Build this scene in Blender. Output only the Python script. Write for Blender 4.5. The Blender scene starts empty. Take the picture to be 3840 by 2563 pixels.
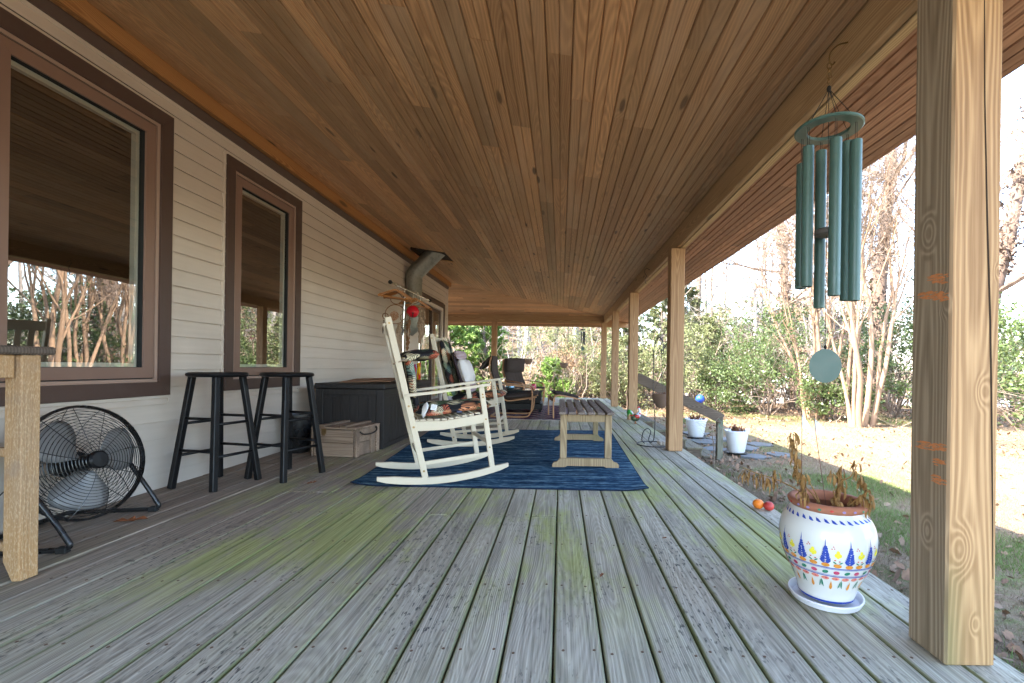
import bpy, math, random
import numpy as np
from mathutils import Vector, Matrix
PI = math.pi
sc = bpy.context.scene
COL = sc.collection

# ---------------------------------------------------------------- camera, sky, sun, exposure
cam_d = bpy.data.cameras.new('camera')
cam = bpy.data.objects.new('camera', cam_d)
COL.objects.link(cam)
cam_d.sensor_width = 36.0
cam_d.lens = 16.0
cam_d.shift_x = -183/3840
cam_d.shift_y = 97/3840
cam_d.clip_start = 0.02
cam_d.clip_end = 1500
EYE = 0.832
cam.location = (0, 0, EYE)
cam.rotation_euler = (Matrix.Rotation(PI/2, 4, 'X') @ Matrix.Rotation(0.014, 4, 'Z')).to_euler()
sc.camera = cam

SUN_FROM = Vector((-2.45, -0.9, 3.0)).normalized()
world = bpy.data.worlds.new('World')
sc.world = world
world.use_nodes = True
wn, wl = world.node_tree.nodes, world.node_tree.links
wn.clear()
sky = wn.new('ShaderNodeTexSky'); sky.sky_type = 'NISHITA'; sky.sun_disc = False
sky.sun_elevation = math.asin(SUN_FROM.z)
sky.sun_rotation = math.atan2(SUN_FROM.x, SUN_FROM.y)
sky.air_density = 1.0; sky.dust_density = 1.0; sky.ozone_density = 1.0
bg = wn.new('ShaderNodeBackground'); bg.inputs['Strength'].default_value = 0.15
wo = wn.new('ShaderNodeOutputWorld')
wl.new(sky.outputs[0], bg.inputs[0]); wl.new(bg.outputs[0], wo.inputs[0])
sun_d = bpy.data.lights.new('sun', 'SUN'); sun_d.energy = 2.9; sun_d.angle = math.radians(0.5)
sun_d.color = (1.0, 0.93, 0.82)
sun = bpy.data.objects.new('sun', sun_d); COL.objects.link(sun)
sun.rotation_euler = SUN_FROM.to_track_quat('Z', 'Y').to_euler()
sun.location = (-20, -8, 30)
sc.view_settings.view_transform = 'Standard'
sc.view_settings.look = 'None'
sc.view_settings.exposure = 3.78
sc.view_settings.gamma = 1
sc.view_settings.use_curve_mapping = False
sc.cycles.use_denoising = True
sc.cycles.max_bounces = 10
sc.cycles.diffuse_bounces = 6
sc.cycles.glossy_bounces = 4
sc.cycles.transparent_max_bounces = 12
sc.cycles.sample_clamp_indirect = 8

# ---------------------------------------------------------------- object helpers
def tag(o, label=None, cat=None, group=None, kind=None):
    if label: o['label'] = label
    if cat: o['category'] = cat
    if group: o['group'] = group
    if kind: o['kind'] = kind
    return o

def thing(name, label, cat, loc=(0, 0, 0), rz=0.0, group=None):
    o = bpy.data.objects.new(name, None); COL.objects.link(o)
    o.location = loc; o.rotation_euler = (0, 0, rz); o.empty_display_size = 0.1
    return tag(o, label, cat, group)

def setting(name):
    o = bpy.data.objects.new(name, None); COL.objects.link(o); o['kind'] = 'structure'
    return o

def copy_tree(o, parent=None):
    c = o.copy(); COL.objects.link(c)
    if parent is not None: c.parent = parent
    for ch in list(o.children): copy_tree(ch, c)
    return c

def rotmat(e):
    return np.array(Matrix.Rotation(e[2], 3, 'Z') @ Matrix.Rotation(e[1], 3, 'Y') @ Matrix.Rotation(e[0], 3, 'X'))

TIMBER = set()
class MB:
    """collects plain geometry and links it as one mesh object"""
    def __init__(s):
        s.v = []; s.f = []; s.m = []; s.n = 0; s.cur = 0
    def add(s, vs, fs):
        b = s.n
        s.v.extend([tuple(map(float, p)) for p in vs]); s.n += len(vs)
        s.f.extend([tuple(i + b for i in f) for f in fs]); s.m.extend([s.cur]*len(fs))
        return s
    def box(s, lo, hi, c=0.0, rot=None, pivot=None):
        lo = np.array(lo, float); hi = np.array(hi, float)
        ce = (lo+hi)/2; h = (hi-lo)/2
        c = min(c, 0.45*h.min())
        if c <= 0:
            vs = [(x, y, z) for x in (-h[0], h[0]) for y in (-h[1], h[1]) for z in (-h[2], h[2])]
            fs = [(0, 1, 3, 2), (4, 6, 7, 5), (0, 4, 5, 1), (2, 3, 7, 6), (0, 2, 6, 4), (1, 5, 7, 3)]
        else:
            vs = []; idx = {}
            for sx in (-1, 1):
                for sy in (-1, 1):
                    for sz in (-1, 1):
                        for a in range(3):
                            d = [h[0]-c, h[1]-c, h[2]-c]; d[a] = h[a]
                            idx[(sx, sy, sz, a)] = len(vs); vs.append((sx*d[0], sy*d[1], sz*d[2]))
            fs = []
            I = idx
            for sg in (-1, 1):
                q = [I[(sg, -1, -1, 0)], I[(sg, 1, -1, 0)], I[(sg, 1, 1, 0)], I[(sg, -1, 1, 0)]]; fs.append(tuple(q if sg > 0 else q[::-1]))
                q = [I[(-1, sg, -1, 1)], I[(-1, sg, 1, 1)], I[(1, sg, 1, 1)], I[(1, sg, -1, 1)]]; fs.append(tuple(q if sg > 0 else q[::-1]))
                q = [I[(-1, -1, sg, 2)], I[(1, -1, sg, 2)], I[(1, 1, sg, 2)], I[(-1, 1, sg, 2)]]; fs.append(tuple(q if sg > 0 else q[::-1]))
            for a, b, k in ((0, 1, 2), (0, 2, 1), (1, 2, 0)):
                for s1 in (-1, 1):
                    for s2 in (-1, 1):
                        def key(t, w):
                            r = [0, 0, 0]; r[a] = s1; r[b] = s2; r[k] = t
                            return I[(r[0], r[1], r[2], w)]
                        fs.append((key(-1, a), key(-1, b), key(1, b), key(1, a)))
            for sx in (-1, 1):
                for sy in (-1, 1):
                    for sz in (-1, 1):
                        fs.append(tuple(I[(sx, sy, sz, a)] for a in range(3)))
        vs = np.array(vs)
        if rot is not None:
            vs = vs @ rotmat(rot).T
            if pivot is not None:
                ce = np.array(pivot) + rotmat(rot) @ (ce-np.array(pivot))
        return s.add(vs+ce, fs)
    def bar(s, a, b, w, t, up=(0, 0, 1), c=0.003):
        """square bar from a to b: w sideways, t along up"""
        a = np.array(a, float); b = np.array(b, float); d = b-a; L = np.linalg.norm(d); d /= L
        up = np.array(up, float); sd = np.cross(d, up); n = np.linalg.norm(sd)
        if n < 1e-6: up = np.array((1., 0, 0)); sd = np.cross(d, up); n = np.linalg.norm(sd)
        sd /= n; u = np.cross(sd, d)
        m = MB(); m.box((-w/2, -L/2, -t/2), (w/2, L/2, t/2), c)
        R = np.stack([sd, d, u], 1)
        return s.add(np.array(m.v) @ R.T + (a+b)/2, m.f)
    def tube(s, pts, r, n=8, cap=True, closed=False):
        pts = np.array(pts, float); K = len(pts)
        rr = np.full(K, r, float) if np.isscalar(r) else np.array(r, float)
        tg = np.zeros_like(pts)
        if closed:
            tg = np.roll(pts, -1, 0)-np.roll(pts, 1, 0)
        else:
            tg[1:-1] = pts[2:]-pts[:-2]; tg[0] = pts[1]-pts[0]; tg[-1] = pts[-1]-pts[-2]
        tg /= (np.linalg.norm(tg, axis=1)[:, None]+1e-12)
        ref = np.array((0, 0, 1.)) if abs(tg[0][2]) < 0.9 else np.array((1., 0, 0))
        vs = []
        u = np.cross(tg[0], ref); u /= np.linalg.norm(u)
        an = np.arange(n)*2*PI/n
        for k in range(K):
            u = u-tg[k]*np.dot(u, tg[k]); u /= (np.linalg.norm(u)+1e-12)
            w = np.cross(tg[k], u)
            vs.append(pts[k]+rr[k]*(np.cos(an)[:, None]*u+np.sin(an)[:, None]*w))
        vs = np.concatenate(vs)
        fs = []
        KK = K if closed else K-1
        for k in range(KK):
            k2 = (k+1) % K
            for i in range(n):
                j = (i+1) % n
                fs.append((k*n+i, k*n+j, k2*n+j, k2*n+i))
        if cap and not closed:
            fs.append(tuple(range(n))[::-1]); fs.append(tuple((K-1)*n+i for i in range(n)))
        return s.add(vs, fs)
    def lathe(s, prof, n=32, c=(0, 0, 0), capb=False, capt=False):
        vs = []; fs = []; K = len(prof)
        for r, z in prof:
            for i in range(n):
                a = 2*PI*i/n; vs.append((c[0]+r*math.cos(a), c[1]+r*math.sin(a), c[2]+z))
        for k in range(K-1):
            for i in range(n):
                j = (i+1) % n; fs.append((k*n+i, k*n+j, (k+1)*n+j, (k+1)*n+i))
        if capb: fs.append(tuple(range(n))[::-1])
        if capt: fs.append(tuple((K-1)*n+i for i in range(n)))
        return s.add(vs, fs)
    def prism(s, poly, d0, d1, axis='Y'):
        """poly of 2D points extruded along axis between d0 and d1 (d may be lists per vertex)"""
        K = len(poly)
        g = lambda d, i: d[i] if hasattr(d, '__len__') else d
        mk = {'Y': lambda p, d: (p[0], d, p[1]), 'X': lambda p, d: (d, p[0], p[1]), 'Z': lambda p, d: (p[0], p[1], d)}[axis]
        vs = [mk(p, g(d0, i)) for i, p in enumerate(poly)]+[mk(p, g(d1, i)) for i, p in enumerate(poly)]
        fs = [tuple(range(K)), tuple(range(2*K-1, K-1, -1))]
        for i in range(K):
            j = (i+1) % K; fs.append((i, K+i, K+j, j))
        return s.add(vs, fs)
    def ball(s, c, r, n=12, m=8):
        r = np.array(r if hasattr(r, '__len__') else (r, r, r), float)
        vs = [(c[0], c[1], c[2]-r[2])]
        for k in range(1, m):
            p = -PI/2+PI*k/m
            for i in range(n):
                a = 2*PI*i/n
                vs.append((c[0]+r[0]*math.cos(p)*math.cos(a), c[1]+r[1]*math.cos(p)*math.sin(a), c[2]+r[2]*math.sin(p)))
        vs.append((c[0], c[1], c[2]+r[2])); L = len(vs)-1
        fs = []
        for i in range(n):
            j = (i+1) % n
            fs.append((0, 1+j, 1+i)); fs.append((L, L-n+i, L-n+j))
            for k in range(m-2):
                b = 1+k*n; fs.append((b+i, b+j, b+n+j, b+n+i))
        return s.add(vs, fs)
    def move(s, R=None, t=(0, 0, 0), start=0):
        v = np.array(s.v[start:])
        if R is not None: v = v @ np.array(R).T
        s.v[start:] = [tuple(p) for p in v+np.array(t)]
        return s
    def mesh(s, name, mats, smooth=False):
        me = bpy.data.meshes.new(name)
        me.from_pydata(s.v, [], s.f)
        if not isinstance(mats, (list, tuple)): mats = [mats]
        for m in mats: me.materials.append(m)
        if len(mats) > 1: me.polygons.foreach_set('material_index', s.m)
        if smooth: me.polygons.foreach_set('use_smooth', [True]*len(me.polygons))
        me.update()
        return me
    def build(s, name, mats, parent=None, smooth=False, loc=None):
        if loc is None and not isinstance(mats, (list, tuple)) and mats.name in TIMBER and s.v:
            v = np.array(s.v); ce = (v.min(0)+v.max(0))/2; s.v = [tuple(q) for q in v-ce]; loc = tuple(ce)
        o = bpy.data.objects.new(name, s.mesh(name, mats, smooth)); COL.objects.link(o)
        if parent is not None: o.parent = parent
        if loc is not None: o.location = loc
        if smooth == 'auto':
            bev = o.modifiers.new('edges', 'EDGE_SPLIT'); bev.split_angle = math.radians(40)
        return o

def np_mesh(name, verts, faces, mats, mat_idx=None, smooth=False):
    """fast mesh from numpy arrays of equal sized faces"""
    me = bpy.data.meshes.new(name)
    V = np.asarray(verts, np.float32); F = np.asarray(faces, np.int32)
    me.vertices.add(len(V)); me.vertices.foreach_set('co', V.ravel())
    k = F.shape[1]
    me.loops.add(F.size); me.loops.foreach_set('vertex_index', F.ravel())
    me.polygons.add(len(F)); me.polygons.foreach_set('loop_start', np.arange(len(F), dtype=np.int32)*k)
    try: me.polygons.foreach_set('loop_total', np.full(len(F), k, np.int32))
    except Exception: pass
    if not isinstance(mats, (list, tuple)): mats = [mats]
    for m in mats: me.materials.append(m)
    if mat_idx is not None: me.polygons.foreach_set('material_index', np.asarray(mat_idx, np.int32))
    if smooth: me.polygons.foreach_set('use_smooth', np.ones(len(F), bool))
    me.update(calc_edges=True); me.validate()
    return me

def link_mesh(name, me, parent=None):
    o = bpy.data.objects.new(name, me); COL.objects.link(o)
    if parent is not None: o.parent = parent
    return o

# ---------------------------------------------------------------- materials
class NT:
    def __init__(s, name):
        s.mat = bpy.data.materials.new(name); s.mat.use_nodes = True
        s.t = s.mat.node_tree; s.t.nodes.clear()
        s.out = s.t.nodes.new('ShaderNodeOutputMaterial')
        s.p = s.t.nodes.new('ShaderNodeBsdfPrincipled')
        s.t.links.new(s.p.outputs[0], s.out.inputs[0])
        s.p.inputs['Specular IOR Level'].default_value = 0.3
    def n(s, typ, **kw):
        nd = s.t.nodes.new('ShaderNode'+typ)
        for k, v in kw.items():
            if k.startswith('i_'):
                key = k[2:]
                nd.inputs[int(key) if key.isdigit() else key.replace('_', ' ')].default_value = v
            else: setattr(nd, k, v)
        return nd
    def l(s, a, b): s.t.links.new(a, b)
    def put(s, x, sock):
        if isinstance(x, bpy.types.NodeSocket): s.l(x, sock)
        elif hasattr(x, '__len__') and len(x) == 3 and sock.type == 'RGBA': sock.default_value = (*x, 1)
        else: sock.default_value = x
    def math(s, op, a, b=0.0, c=0.0, clamp=False):
        m = s.n('Math', operation=op, use_clamp=clamp)
        s.put(a, m.inputs[0]); s.put(b, m.inputs[1]); s.put(c, m.inputs[2])
        return m.outputs[0]
    def vmath(s, op, a, b=None, scale=None):
        m = s.n('VectorMath', operation=op)
        s.put(a, m.inputs[0])
        if b is not None: s.put(b, m.inputs[1])
        if scale is not None: s.put(scale, m.inputs['Scale'])
        return m.outputs['Value'] if op in ('LENGTH', 'DISTANCE', 'DOT_PRODUCT') else m.outputs[0]
    def ramp(s, x, stops, interp='LINEAR'):
        r = s.n('ValToRGB'); e = r.color_ramp; e.interpolation = interp
        while len(e.elements) < len(stops): e.elements.new(0.5)
        for el, (p, c) in zip(e.elements, stops):
            el.position = p; el.color = (*c, 1) if hasattr(c, '__len__') else (c, c, c, 1)
        s.put(x, r.inputs[0]); return r.outputs[0]
    def rng(s, x, a, b, c, d, smooth=False):
        m = s.n('MapRange', interpolation_type='SMOOTHSTEP' if smooth else 'LINEAR')
        s.put(x, m.inputs[0])
        for i, v in enumerate((a, b, c, d)): m.inputs[i+1].default_value = v
        return m.outputs[0]
    def mix(s, f, a, b, mode='MIX'):
        m = s.n('Mix', data_type='RGBA', blend_type=mode)
        s.put(f, m.inputs[0]); s.put(a, m.inputs[6]); s.put(b, m.inputs[7])
        return m.outputs[2]
    def noise(s, vec, scale, detail=2.0, rough=0.5, dist=0.0, dim='3D'):
        m = s.n('TexNoise', noise_dimensions=dim)
        if vec is not None: s.put(vec, m.inputs['Vector'])
        m.inputs['Scale'].default_value = scale; m.inputs['Detail'].default_value = detail
        m.inputs['Roughness'].default_value = rough; m.inputs['Distortion'].default_value = dist
        return m.outputs[0]
    def voro(s, vec, scale, feature='F1', rand=1.0, out='Distance'):
        m = s.n('TexVoronoi', feature=feature); s.put(vec, m.inputs['Vector'])
        m.inputs['Scale'].default_value = scale; m.inputs['Randomness'].default_value = rand
        return m.outputs[out]
    def coord(s): return s.n('TexCoord').outputs['Object']
    def wpos(s): return s.n('NewGeometry').outputs['Position']
    def rand(s): return s.n('ObjectInfo').outputs['Random']
    def scaled(s, vec, sc3):
        m = s.n('Mapping'); s.put(vec, m.inputs[0]); m.inputs['Scale'].default_value = sc3
        return m.outputs[0]
    def sep(s, vec):
        m = s.n('SeparateXYZ'); s.put(vec, m.inputs[0]); return m.outputs
    def comb(s, x, y, z):
        m = s.n('CombineXYZ'); s.put(x, m.inputs[0]); s.put(y, m.inputs[1]); s.put(z, m.inputs[2]); return m.outputs[0]
    def bump(s, h, strength=0.3, dist=0.002):
        b = s.n('Bump'); b.inputs['Strength'].default_value = strength; b.inputs['Distance'].default_value = dist
        s.put(h, b.inputs['Height']); s.l(b.outputs[0], s.p.inputs['Normal'])
    def fin(s, color, rough=0.6, spec=None, metal=None):
        s.put(color, s.p.inputs['Base Color']); s.put(rough, s.p.inputs['Roughness'])
        if spec is not None: s.p.inputs['Specular IOR Level'].default_value = spec
        if metal is not None: s.p.inputs['Metallic'].default_value = metal
        return s.mat

def ax3(axis, across, along):
    return {'X': (along, across, across), 'Y': (across, along, across), 'Z': (across, across, along)}[axis]

def wood(name, dark, light, axis='Y', rings=60.0, ringmix=0.5, fine=0.35, knot=0.5, knotcol=(0.05, 0.028, 0.015), tone=(0.8, 1.2),
         tint=None, splotch=None, rough=0.7, spec=0.25, bump=0.25, extra=None, knotscale=1.0, knots=(), ringscale=1.0, fmul=1.0, wander=1.0, pith=(0.07, 0.08, 0.02), ks=1.0):
    """weathered timber: growth rings from the contour lines of a smooth field bent round knots, fine grain, blotches"""
    t = NT(name)
    if not knots: TIMBER.add(name)
    co = t.coord(); rd = t.rand()
    off = t.comb(t.math('MULTIPLY', rd, 37.1), t.math('MULTIPLY', rd, 61.7), t.math('MULTIPLY', rd, 23.3))
    v = t.vmath('ADD', co, off)
    # rings: distance to a pith line that wanders along the length, so faces show straight grain and cathedrals
    wn_ = t.n('TexNoise'); t.put(t.scaled(v, ax3(axis, 0.35, 0.55)), wn_.inputs['Vector']); wn_.inputs['Scale'].default_value = 1.0; wn_.inputs['Detail'].default_value = 1.5
    wan = t.vmath('SCALE', t.vmath('SUBTRACT', wn_.outputs['Color'], (0.5, 0.5, 0.5)), None, 0.30*wander)
    sx = t.math('MULTIPLY', t.math('SUBTRACT', t.math('FRACT', t.math('MULTIPLY', rd, 7.31)), 0.5), pith[0])
    sy = t.math('ADD', t.math('MULTIPLY', t.math('FRACT', t.math('MULTIPLY', rd, 17.9)), pith[1]), pith[2])
    pv = t.vmath('ADD', t.vmath('ADD', co, wan), t.comb(sx, sx, sy) if axis != 'Z' else t.comb(sx, sy, sx))
    f = t.vmath('LENGTH', t.vmath('MULTIPLY', pv, {'X': (0, 1, 1), 'Y': (1, 0, 1), 'Z': (1, 1, 0)}[axis]))
    f = t.math('ADD', f, t.math('MULTIPLY', t.noise(t.scaled(v, ax3(axis, 22, 3.0)), 1.0, 2.0), 0.006))
    kd = t.voro(t.scaled(v, ax3(axis, 7.0*knotscale, 1.5*knotscale)), 1.0)
    kb = t.rng(kd, 0.0, 0.30, 0.020, 0.0, True)
    f = t.math('ADD', f, t.math('MULTIPLY', kb, 1.0 if knot > 0 else 0.0))
    core = t.rng(kd, 0.045*ks, 0.085*ks, 1.0, 0.0, True)
    for (px, py, pz, r) in knots:
        a = {'X': (0.45, 1, 1), 'Y': (1, 0.45, 1), 'Z': (1, 1, 0.45)}[axis]
        d = t.vmath('LENGTH', t.vmath('MULTIPLY', t.vmath('SUBTRACT', co, (px, py, pz)), a))
        f = t.math('ADD', f, t.rng(d, 0.0, r*2.6, r*1.5, 0.0, True))
        core = t.math('MAXIMUM', core, t.rng(d, r*0.45, r*0.62, 1.0, 0.0, True))
    ring = t.math('MULTIPLY_ADD', t.math('SINE', t.math('MULTIPLY', f, rings)), 0.5, 0.5)
    rvar = t.noise(t.scaled(v, ax3(axis, 9, 1.2)), 1.0, 2.0)
    ring = t.math('POWER', ring, t.rng(rvar, 0.3, 0.7, 0.5, 2.2))
    fn = t.noise(t.scaled(v, ax3(axis, 90.0*fmul, 2.2)), 1.0, 3.0, 0.6)
    fn = t.rng(fn, 0.3, 0.7, 0.0, 1.0)
    tt = t.math('ADD', t.math('MULTIPLY', ring, ringmix), t.math('MULTIPLY', fn, fine))
    tt = t.math('ADD', tt, (1-ringmix-fine)*0.5, clamp=True)
    col = t.mix(tt, dark, light)
    tn = t.rng(rd, 0, 1, tone[0], tone[1])
    col = t.mix(1.0, col, t.comb(tn, tn, tn), 'MULTIPLY')
    if tint is not None:
        r2 = t.math('FRACT', t.math('MULTIPLY', rd, 13.7))
        col = t.mix(t.math('MULTIPLY', t.rng(r2, 0.45, 1.0, 0.0, 1.0), tint[1]), col, tint[0])
    if splotch is not None:
        s1 = t.noise(t.scaled(v, ax3(axis, 3.0, 0.7)), 1.0, 3.0, 0.6)
        col = t.mix(t.rng(s1, 0.48, 0.72, 0.0, splotch[1], True), col, splotch[0])
    if knot > 0:
        col = t.mix(t.math('MULTIPLY', core, knot), col, knotcol)
    if extra is not None: col = extra(t, col, tt, fn)
    h = t.math('ADD', t.math('MULTIPLY', ring, 0.5), fn)
    t.bump(h, bump, 0.0015)
    return t.fin(col, rough, spec)

def plain(name, col, rough=0.5, spec=0.4, metal=0.0, var=0.12, scale=18.0, bump=0.0, dirt=None):
    t = NT(name); co = t.coord()
    n = t.noise(co, scale, 4.0, 0.6)
    lo = tuple(c*(1-var) for c in col); hi = tuple(min(1, c*(1+var)) for c in col)
    c = t.mix(n, lo, hi)
    if dirt is not None:
        d = t.noise(co, scale*0.35, 4.0, 0.65)
        c = t.mix(t.rng(d, 0.5, 0.72, 0, dirt[1], True), c, dirt[0])
    if bump: t.bump(t.noise(co, scale*4, 3.0), bump, 0.001)
    return t.fin(c, t.rng(n, 0.3, 0.7, max(0.02, rough-0.08), min(1, rough+0.08)), spec, metal)
# ---------------------------------------------------------------- the timbers and paints of the place
def deck_extra(t, col, tt, fn):
    w = t.wpos(); x, y, z = t.sep(w)
    # dry brown boards by the wall and under the rug, silver blue weathered ones at the open near end
    nz = t.noise(t.scaled(w, (1.2, 0.5, 1)), 1.0, 3.0)
    brown = t.math('MULTIPLY', t.rng(t.math('ADD', x, t.math('MULTIPLY', nz, 1.2)), -1.3, 0.5, 1.0, 0.0, True), t.rng(t.math('ADD', y, nz), 1.6, 3.1, 0.1, 1.0, True))
    brown = t.math('MAXIMUM', brown, t.rng(t.math('ADD', x, t.math('MULTIPLY', nz, 0.8)), -1.9, -1.0, 0.9, 0.0, True))
    warm = t.mix(tt, (0.12, 0.085, 0.066), (0.40, 0.305, 0.24))
    col = t.mix(t.math('MULTIPLY', brown, 0.85), col, warm)
    blue = t.mix(tt, (0.15, 0.14, 0.11), (0.58, 0.55, 0.46))
    pale = t.math('MULTIPLY', t.rng(t.math('ADD', y, t.math('MULTIPLY', nz, 0.9)), 1.8, 2.6, 0.85, 0.0, True), t.rng(x, -2.1, -1.2, 0.3, 1.0, True))
    col = t.mix(pale, col, blue)
    # dark mildew flecks along the grain
    fl = t.noise(t.scaled(w, (95, 24, 1)), 1.0, 2.0, 0.6)
    area = t.noise(t.scaled(w, (2.6, 1.6, 1)), 1.0, 3.0)
    fm = t.math('MULTIPLY', t.rng(fl, 0.56, 0.66, 0, 1, True), t.rng(area, 0.42, 0.62, 0.0, 0.85, True))
    fm = t.math('MULTIPLY', fm, t.rng(y, 2.0, 3.0, 1.0, 0.25, True))
    col = t.mix(fm, col, (0.028, 0.032, 0.034))
    # green algae patches
    a1 = t.noise(t.scaled(w, (2.2, 0.75, 1)), 1.0, 4.0, 0.62)
    band = t.math('MULTIPLY', t.rng(y, 1.25, 2.0, 0.15, 1.0, True), t.rng(y, 3.4, 5.5, 1.0, 0.55, True))
    band = t.math('MULTIPLY', band, t.rng(x, -2.3, -1.5, 0.0, 1.0, True))
    a2 = t.math('ADD', a1, t.math('MULTIPLY', t.math('SUBTRACT', t.noise(t.scaled(w, (26, 7, 1)), 1.0, 4.0, 0.7), 0.5), 0.30))
    a2 = t.math('ADD', a2, t.math('MULTIPLY', t.math('SUBTRACT', fn, 0.5), 0.06))
    am = t.math('MULTIPLY', t.rng(a2, 0.44, 0.62, 0.0, 0.78, True), band)
    col = t.mix(am, col, t.mix(fn, (0.20, 0.22, 0.055), (0.43, 0.46, 0.16)))
    # green slime on the board edges near the joints between boards
    fx = t.math('ABSOLUTE', t.math('SUBTRACT', t.math('FRACT', t.math('DIVIDE', t.math('ADD', x, 14.6+0.011), 0.146)), 0.5))
    em = t.math('MULTIPLY', t.rng(fx, 0.40, 0.475, 0.0, 0.9, True), t.rng(y, 1.0, 4.8, 1.0, 0.35, True))
    em = t.math('MULTIPLY', em, t.rng(x, -2.0, -1.3, 0.0, 1.0, True))
    em = t.math('MULTIPLY', em, t.rng(area, 0.3, 0.6, 0.4, 1.0))
    col = t.mix(em, col, (0.13, 0.15, 0.045))
    return col

M = {}
M['deck'] = wood('deck_timber', (0.18, 0.16, 0.115), (0.55, 0.51, 0.40), 'Y', rings=900, ringmix=0.17, fine=0.68, tone=(0.84, 1.16), knot=0.4,
                 knotscale=0.55, knotcol=(0.06, 0.05, 0.04), splotch=((0.12, 0.115, 0.10), 0.45), rough=0.78, spec=0.25, bump=0.5, extra=deck_extra)
M['deck_far'] = wood('deck_timber_crosswise', (0.1, 0.08, 0.062), (0.27, 0.23, 0.19), 'X', rings=900, tone=(0.8, 1.2), knot=0.45, knotscale=0.6, rough=0.78)
M['step'] = wood('step_timber', (0.07, 0.058, 0.035), (0.24, 0.205, 0.14), 'Y', rings=780, tone=(0.85, 1.15), knot=0.4, splotch=((0.1, 0.11, 0.05), 0.6), rough=0.8)
def ceil_extra(t, col, tt, fn):
    w = t.wpos()
    n = t.noise(t.scaled(w, (1.0, 0.7, 1)), 1.0, 3.0)
    col = t.mix(t.rng(n, 0.4, 0.7, 0.0, 0.45, True), col, t.mix(tt, (0.24, 0.14, 0.065), (0.56, 0.345, 0.165)))
    return col
for ax in 'XY':
    M['ceiling'+ax] = wood('stained_pine_'+ax, (0.28, 0.13, 0.054), (0.73, 0.40, 0.185), ax, rings=620, ringmix=0.30, fine=0.35, tone=(0.60, 1.2), knot=0.85,
                       knotscale=1.0, ks=1.7, knotcol=(0.055, 0.022, 0.006), tint=((0.31, 0.19, 0.095), 0.5), splotch=((0.56, 0.36, 0.215), 0.5), rough=0.55, spec=0.35, bump=0.15, extra=ceil_extra)
M['soffit'] = wood('soffit_pine', (0.26, 0.125, 0.07), (0.56, 0.31, 0.185), 'Y', rings=620, ringmix=0.35, fine=0.3, tone=(0.8, 1.15), knot=0.6, knotscale=0.6, knotcol=(0.1, 0.035, 0.015), rough=0.55, bump=0.15)
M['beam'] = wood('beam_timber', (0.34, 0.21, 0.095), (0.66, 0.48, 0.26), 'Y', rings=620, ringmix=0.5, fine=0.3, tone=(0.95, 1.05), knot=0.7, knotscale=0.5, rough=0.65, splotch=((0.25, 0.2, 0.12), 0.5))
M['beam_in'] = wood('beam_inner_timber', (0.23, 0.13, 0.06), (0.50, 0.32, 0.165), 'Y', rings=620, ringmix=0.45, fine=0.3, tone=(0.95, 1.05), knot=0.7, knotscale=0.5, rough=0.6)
M['beamX'] = wood('beam_timber_crosswise', (0.22, 0.12, 0.055), (0.46, 0.30, 0.155), 'X', rings=620, tone=(0.95, 1.05), knot=0.7, knotscale=0.5, rough=0.65)
M['ledger'] = wood('ledger_timber', (0.23, 0.095, 0.032), (0.46, 0.23, 0.085), 'Y', rings=780, ringmix=0.6, fine=0.2, tone=(0.95, 1.05), knot=0.7, knotscale=0.4, rough=0.6)
def post_extra(t, col, tt, fn):
    x, y, z = t.sep(t.coord())
    n = t.noise(t.coord(), 6.0, 3.0)
    g = t.math('MULTIPLY', t.rng(t.math('ADD', z, t.math('MULTIPLY', n, 0.3)), 0.15, 0.65, 0.75, 0.0, True), t.rng(x, -0.07, 0.0, 1.0, 0.25, True))
    col = t.mix(g, col, (0.13, 0.125, 0.05))
    # the left and right faces are darker and greyer than front and back
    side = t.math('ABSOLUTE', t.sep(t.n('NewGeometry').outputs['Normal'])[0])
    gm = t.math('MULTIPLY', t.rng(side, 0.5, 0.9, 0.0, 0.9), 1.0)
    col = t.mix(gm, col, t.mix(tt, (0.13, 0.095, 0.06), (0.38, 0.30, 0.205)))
    return col
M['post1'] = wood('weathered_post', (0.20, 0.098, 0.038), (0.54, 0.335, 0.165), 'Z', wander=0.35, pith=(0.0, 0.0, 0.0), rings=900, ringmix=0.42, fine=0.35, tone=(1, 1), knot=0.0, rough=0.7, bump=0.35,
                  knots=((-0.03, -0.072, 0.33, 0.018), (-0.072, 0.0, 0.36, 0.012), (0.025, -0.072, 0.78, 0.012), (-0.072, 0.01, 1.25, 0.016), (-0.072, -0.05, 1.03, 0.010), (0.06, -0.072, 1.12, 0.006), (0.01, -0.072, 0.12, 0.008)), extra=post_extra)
M['post'] = wood('porch_post_timber', (0.21, 0.108, 0.05), (0.46, 0.285, 0.148), 'Z', wander=0.4, pith=(0.05, 0.03, 0.0), rings=780, ringmix=0.42, fine=0.32, tone=(0.9, 1.1), knot=0.6, knotscale=0.75, rough=0.7)
M['rail'] = wood('grey_rail_timber', (0.055, 0.038, 0.026), (0.17, 0.125, 0.088), 'X', rings=780, tone=(0.9, 1.1), knot=0.4, rough=0.8)
M['railpost'] = wood('mossy_rail_post', (0.09, 0.085, 0.055), (0.24, 0.225, 0.165), 'Z', rings=780, tone=(0.9, 1.1), knot=0.4, rough=0.8, splotch=((0.14, 0.16, 0.07), 0.7))
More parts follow.
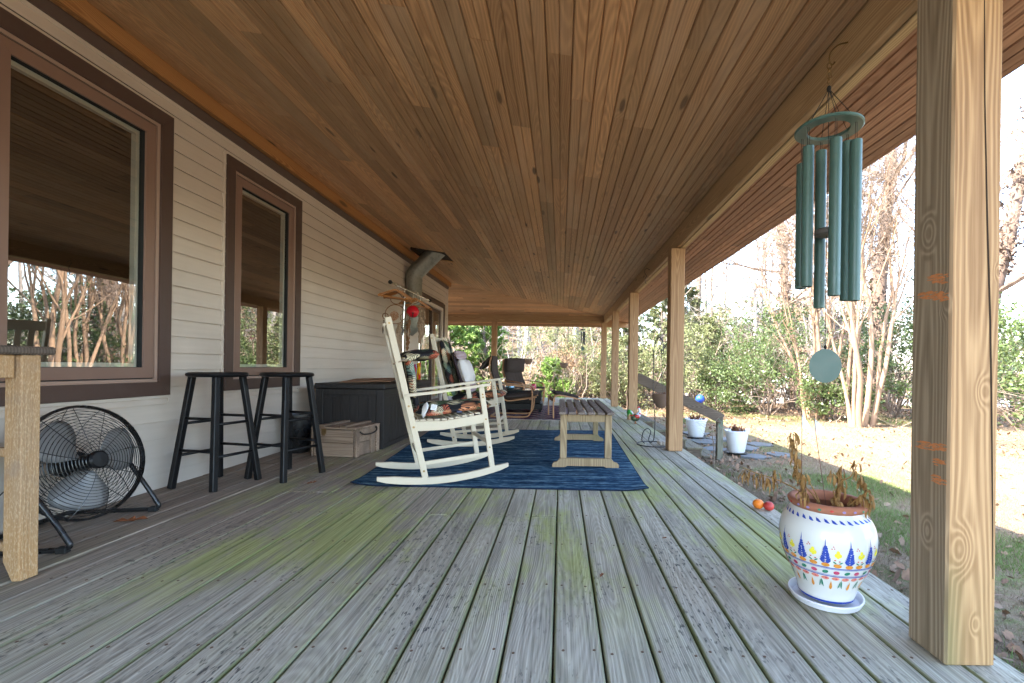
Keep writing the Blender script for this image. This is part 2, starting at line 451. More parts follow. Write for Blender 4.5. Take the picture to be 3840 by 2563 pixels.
def vinyl():
    t = NT('vinyl_siding'); co = t.coord(); rd = t.rand()
    n = t.noise(t.scaled(co, (20, 1.5, 40)), 1.0, 3.0); n2 = t.noise(t.wpos(), 1.3, 4.0, 0.6)
    c = t.mix(n, (0.52, 0.44, 0.37), (0.60, 0.515, 0.44))
    c = t.mix(t.rng(n2, 0.45, 0.75, 0.0, 0.35, True), c, (0.40, 0.33, 0.27))
    z = t.sep(t.wpos())[2]
    c = t.mix(t.rng(z, 0.0, 0.5, 0.35, 0.0, True), c, (0.42, 0.40, 0.385))
    t.bump(n, 0.12, 0.001)
    return t.fin(c, 0.55, 0.25)
M['vinyl'] = vinyl()
M['trim'] = plain('brown_window_trim', (0.078, 0.047, 0.038), 0.45, 0.35, var=0.08, dirt=((0.12, 0.085, 0.07), 0.25))
M['frame'] = plain('tan_brown_frame', (0.215, 0.13, 0.098), 0.45, 0.35, var=0.06)
M['frame2'] = plain('lighter_frame_lip', (0.34, 0.23, 0.18), 0.45, 0.35, var=0.06)
M['whiteframe'] = plain('pale_spacer', (0.62, 0.63, 0.57), 0.4, 0.35, var=0.06)
M['white_vinyl'] = plain('off_white_vinyl', (0.62, 0.56, 0.5), 0.4, 0.35, var=0.06)
M['black_paint'] = plain('black_stool_paint', (0.006, 0.006, 0.007), 0.42, 0.28, var=0.3, bump=0.05)
M['blackmetal'] = plain('black_metal', (0.012, 0.012, 0.013), 0.3, 0.5, var=0.2)
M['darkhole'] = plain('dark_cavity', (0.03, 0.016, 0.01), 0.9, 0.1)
M['chrome'] = plain('chrome', (0.62, 0.6, 0.58), 0.16, 0.5, 1.0, var=0.05)
M['galv'] = plain('galvanised_pipe', (0.26, 0.265, 0.235), 0.52, 0.4, 0.55, var=0.35, scale=30, dirt=((0.10, 0.10, 0.085), 0.6))
M['silver'] = plain('silver_blade', (0.20, 0.195, 0.19), 0.42, 0.5, 0.25, var=0.05)
M['rockwhite'] = plain('cream_white_paint', (0.55, 0.465, 0.34), 0.42, 0.35, var=0.05, scale=9, dirt=((0.42, 0.36, 0.27), 0.35), bump=0.03)
M['bolt'] = plain('brass_bolt', (0.30, 0.19, 0.08), 0.35, 0.5, 0.8)
M['screw'] = plain('rusty_screw', (0.13, 0.075, 0.045), 0.6, 0.3, 0.2, var=0.4, scale=3)
M['rubber'] = plain('rubber', (0.02, 0.02, 0.02), 0.8, 0.2)
M['black_box'] = wood('dark_resin_box', (0.017, 0.014, 0.013), (0.034, 0.029, 0.027), 'Z', rings=620, ringmix=0.5, fine=0.3, tone=(0.95, 1.05), knot=0, rough=0.55, spec=0.3, bump=0.3)
M['crate'] = wood('old_crate_wood', (0.15, 0.095, 0.062), (0.42, 0.305, 0.225), 'X', rings=620, ringmix=0.35, fine=0.4, tone=(0.85, 1.15), knot=0.6, knotscale=1.2, rough=0.8, splotch=((0.11, 0.08, 0.06), 0.75), spec=0.15)
M['bench'] = wood('weathered_teak_grey', (0.09, 0.065, 0.05), (0.26, 0.205, 0.17), 'Y', rings=620, tone=(0.9, 1.15), knot=0.2, rough=0.75, fmul=1.6)
M['bench_leg'] = wood('weathered_teak_tan', (0.17, 0.115, 0.06), (0.38, 0.28, 0.165), 'Z', rings=620, tone=(0.95, 1.1), knot=0.0, rough=0.75, splotch=((0.17, 0.15, 0.07), 0.6), fmul=1.6)
def fleck(t, col, tt, fn):
    n = t.noise(t.scaled(t.coord(), (230, 230, 75)), 1.0, 2.0, 0.6)
    col = t.mix(t.rng(n, 0.48, 0.66, 0.0, 0.5, True), col, (0.60, 0.44, 0.27))
    g = t.noise(t.coord(), 9.0, 4.0)
    return t.mix(t.rng(g, 0.5, 0.7, 0.0, 0.5, True), col, (0.27, 0.2, 0.15))
M['bar_leg'] = wood('mottled_oak_leg', (0.30, 0.155, 0.06), (0.50, 0.31, 0.15), 'Z', extra=fleck, rings=620, ringmix=0.15, fine=0.6, tone=(1, 1), knot=0, rough=0.7, splotch=((0.30, 0.22, 0.15), 0.65), fmul=2.0, bump=0.5)
M['bar_top'] = wood('dark_weathered_top', (0.055, 0.042, 0.034), (0.15, 0.115, 0.09), 'X', rings=620, tone=(1, 1), knot=0, rough=0.8)
M['bent'] = wood('bent_birch', (0.26, 0.115, 0.045), (0.44, 0.215, 0.09), 'X', rings=620, ringmix=0.3, tone=(1, 1), knot=0, rough=0.4, spec=0.4, bump=0.05)
M['hanger'] = wood('hanger_wood', (0.28, 0.11, 0.03), (0.46, 0.21, 0.07), 'Y', rings=620, ringmix=0.3, tone=(0.8, 1.2), knot=0, rough=0.4, spec=0.4, bump=0.05)
def fabric(name, col, var=0.25, s=220.0):
    t = NT(name); co = t.coord(); n = t.noise(co, 7.0, 4.0); w = t.noise(co, s, 2.0)
    lo = tuple(c*(1-var) for c in col); hi = tuple(c*(1+var) for c in col)
    t.bump(t.math('ADD', w, t.math('MULTIPLY', n, 2.0)), 0.35, 0.002)
    return t.fin(t.mix(t.math('MULTIPLY_ADD', n, 0.7, t.math('MULTIPLY', w, 0.3)), lo, hi), 0.9, 0.1)
M['cush_dark'] = fabric('dark_brown_canvas', (0.062, 0.048, 0.042))
M['pillow_w'] = fabric('cream_pillow', (0.62, 0.58, 0.54), 0.08)
M['pillow_d'] = fabric('plum_pillow_back', (0.05, 0.035, 0.04))
def striped():
    t = NT('striped_pillow_band'); z = t.sep(t.coord())[2]
    s = t.math('SINE', t.math('MULTIPLY', z, 420.0))
    return t.fin(t.mix(t.rng(s, -0.2, 0.2, 0, 1), (0.20, 0.12, 0.13), (0.5, 0.4, 0.4)), 0.9, 0.1)
M['pillow_s'] = striped()
def tropical():
    """dark cloth printed with big fronds: each Voronoi cell is one leaf with ribs of its own direction and colour"""
    t = NT('tropical_leaf_print'); co = t.coord()
    co = t.vmath('ADD', co, t.comb(t.math('MULTIPLY', t.rand(), 3.0), 0.0, 0.0))
    wob = t.n('TexNoise'); t.put(co, wob.inputs['Vector']); wob.inputs['Scale'].default_value = 9.0
    v = t.vmath('ADD', co, t.vmath('SCALE', t.vmath('SUBTRACT', wob.outputs['Color'], (0.5, 0.5, 0.5)), None, 0.05))
    def layer(scale, freq, seed):
        vo = t.n('TexVoronoi', feature='F1'); t.put(t.vmath('ADD', v, (seed, seed*1.7, seed*0.3)), vo.inputs['Vector']); vo.inputs['Scale'].default_value = scale
        d = vo.outputs['Distance']; c = vo.outputs['Color']; pos = vo.outputs['Position']
        r, g, b = t.sep(c)
        loc = t.vmath('SUBTRACT', t.vmath('ADD', v, (seed, seed*1.7, seed*0.3)), t.vmath('SCALE', pos, None, 1.0))
        x, y, z = t.sep(loc)
        ang = t.math('MULTIPLY', g, 6.28)
        u = t.math('ADD', t.math('MULTIPLY', t.math('ADD', x, y), t.math('COSINE', ang)), t.math('MULTIPLY', z, t.math('SINE', ang)))
        w = t.math('SUBTRACT', t.math('MULTIPLY', z, t.math('COSINE', ang)), t.math('MULTIPLY', t.math('ADD', x, y), t.math('SINE', ang)))
        rib = t.math('SINE', t.math('MULTIPLY', t.math('ADD', u, t.math('MULTIPLY', t.math('ABSOLUTE', w), 0.9)), freq))
        leaf = t.math('MULTIPLY', t.rng(rib, -0.6, -0.2, 0, 1), t.rng(t.math('MULTIPLY', d, 1.0), 0.42, 0.62, 1.0, 0.0))
        cc = t.ramp(r, [(0.0, (0.02, 0.02, 0.022)), (0.30, (0.10, 0.15, 0.08)), (0.42, (0.62, 0.56, 0.38)), (0.50, (0.50, 0.13, 0.07)), (0.56, (0.30, 0.36, 0.23)), (0.62, (0.62, 0.25, 0.12)), (0.70, (0.17, 0.26, 0.22)), (0.78, (0.66, 0.58, 0.38))], 'CONSTANT')
        return leaf, cc
    l1, c1 = layer(8.5, 300.0, 0.0); l2, c2 = layer(12.0, 380.0, 4.3)
    col = t.mix(l2, (0.016, 0.015, 0.018), c2)
    col = t.mix(l1, col, c1)
    t.bump(t.noise(co, 240.0, 2.0), 0.2, 0.001)
    return t.fin(col, 0.85, 0.12)
M['tropical'] = tropical()
def rug_mat():
    t = NT('blue_rug'); co = t.coord()
    n1 = t.noise(t.scaled(co, (2.2, 24.0, 1)), 1.0, 5.0, 0.65); n2 = t.noise(t.scaled(co, (14, 40, 1)), 1.0, 4.0, 0.7); n3 = t.noise(co, 2.2, 3.0)
    k = t.math('ADD', t.math('MULTIPLY', n1, 0.6), t.math('MULTIPLY', n2, 0.4))
    c = t.ramp(k, [(0.38, (0.005, 0.012, 0.028)), (0.46, (0.014, 0.042, 0.085)), (0.52, (0.035, 0.09, 0.15)), (0.59, (0.15, 0.24, 0.28))])
    c = t.mix(t.rng(n3, 0.55, 0.7, 0, 0.3, True), c, (0.05, 0.085, 0.11))
    t.bump(t.noise(co, 300.0, 2.0), 0.5, 0.002)
    return t.fin(c, 0.95, 0.05)
M['rug'] = rug_mat()
M['rug_edge'] = fabric('rug_binding', (0.012, 0.022, 0.045))
def rug2_mat():
    t = NT('persian_rug'); co = t.coord()
    x, y, z = t.sep(co)
    n = t.noise(co, 30.0, 3.0, 0.7)
    med = t.voro(t.scaled(co, (1, 1, 1)), 2.4); zig = t.math('PINGPONG', t.math('ADD', x, t.math('MULTIPLY', t.math('PINGPONG', y, 0.18), 1.0)), 0.22)
    k = t.math('ADD', t.math('MULTIPLY', zig, 2.2), t.math('MULTIPLY', n, 0.5))
    c = t.ramp(k, [(0.2, (0.03, 0.028, 0.05)), (0.38, (0.20, 0.055, 0.065)), (0.5, (0.30, 0.24, 0.21)), (0.62, (0.05, 0.05, 0.09)), (0.72, (0.24, 0.09, 0.10))], 'CONSTANT')
    c = t.mix(t.rng(n, 0.4, 0.7, 0, 0.5), c, (0.12, 0.09, 0.10))
    return t.fin(c, 0.95, 0.05)
M['rug2'] = rug2_mat()
def ground_mat():
    t = NT('lawn_and_leaf_litter'); w = t.wpos(); x, y, z = t.sep(w)
    n1 = t.noise(w, 0.9, 4.0, 0.6); n2 = t.noise(w, 11.0, 4.0, 0.7); n3 = t.noise(w, 60.0, 3.0, 0.7)
    straw = t.mix(n3, (0.10, 0.07, 0.042), (0.29, 0.215, 0.14))
    green = t.mix(n3, (0.05, 0.085, 0.022), (0.17, 0.20, 0.06))
    litter = t.mix(n3, (0.045, 0.032, 0.02), (0.21, 0.145, 0.09))
    g = t.math('MULTIPLY', t.rng(t.math('ADD', n1, t.math('MULTIPLY', n2, 0.5)), 0.72, 0.92, 0, 0.85, True), 1.0)
    near = t.rng(x, 3.4, 5.0, 1.0, 0.35, True)
    c = t.mix(t.math('MULTIPLY', g, near), straw, green)
    far = t.math('MAXIMUM', t.rng(t.math('ADD', y, t.math('MULTIPLY', n1, 3.0)), 12.0, 15.5, 0.0, 1.0, True), t.rng(t.math('ADD', x, t.math('MULTIPLY', n1, 3.0)), 15.0, 18.0, 0.0, 1.0, True))
    c = t.mix(t.math('MULTIPLY', far, t.rng(n2, 0.35, 0.55, 0.55, 1.0)), c, litter)
    mulch = t.math('MULTIPLY', t.rng(x, 2.0, 2.8, 1.0, 0.0, True), t.rng(y, 12, 13, 1.0, 0.2))
    c = t.mix(t.math('MULTIPLY', mulch, t.rng(n2, 0.3, 0.6, 0.4, 1.0)), c, t.mix(n3, (0.02, 0.015, 0.012), (0.10, 0.055, 0.035)))
    t.bump(t.math('ADD', n3, n2), 0.6, 0.03)
    return t.fin(c, 0.95, 0.1)
M['ground'] = ground_mat()
M['drive'] = plain('pale_gravel_drive', (0.42, 0.39, 0.35), 0.9, 0.1, var=0.3, scale=30)
M['slate'] = plain('slate_slab', (0.12, 0.125, 0.125), 0.7, 0.3, var=0.35, scale=6, dirt=((0.11, 0.12, 0.06), 0.5), bump=0.2)
def glass_pane():
    t = NT('window_glass')
    t.p.inputs['Base Color'].default_value = (0.012, 0.011, 0.010, 1); t.p.inputs['Roughness'].default_value = 0.9
    t.p.inputs['Specular IOR Level'].default_value = 0.0
    g = t.n('BsdfGlossy'); g.inputs['Roughness'].default_value = 0.0; g.inputs['Color'].default_value = (0.97, 0.96, 0.94, 1)
    tr = t.n('BsdfTransparent'); tr.inputs['Color'].default_value = (0.82, 0.84, 0.81, 1)
    lw = t.n('LayerWeight'); lw.inputs['Blend'].default_value = 0.5
    fac = t.rng(lw.outputs['Facing'], 0.0, 1.0, 0.17, 0.6)
    m = t.n('MixShader'); t.put(fac, m.inputs[0]); t.l(tr.outputs[0], m.inputs[1]); t.l(g.outputs[0], m.inputs[2])
    t.l(m.outputs[0], t.out.inputs[0])
    return t.mat
M['glass'] = glass_pane()
M['room'] = plain('dim_room', (0.05, 0.045, 0.04), 0.9, 0.1)
M['chime'] = plain('green_chime_enamel', (0.065, 0.125, 0.105), 0.38, 0.4, 0.0, var=0.12, scale=40)
M['cord'] = plain('dark_cord', (0.02, 0.018, 0.016), 0.8, 0.2)
M['clapper'] = plain('grey_wood_disc', (0.10, 0.085, 0.075), 0.6, 0.3)
M['terracotta'] = plain('terracotta', (0.34, 0.135, 0.075), 0.75, 0.2, var=0.2, dirt=((0.22, 0.10, 0.07), 0.5))
M['glaze'] = plain('white_glaze', (0.62, 0.62, 0.58), 0.16, 0.5, var=0.03, scale=6)
M['saucer'] = plain('white_plastic_saucer', (0.62, 0.63, 0.66), 0.35, 0.4, var=0.05)
for nm, c in (('p_blue', (0.03, 0.065, 0.33)), ('p_orange', (0.62, 0.25, 0.04)), ('p_yellow', (0.75, 0.66, 0.05)), ('p_red', (0.5, 0.06, 0.05)), ('p_green', (0.03, 0.20, 0.12)), ('p_pink', (0.70, 0.24, 0.17)), ('p_lilac', (0.28, 0.22, 0.42)), ('p_rose', (0.48, 0.06, 0.13))):
    M[nm] = plain(nm+'_glaze_paint', c, 0.25, 0.5, var=0.25, scale=60)
M['planter'] = plain('white_planter', (0.74, 0.74, 0.73), 0.4, 0.35, var=0.04, scale=7, dirt=((0.5, 0.46, 0.38), 0.3))
M['soil'] = plain('potting_soil', (0.025, 0.018, 0.013), 0.95, 0.1, var=0.5, bump=0.6)
M['deadleaf'] = plain('dead_curled_leaf', (0.25, 0.135, 0.045), 0.7, 0.2, var=0.55, scale=45)
M['deadleaf2'] = plain('dead_brown_leaf', (0.13, 0.055, 0.03), 0.8, 0.2, var=0.5, scale=45)
M['flag'] = plain('white_flag_cloth', (0.8, 0.82, 0.83), 0.7, 0.2, var=0.03)
M['wire'] = plain('rusty_wire', (0.12, 0.045, 0.03), 0.6, 0.4)
M['orange_fruit'] = plain('orange_fruit', (0.75, 0.20, 0.02), 0.4, 0.4, var=0.15)
M['red_fruit'] = plain('red_fruit', (0.42, 0.04, 0.03), 0.45, 0.4, var=0.35, scale=60)
M['coco'] = plain('brown_basket_bowl', (0.20, 0.135, 0.10), 0.7, 0.2, var=0.2, dirt=((0.2, 0.13, 0.1), 0.5))
M['redshine'] = plain('red_enamel', (0.55, 0.008, 0.02), 0.12, 0.5, var=0.05)
M['fur'] = plain('tan_fur', (0.42, 0.18, 0.07), 0.9, 0.1, var=0.5, scale=80)
M['feather'] = plain('pale_feather', (0.33, 0.24, 0.17), 0.85, 0.1, var=0.5, scale=60)
M['darkfeather'] = plain('dark_feather', (0.05, 0.04, 0.04), 0.8, 0.1, var=0.5, scale=60)
M['hoop'] = plain('leather_hoop', (0.2, 0.095, 0.04), 0.6, 0.3, var=0.3)
M['leather'] = plain('dark_leather', (0.05, 0.022, 0.015), 0.5, 0.4, var=0.3)
M['twine'] = plain('pale_twine', (0.62, 0.55, 0.44), 0.8, 0.1)
M['cardboard'] = plain('flat_cardboard', (0.24, 0.13, 0.075), 0.8, 0.2, var=0.15)
M['paper'] = plain('white_paper', (0.75, 0.73, 0.7), 0.7, 0.2, var=0.03)
M['ink'] = plain('grey_ink', (0.2, 0.2, 0.25), 0.8, 0.1)
M['navy'] = plain('navy_label', (0.01, 0.018, 0.05), 0.6, 0.2)
M['brass'] = plain('brass_hasp', (0.20, 0.12, 0.045), 0.45, 0.5, 0.7, var=0.4)
M['rope'] = plain('dark_rope', (0.035, 0.028, 0.025), 0.9, 0.1, var=0.5, scale=90)
M['red_oak'] = plain('oak_leaf', (0.24, 0.085, 0.035), 0.8, 0.2, var=0.4, scale=30)
M['brownwall'] = plain('far_brown_siding', (0.17, 0.085, 0.06), 0.8, 0.2, var=0.15)
M['roofing'] = plain('asphalt_shingle', (0.06, 0.055, 0.05), 0.9, 0.1, var=0.3)
M['chalk'] = plain('orange_paint_smear', (0.55, 0.21, 0.08), 0.8, 0.1, var=0.4, scale=60)
M['crack'] = plain('crack_shadow', (0.035, 0.022, 0.014), 0.9, 0.1)
M['tinsel'] = plain('grey_shell', (0.42, 0.36, 0.30), 0.8, 0.2, var=0.2)
M['bluepot'] = plain('cobalt_ball', (0.02, 0.07, 0.4), 0.2, 0.5)
M['carpaint'] = plain('silver_grey_car', (0.4, 0.42, 0.45), 0.3, 0.5)
# ================================================================ STRUCTURE
rng = random.Random(7)
WX = -2.65            # house wall plane
XE = 1.303            # deck edge
YB = -2.4             # how far the porch goes on behind the camera
YF = 12.55            # far deck edge
GZ = -0.66            # lawn level beside the deck

# ---- deck: every board its own object, rounded edges, gaps between
deck = setting('deck')
def deck_board(x0, x1, y0, y1, z=0.0):
    g = 0.0029
    a, b = x0+g, x1-g
    t = 0.032; e = 0.006
    poly = [(a, -t), (b, -t), (b, -e), (b-0.0025, -0.0015), (b-e, 0), (a+e, 0), (a+0.0025, -0.0015), (a, -e)]
    m = MB(); m.prism([(p[0], p[1]+z) for p in poly], y0, y1, 'Y')
    return m
joists = [1.33-0.4064*k for k in range(9, 0, -1)]+[1.33+0.4064*k for k in range(0, 29)]
screws = MB()
for k in range(-18, 9):
    x0 = -0.011+0.146*k; x1 = x0+0.146
    ends = [YB]
    fixed = {-5: 2.54, -1: 2.54, 2: 2.54, 4: 2.95, 6: 4.17, 3: 3.77}.get(k)
    y = fixed if fixed is not None else joists[3+rng.randrange(9)]
    if fixed is None and y < 2.9: y = joists[13+rng.randrange(6)]
    while y < YF-0.8:
        ends.append(y); y += 0.4064*rng.choice([8, 9, 9, 10, 11])
    ends.append(YF+rng.uniform(-0.005, 0.01))
    for a, b in zip(ends[:-1], ends[1:]):
        z = rng.uniform(-0.002, 0.0015)
        deck_board(x0, x1, a+0.0015, b-0.0015, z).build('board', M['deck'], deck)
    for j in joists:
        if j < 0.4 or j > 6.5: continue
        for dx in (0.026, 0.120):
            if rng.random() < 0.08: continue
            sx = x0+dx+rng.uniform(-0.006, 0.006); sy = j+rng.uniform(-0.012, 0.012)
            screws.lathe([(0.0046, 0.0004), (0.0042, 0.0012), (0.0012, 0.0009)], 8, (sx, sy, 0.0008), capt=True)
o = screws.build('screws', M['screw'], deck); o['kind'] = 'stuff'
# boards of the deck that goes on round the house corner
for k in range(14):
    y0 = 10.50+0.146*k
    m = MB(); m.box((-7.0, y0+0.0035, -0.032), (-2.645, y0+0.1425, 0), 0.004)
    m.build('board', M['deck_far'], deck)
# joists, skirt and rim under the boards
m = MB()
for j in joists: m.box((WX, j-0.019, -0.24), (XE-0.045, j+0.019, -0.036))
m.build('joists', M['step'], deck)['kind'] = 'stuff'
m = MB(); m.box((XE-0.04, YB, -0.245), (XE-0.003, YF-0.05, -0.036), 0.003); m.build('rim_joist', M['rail'], deck)
m = MB(); m.box((-7.0, YF-0.045, -0.245), (XE-0.003, YF-0.008, -0.036), 0.003); m.build('rim_joist', M['rail'], deck)
m = MB()
for yy in (-1.5, 1.36, 4.67, 7.38, 9.85, 12.42): m.box((XE-0.19, yy-0.07, GZ-0.25), (XE-0.05, yy+0.07, -0.25))
m.build('pier', M['railpost'], deck)

# ---- ceiling plane
CS = -0.1375
def cz(x): return 2.24+CS*(x-1.15)
HX0, HY0, HX1, HY1 = -2.56, 10.50, 1.15, 12.42       # the hip line between the two slopes
def hipY(x): return HY0+(HY1-HY0)*(x-HX0)/(HX1-HX0)
def farz(y): return cz(HX0)+(2.24-cz(HX0))*(y-HY0)/(HY1-HY0)
ceiling = setting('ceiling')
def ceil_board(x0, x1, ya0, yb0, ya1, yb1, mat, name='board', zo=0.0):
    """one tongue and groove board, two beads wide: profile across X, following the slope. ya0/yb0 start/end at x0, ya1/yb1 at x1"""
    w = x1-x0; g = 0.0009; v = 0.0062; d = 0.0095
    us = [(g, -0.018), (w-g, -0.018), (w-g, -d), (w-g-v, 0), (w/2+v*0.75, 0), (w/2, -d*0.8), (w/2-v*0.75, 0), (g+v, 0), (g, -d)]
    poly = []
    for u, t in us:
        x = x0+u
        poly.append((x, cz(x)-t+zo))
    f0 = [ya0+(ya1-ya0)*(p[0]-x0)/w for p in poly]; f1 = [yb0+(yb1-yb0)*(p[0]-x0)/w for p in poly]
    m = MB(); m.prism(poly, f0, f1, 'Y')
    return m.build(name, mat, ceiling)
HOLE = (-2.43, -1.97, 7.35, 8.05)
w = 0.1298
nrow = int((1.15-HX0)/w)+1
for r in range(nrow):
    x0 = HX0+r*w; x1 = min(x0+w, 1.152)
    if x1-x0 < 0.03: continue
    cuts = []
    y = YB+rng.uniform(0.3, 2.4) if r % 3 else YB+rng.uniform(2.4, 4.5)
    while y < hipY(x0)-0.4:
        cuts.append(y); y += rng.choice([2.13, 2.44, 3.05, 3.66, 1.52])
    if x1 > HOLE[0]+0.02 and x0 < HOLE[1]-0.02:
        cuts = [c for c in cuts if not (HOLE[2]-0.3 < c < HOLE[3]+0.3)]
        spans = []; st = YB
        for c in [c for c in cuts if c < HOLE[2]]: spans.append((st, c)); st = c
        spans.append((st, HOLE[2])); st = HOLE[3]
        for c in [c for c in cuts if c > HOLE[3]]: spans.append((st, c)); st = c
        spans.append((st, None))
    else:
        pts = [YB]+cuts
        spans = list(zip(pts, cuts+[None]))
    for a, b in spans:
        e0, e1 = (b-0.0006, b-0.0006) if b is not None else (hipY(x0), hipY(x1))
        ceil_board(x0, x1, a+0.0006, e0, a+0.0006, e1, M['ceilingX'] if False else M['ceilingY'], zo=rng.uniform(0, 0.0018))
# the second slope beyond the hip, boards running the other way
LL = (HY1-HY0); nf = int(LL/w)+1
for r in range(nf):
    y0 = HY0+r*w; y1 = min(y0+w, HY1+0.002)
    if y1-y0 < 0.03: continue
    hx = lambda y: HX0+(HX1-HX0)*(y-HY0)/(HY1-HY0)
    cuts = [-7.0]
    x = -7+rng.uniform(0.6, 3)
    while x < hx(y0)-0.5: cuts.append(x); x += rng.choice([2.44, 3.05, 1.83])
    for a, b in zip(cuts, cuts[1:]+[None]):
        wv = y1-y0; g = 0.0009; v = 0.0062; d = 0.0095
        us = [(g, -0.018), (wv-g, -0.018), (wv-g, -d), (wv-g-v, 0), (wv/2+v*0.75, 0), (wv/2, -d*0.8), (wv/2-v*0.75, 0), (g+v, 0), (g, -d)]
        poly = [(y0+u, farz(y0+u)-t) for u, t in us]
        f0 = [a+0.0006]*len(poly)
        f1 = [(b-0.0006 if b is not None else hx(p[0])) for p in poly]
        m = MB(); m.prism(poly, f0, f1, 'X'); m.build('board', M['ceilingX'], ceiling)
# soffit boards outside the beam
ws = 0.108
for r in range(6):
    x0 = 1.256+r*ws; x1 = x0+ws
    cuts = [YB]
    y = YB+rng.uniform(1, 4)
    while y < 12.5: cuts.append(y); y += rng.choice([2.44, 3.05, 3.66, 4.2])
    for a, b in zip(cuts, cuts[1:]+[13.08]):
        ceil_board(x0, x1, a+0.0006, b-0.0006, a+0.0006, b-0.0006, M['soffit'], zo=0.0)
for r in range(5):                                   # soffit over the far end
    y0 = 12.53+r*0.11
    m = MB(); m.box((-7, y0+0.001, 2.150-0.028*r), (1.245, y0+0.109, 2.170-0.028*r), 0.004); m.build('board', M['ceilingX'], ceiling)
# dark opening round the flue pipe
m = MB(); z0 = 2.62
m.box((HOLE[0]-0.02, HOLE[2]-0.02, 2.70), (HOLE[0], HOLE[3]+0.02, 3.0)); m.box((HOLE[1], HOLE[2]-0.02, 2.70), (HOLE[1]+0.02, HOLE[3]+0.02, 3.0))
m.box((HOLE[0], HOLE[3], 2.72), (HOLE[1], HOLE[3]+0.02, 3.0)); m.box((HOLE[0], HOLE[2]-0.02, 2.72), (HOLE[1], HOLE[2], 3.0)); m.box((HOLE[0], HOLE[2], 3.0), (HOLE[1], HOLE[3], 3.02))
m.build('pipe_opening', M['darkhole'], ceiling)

# ---- roof above
roof = setting('roof')
m = MB()
def rp(x, t): return (x, cz(x)+t)
m.prism([rp(1.93, 0.022), rp(-2.7, 0.03), (-8.6, 3.95), (-8.6, 4.1), rp(-2.7, 0.24), rp(1.95, 0.13)], YB-0.2, 13.12, 'Y')
m.build('roof_deck', M['roofing'], roof)
m = MB(); m.prism([(1.905, cz(1.905)+0.004), (1.93, cz(1.93)+0.0), (1.93, cz(1.93)+0.135), (1.905, cz(1.905)+0.135)], YB-0.2, 13.12, 'Y')
m.build('fascia', M['soffit'], roof)
m = MB(); m.box((-7, 13.09, 2.0), (1.93, 13.12, 2.25)); m.build('fascia', M['ceilingX'], roof)
m = MB(); m.prism([(-8.6, GZ), (-8.8, GZ), (-14, GZ), (-14, 2.4), (-8.6, 4.1)], YB-0.2, 10.4, 'Y'); m.build('far_roof_slope', M['roofing'], roof)

# ---- beams
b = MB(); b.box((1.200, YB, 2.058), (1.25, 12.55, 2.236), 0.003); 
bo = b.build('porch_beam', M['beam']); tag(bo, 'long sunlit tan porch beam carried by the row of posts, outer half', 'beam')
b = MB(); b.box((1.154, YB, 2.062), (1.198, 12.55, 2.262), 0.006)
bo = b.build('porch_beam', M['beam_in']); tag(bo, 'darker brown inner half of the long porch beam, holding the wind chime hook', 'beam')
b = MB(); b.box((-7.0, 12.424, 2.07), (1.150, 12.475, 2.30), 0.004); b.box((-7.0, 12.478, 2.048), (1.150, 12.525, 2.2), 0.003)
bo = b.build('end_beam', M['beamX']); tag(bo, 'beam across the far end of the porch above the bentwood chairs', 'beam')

# ---- posts
def post(y, x0, lab, mat, extra=None, w=0.142, x=None):
    t = thing('porch_post', lab, 'post', (x0+w/2, y+w/2, 0), 0, 'porch posts')
    m = MB(); m.box((-w/2, -w/2, 0.001), (w/2, w/2, 2.056), 0.006)
    m.build('shaft', mat, t)
    return t
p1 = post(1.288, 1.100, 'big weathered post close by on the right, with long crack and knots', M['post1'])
m = MB()    # the long drying crack down the front face
pts = [(0.012, 1.95), (0.018, 1.6), (0.030, 1.25), (0.042, 0.98), (0.050, 0.7), (0.056, 0.45), (0.060, 0.25)]
fr = -0.0716
for k in range(len(pts)-1):
    a, b2 = pts[k], pts[k+1]
    wa = 0.0012+0.0018*math.sin(PI*k/(len(pts)-1)); wb = 0.0012+0.0018*math.sin(PI*(k+1)/(len(pts)-1))
    m.add([(a[0]-wa, fr, a[1]), (a[0]+wa, fr, a[1]), (b2[0]+wb, fr, b2[1]), (b2[0]-wb, fr, b2[1])], [(0, 1, 2, 3)])
m.build('crack', M['crack'], p1)
m = MB()
for zc, n_, wv in ((1.10, 40, 0.06), (1.05, 70, 0.10), (0.613, 50, 0.10), (0.573, 16, 0.035), (0.52, 26, 0.04)):
    for i in range(n_):
        yy = -0.069+rng.random()*wv; zz = zc+rng.uniform(-0.012, 0.012)+0.18*(yy+0.069)*(1 if zc > 1 else -0.25)
        xx = -0.0714-0.00001*i; L_ = rng.uniform(0.008, 0.03); m.add([(xx, yy, zz), (xx, min(0.068, yy+L_), zz+rng.uniform(-0.002, 0.003)), (xx, min(0.068, yy+L_*0.8), zz+rng.uniform(0.002, 0.005)), (xx, yy+0.002, zz+0.003)], [(0, 1, 2, 3)])
m.build('paint_smear', M['chalk'], p1)['kind'] = 'stuff'
post(4.60, 1.100, 'second porch post, tall arched grain, beside the black shepherd hook stand', M['post'])
post(7.33, 1.100, 'third porch post, the stair handrail starts from it, rooster at its foot', M['post'])
post(9.80, 1.100, 'fourth porch post, green damp foot, just past the stairs', M['post'])
post(12.40, 1.100, 'corner porch post at the far right where the two beams meet', M['post'])
post(12.40, -1.90, 'porch post under the end beam behind the left bentwood chair', M['post'])
post(12.40, -5.6, 'porch post round the corner at the far left', M['post'])
post(-2.0, 1.100, 'porch post behind the viewpoint at the near end', M['post'])

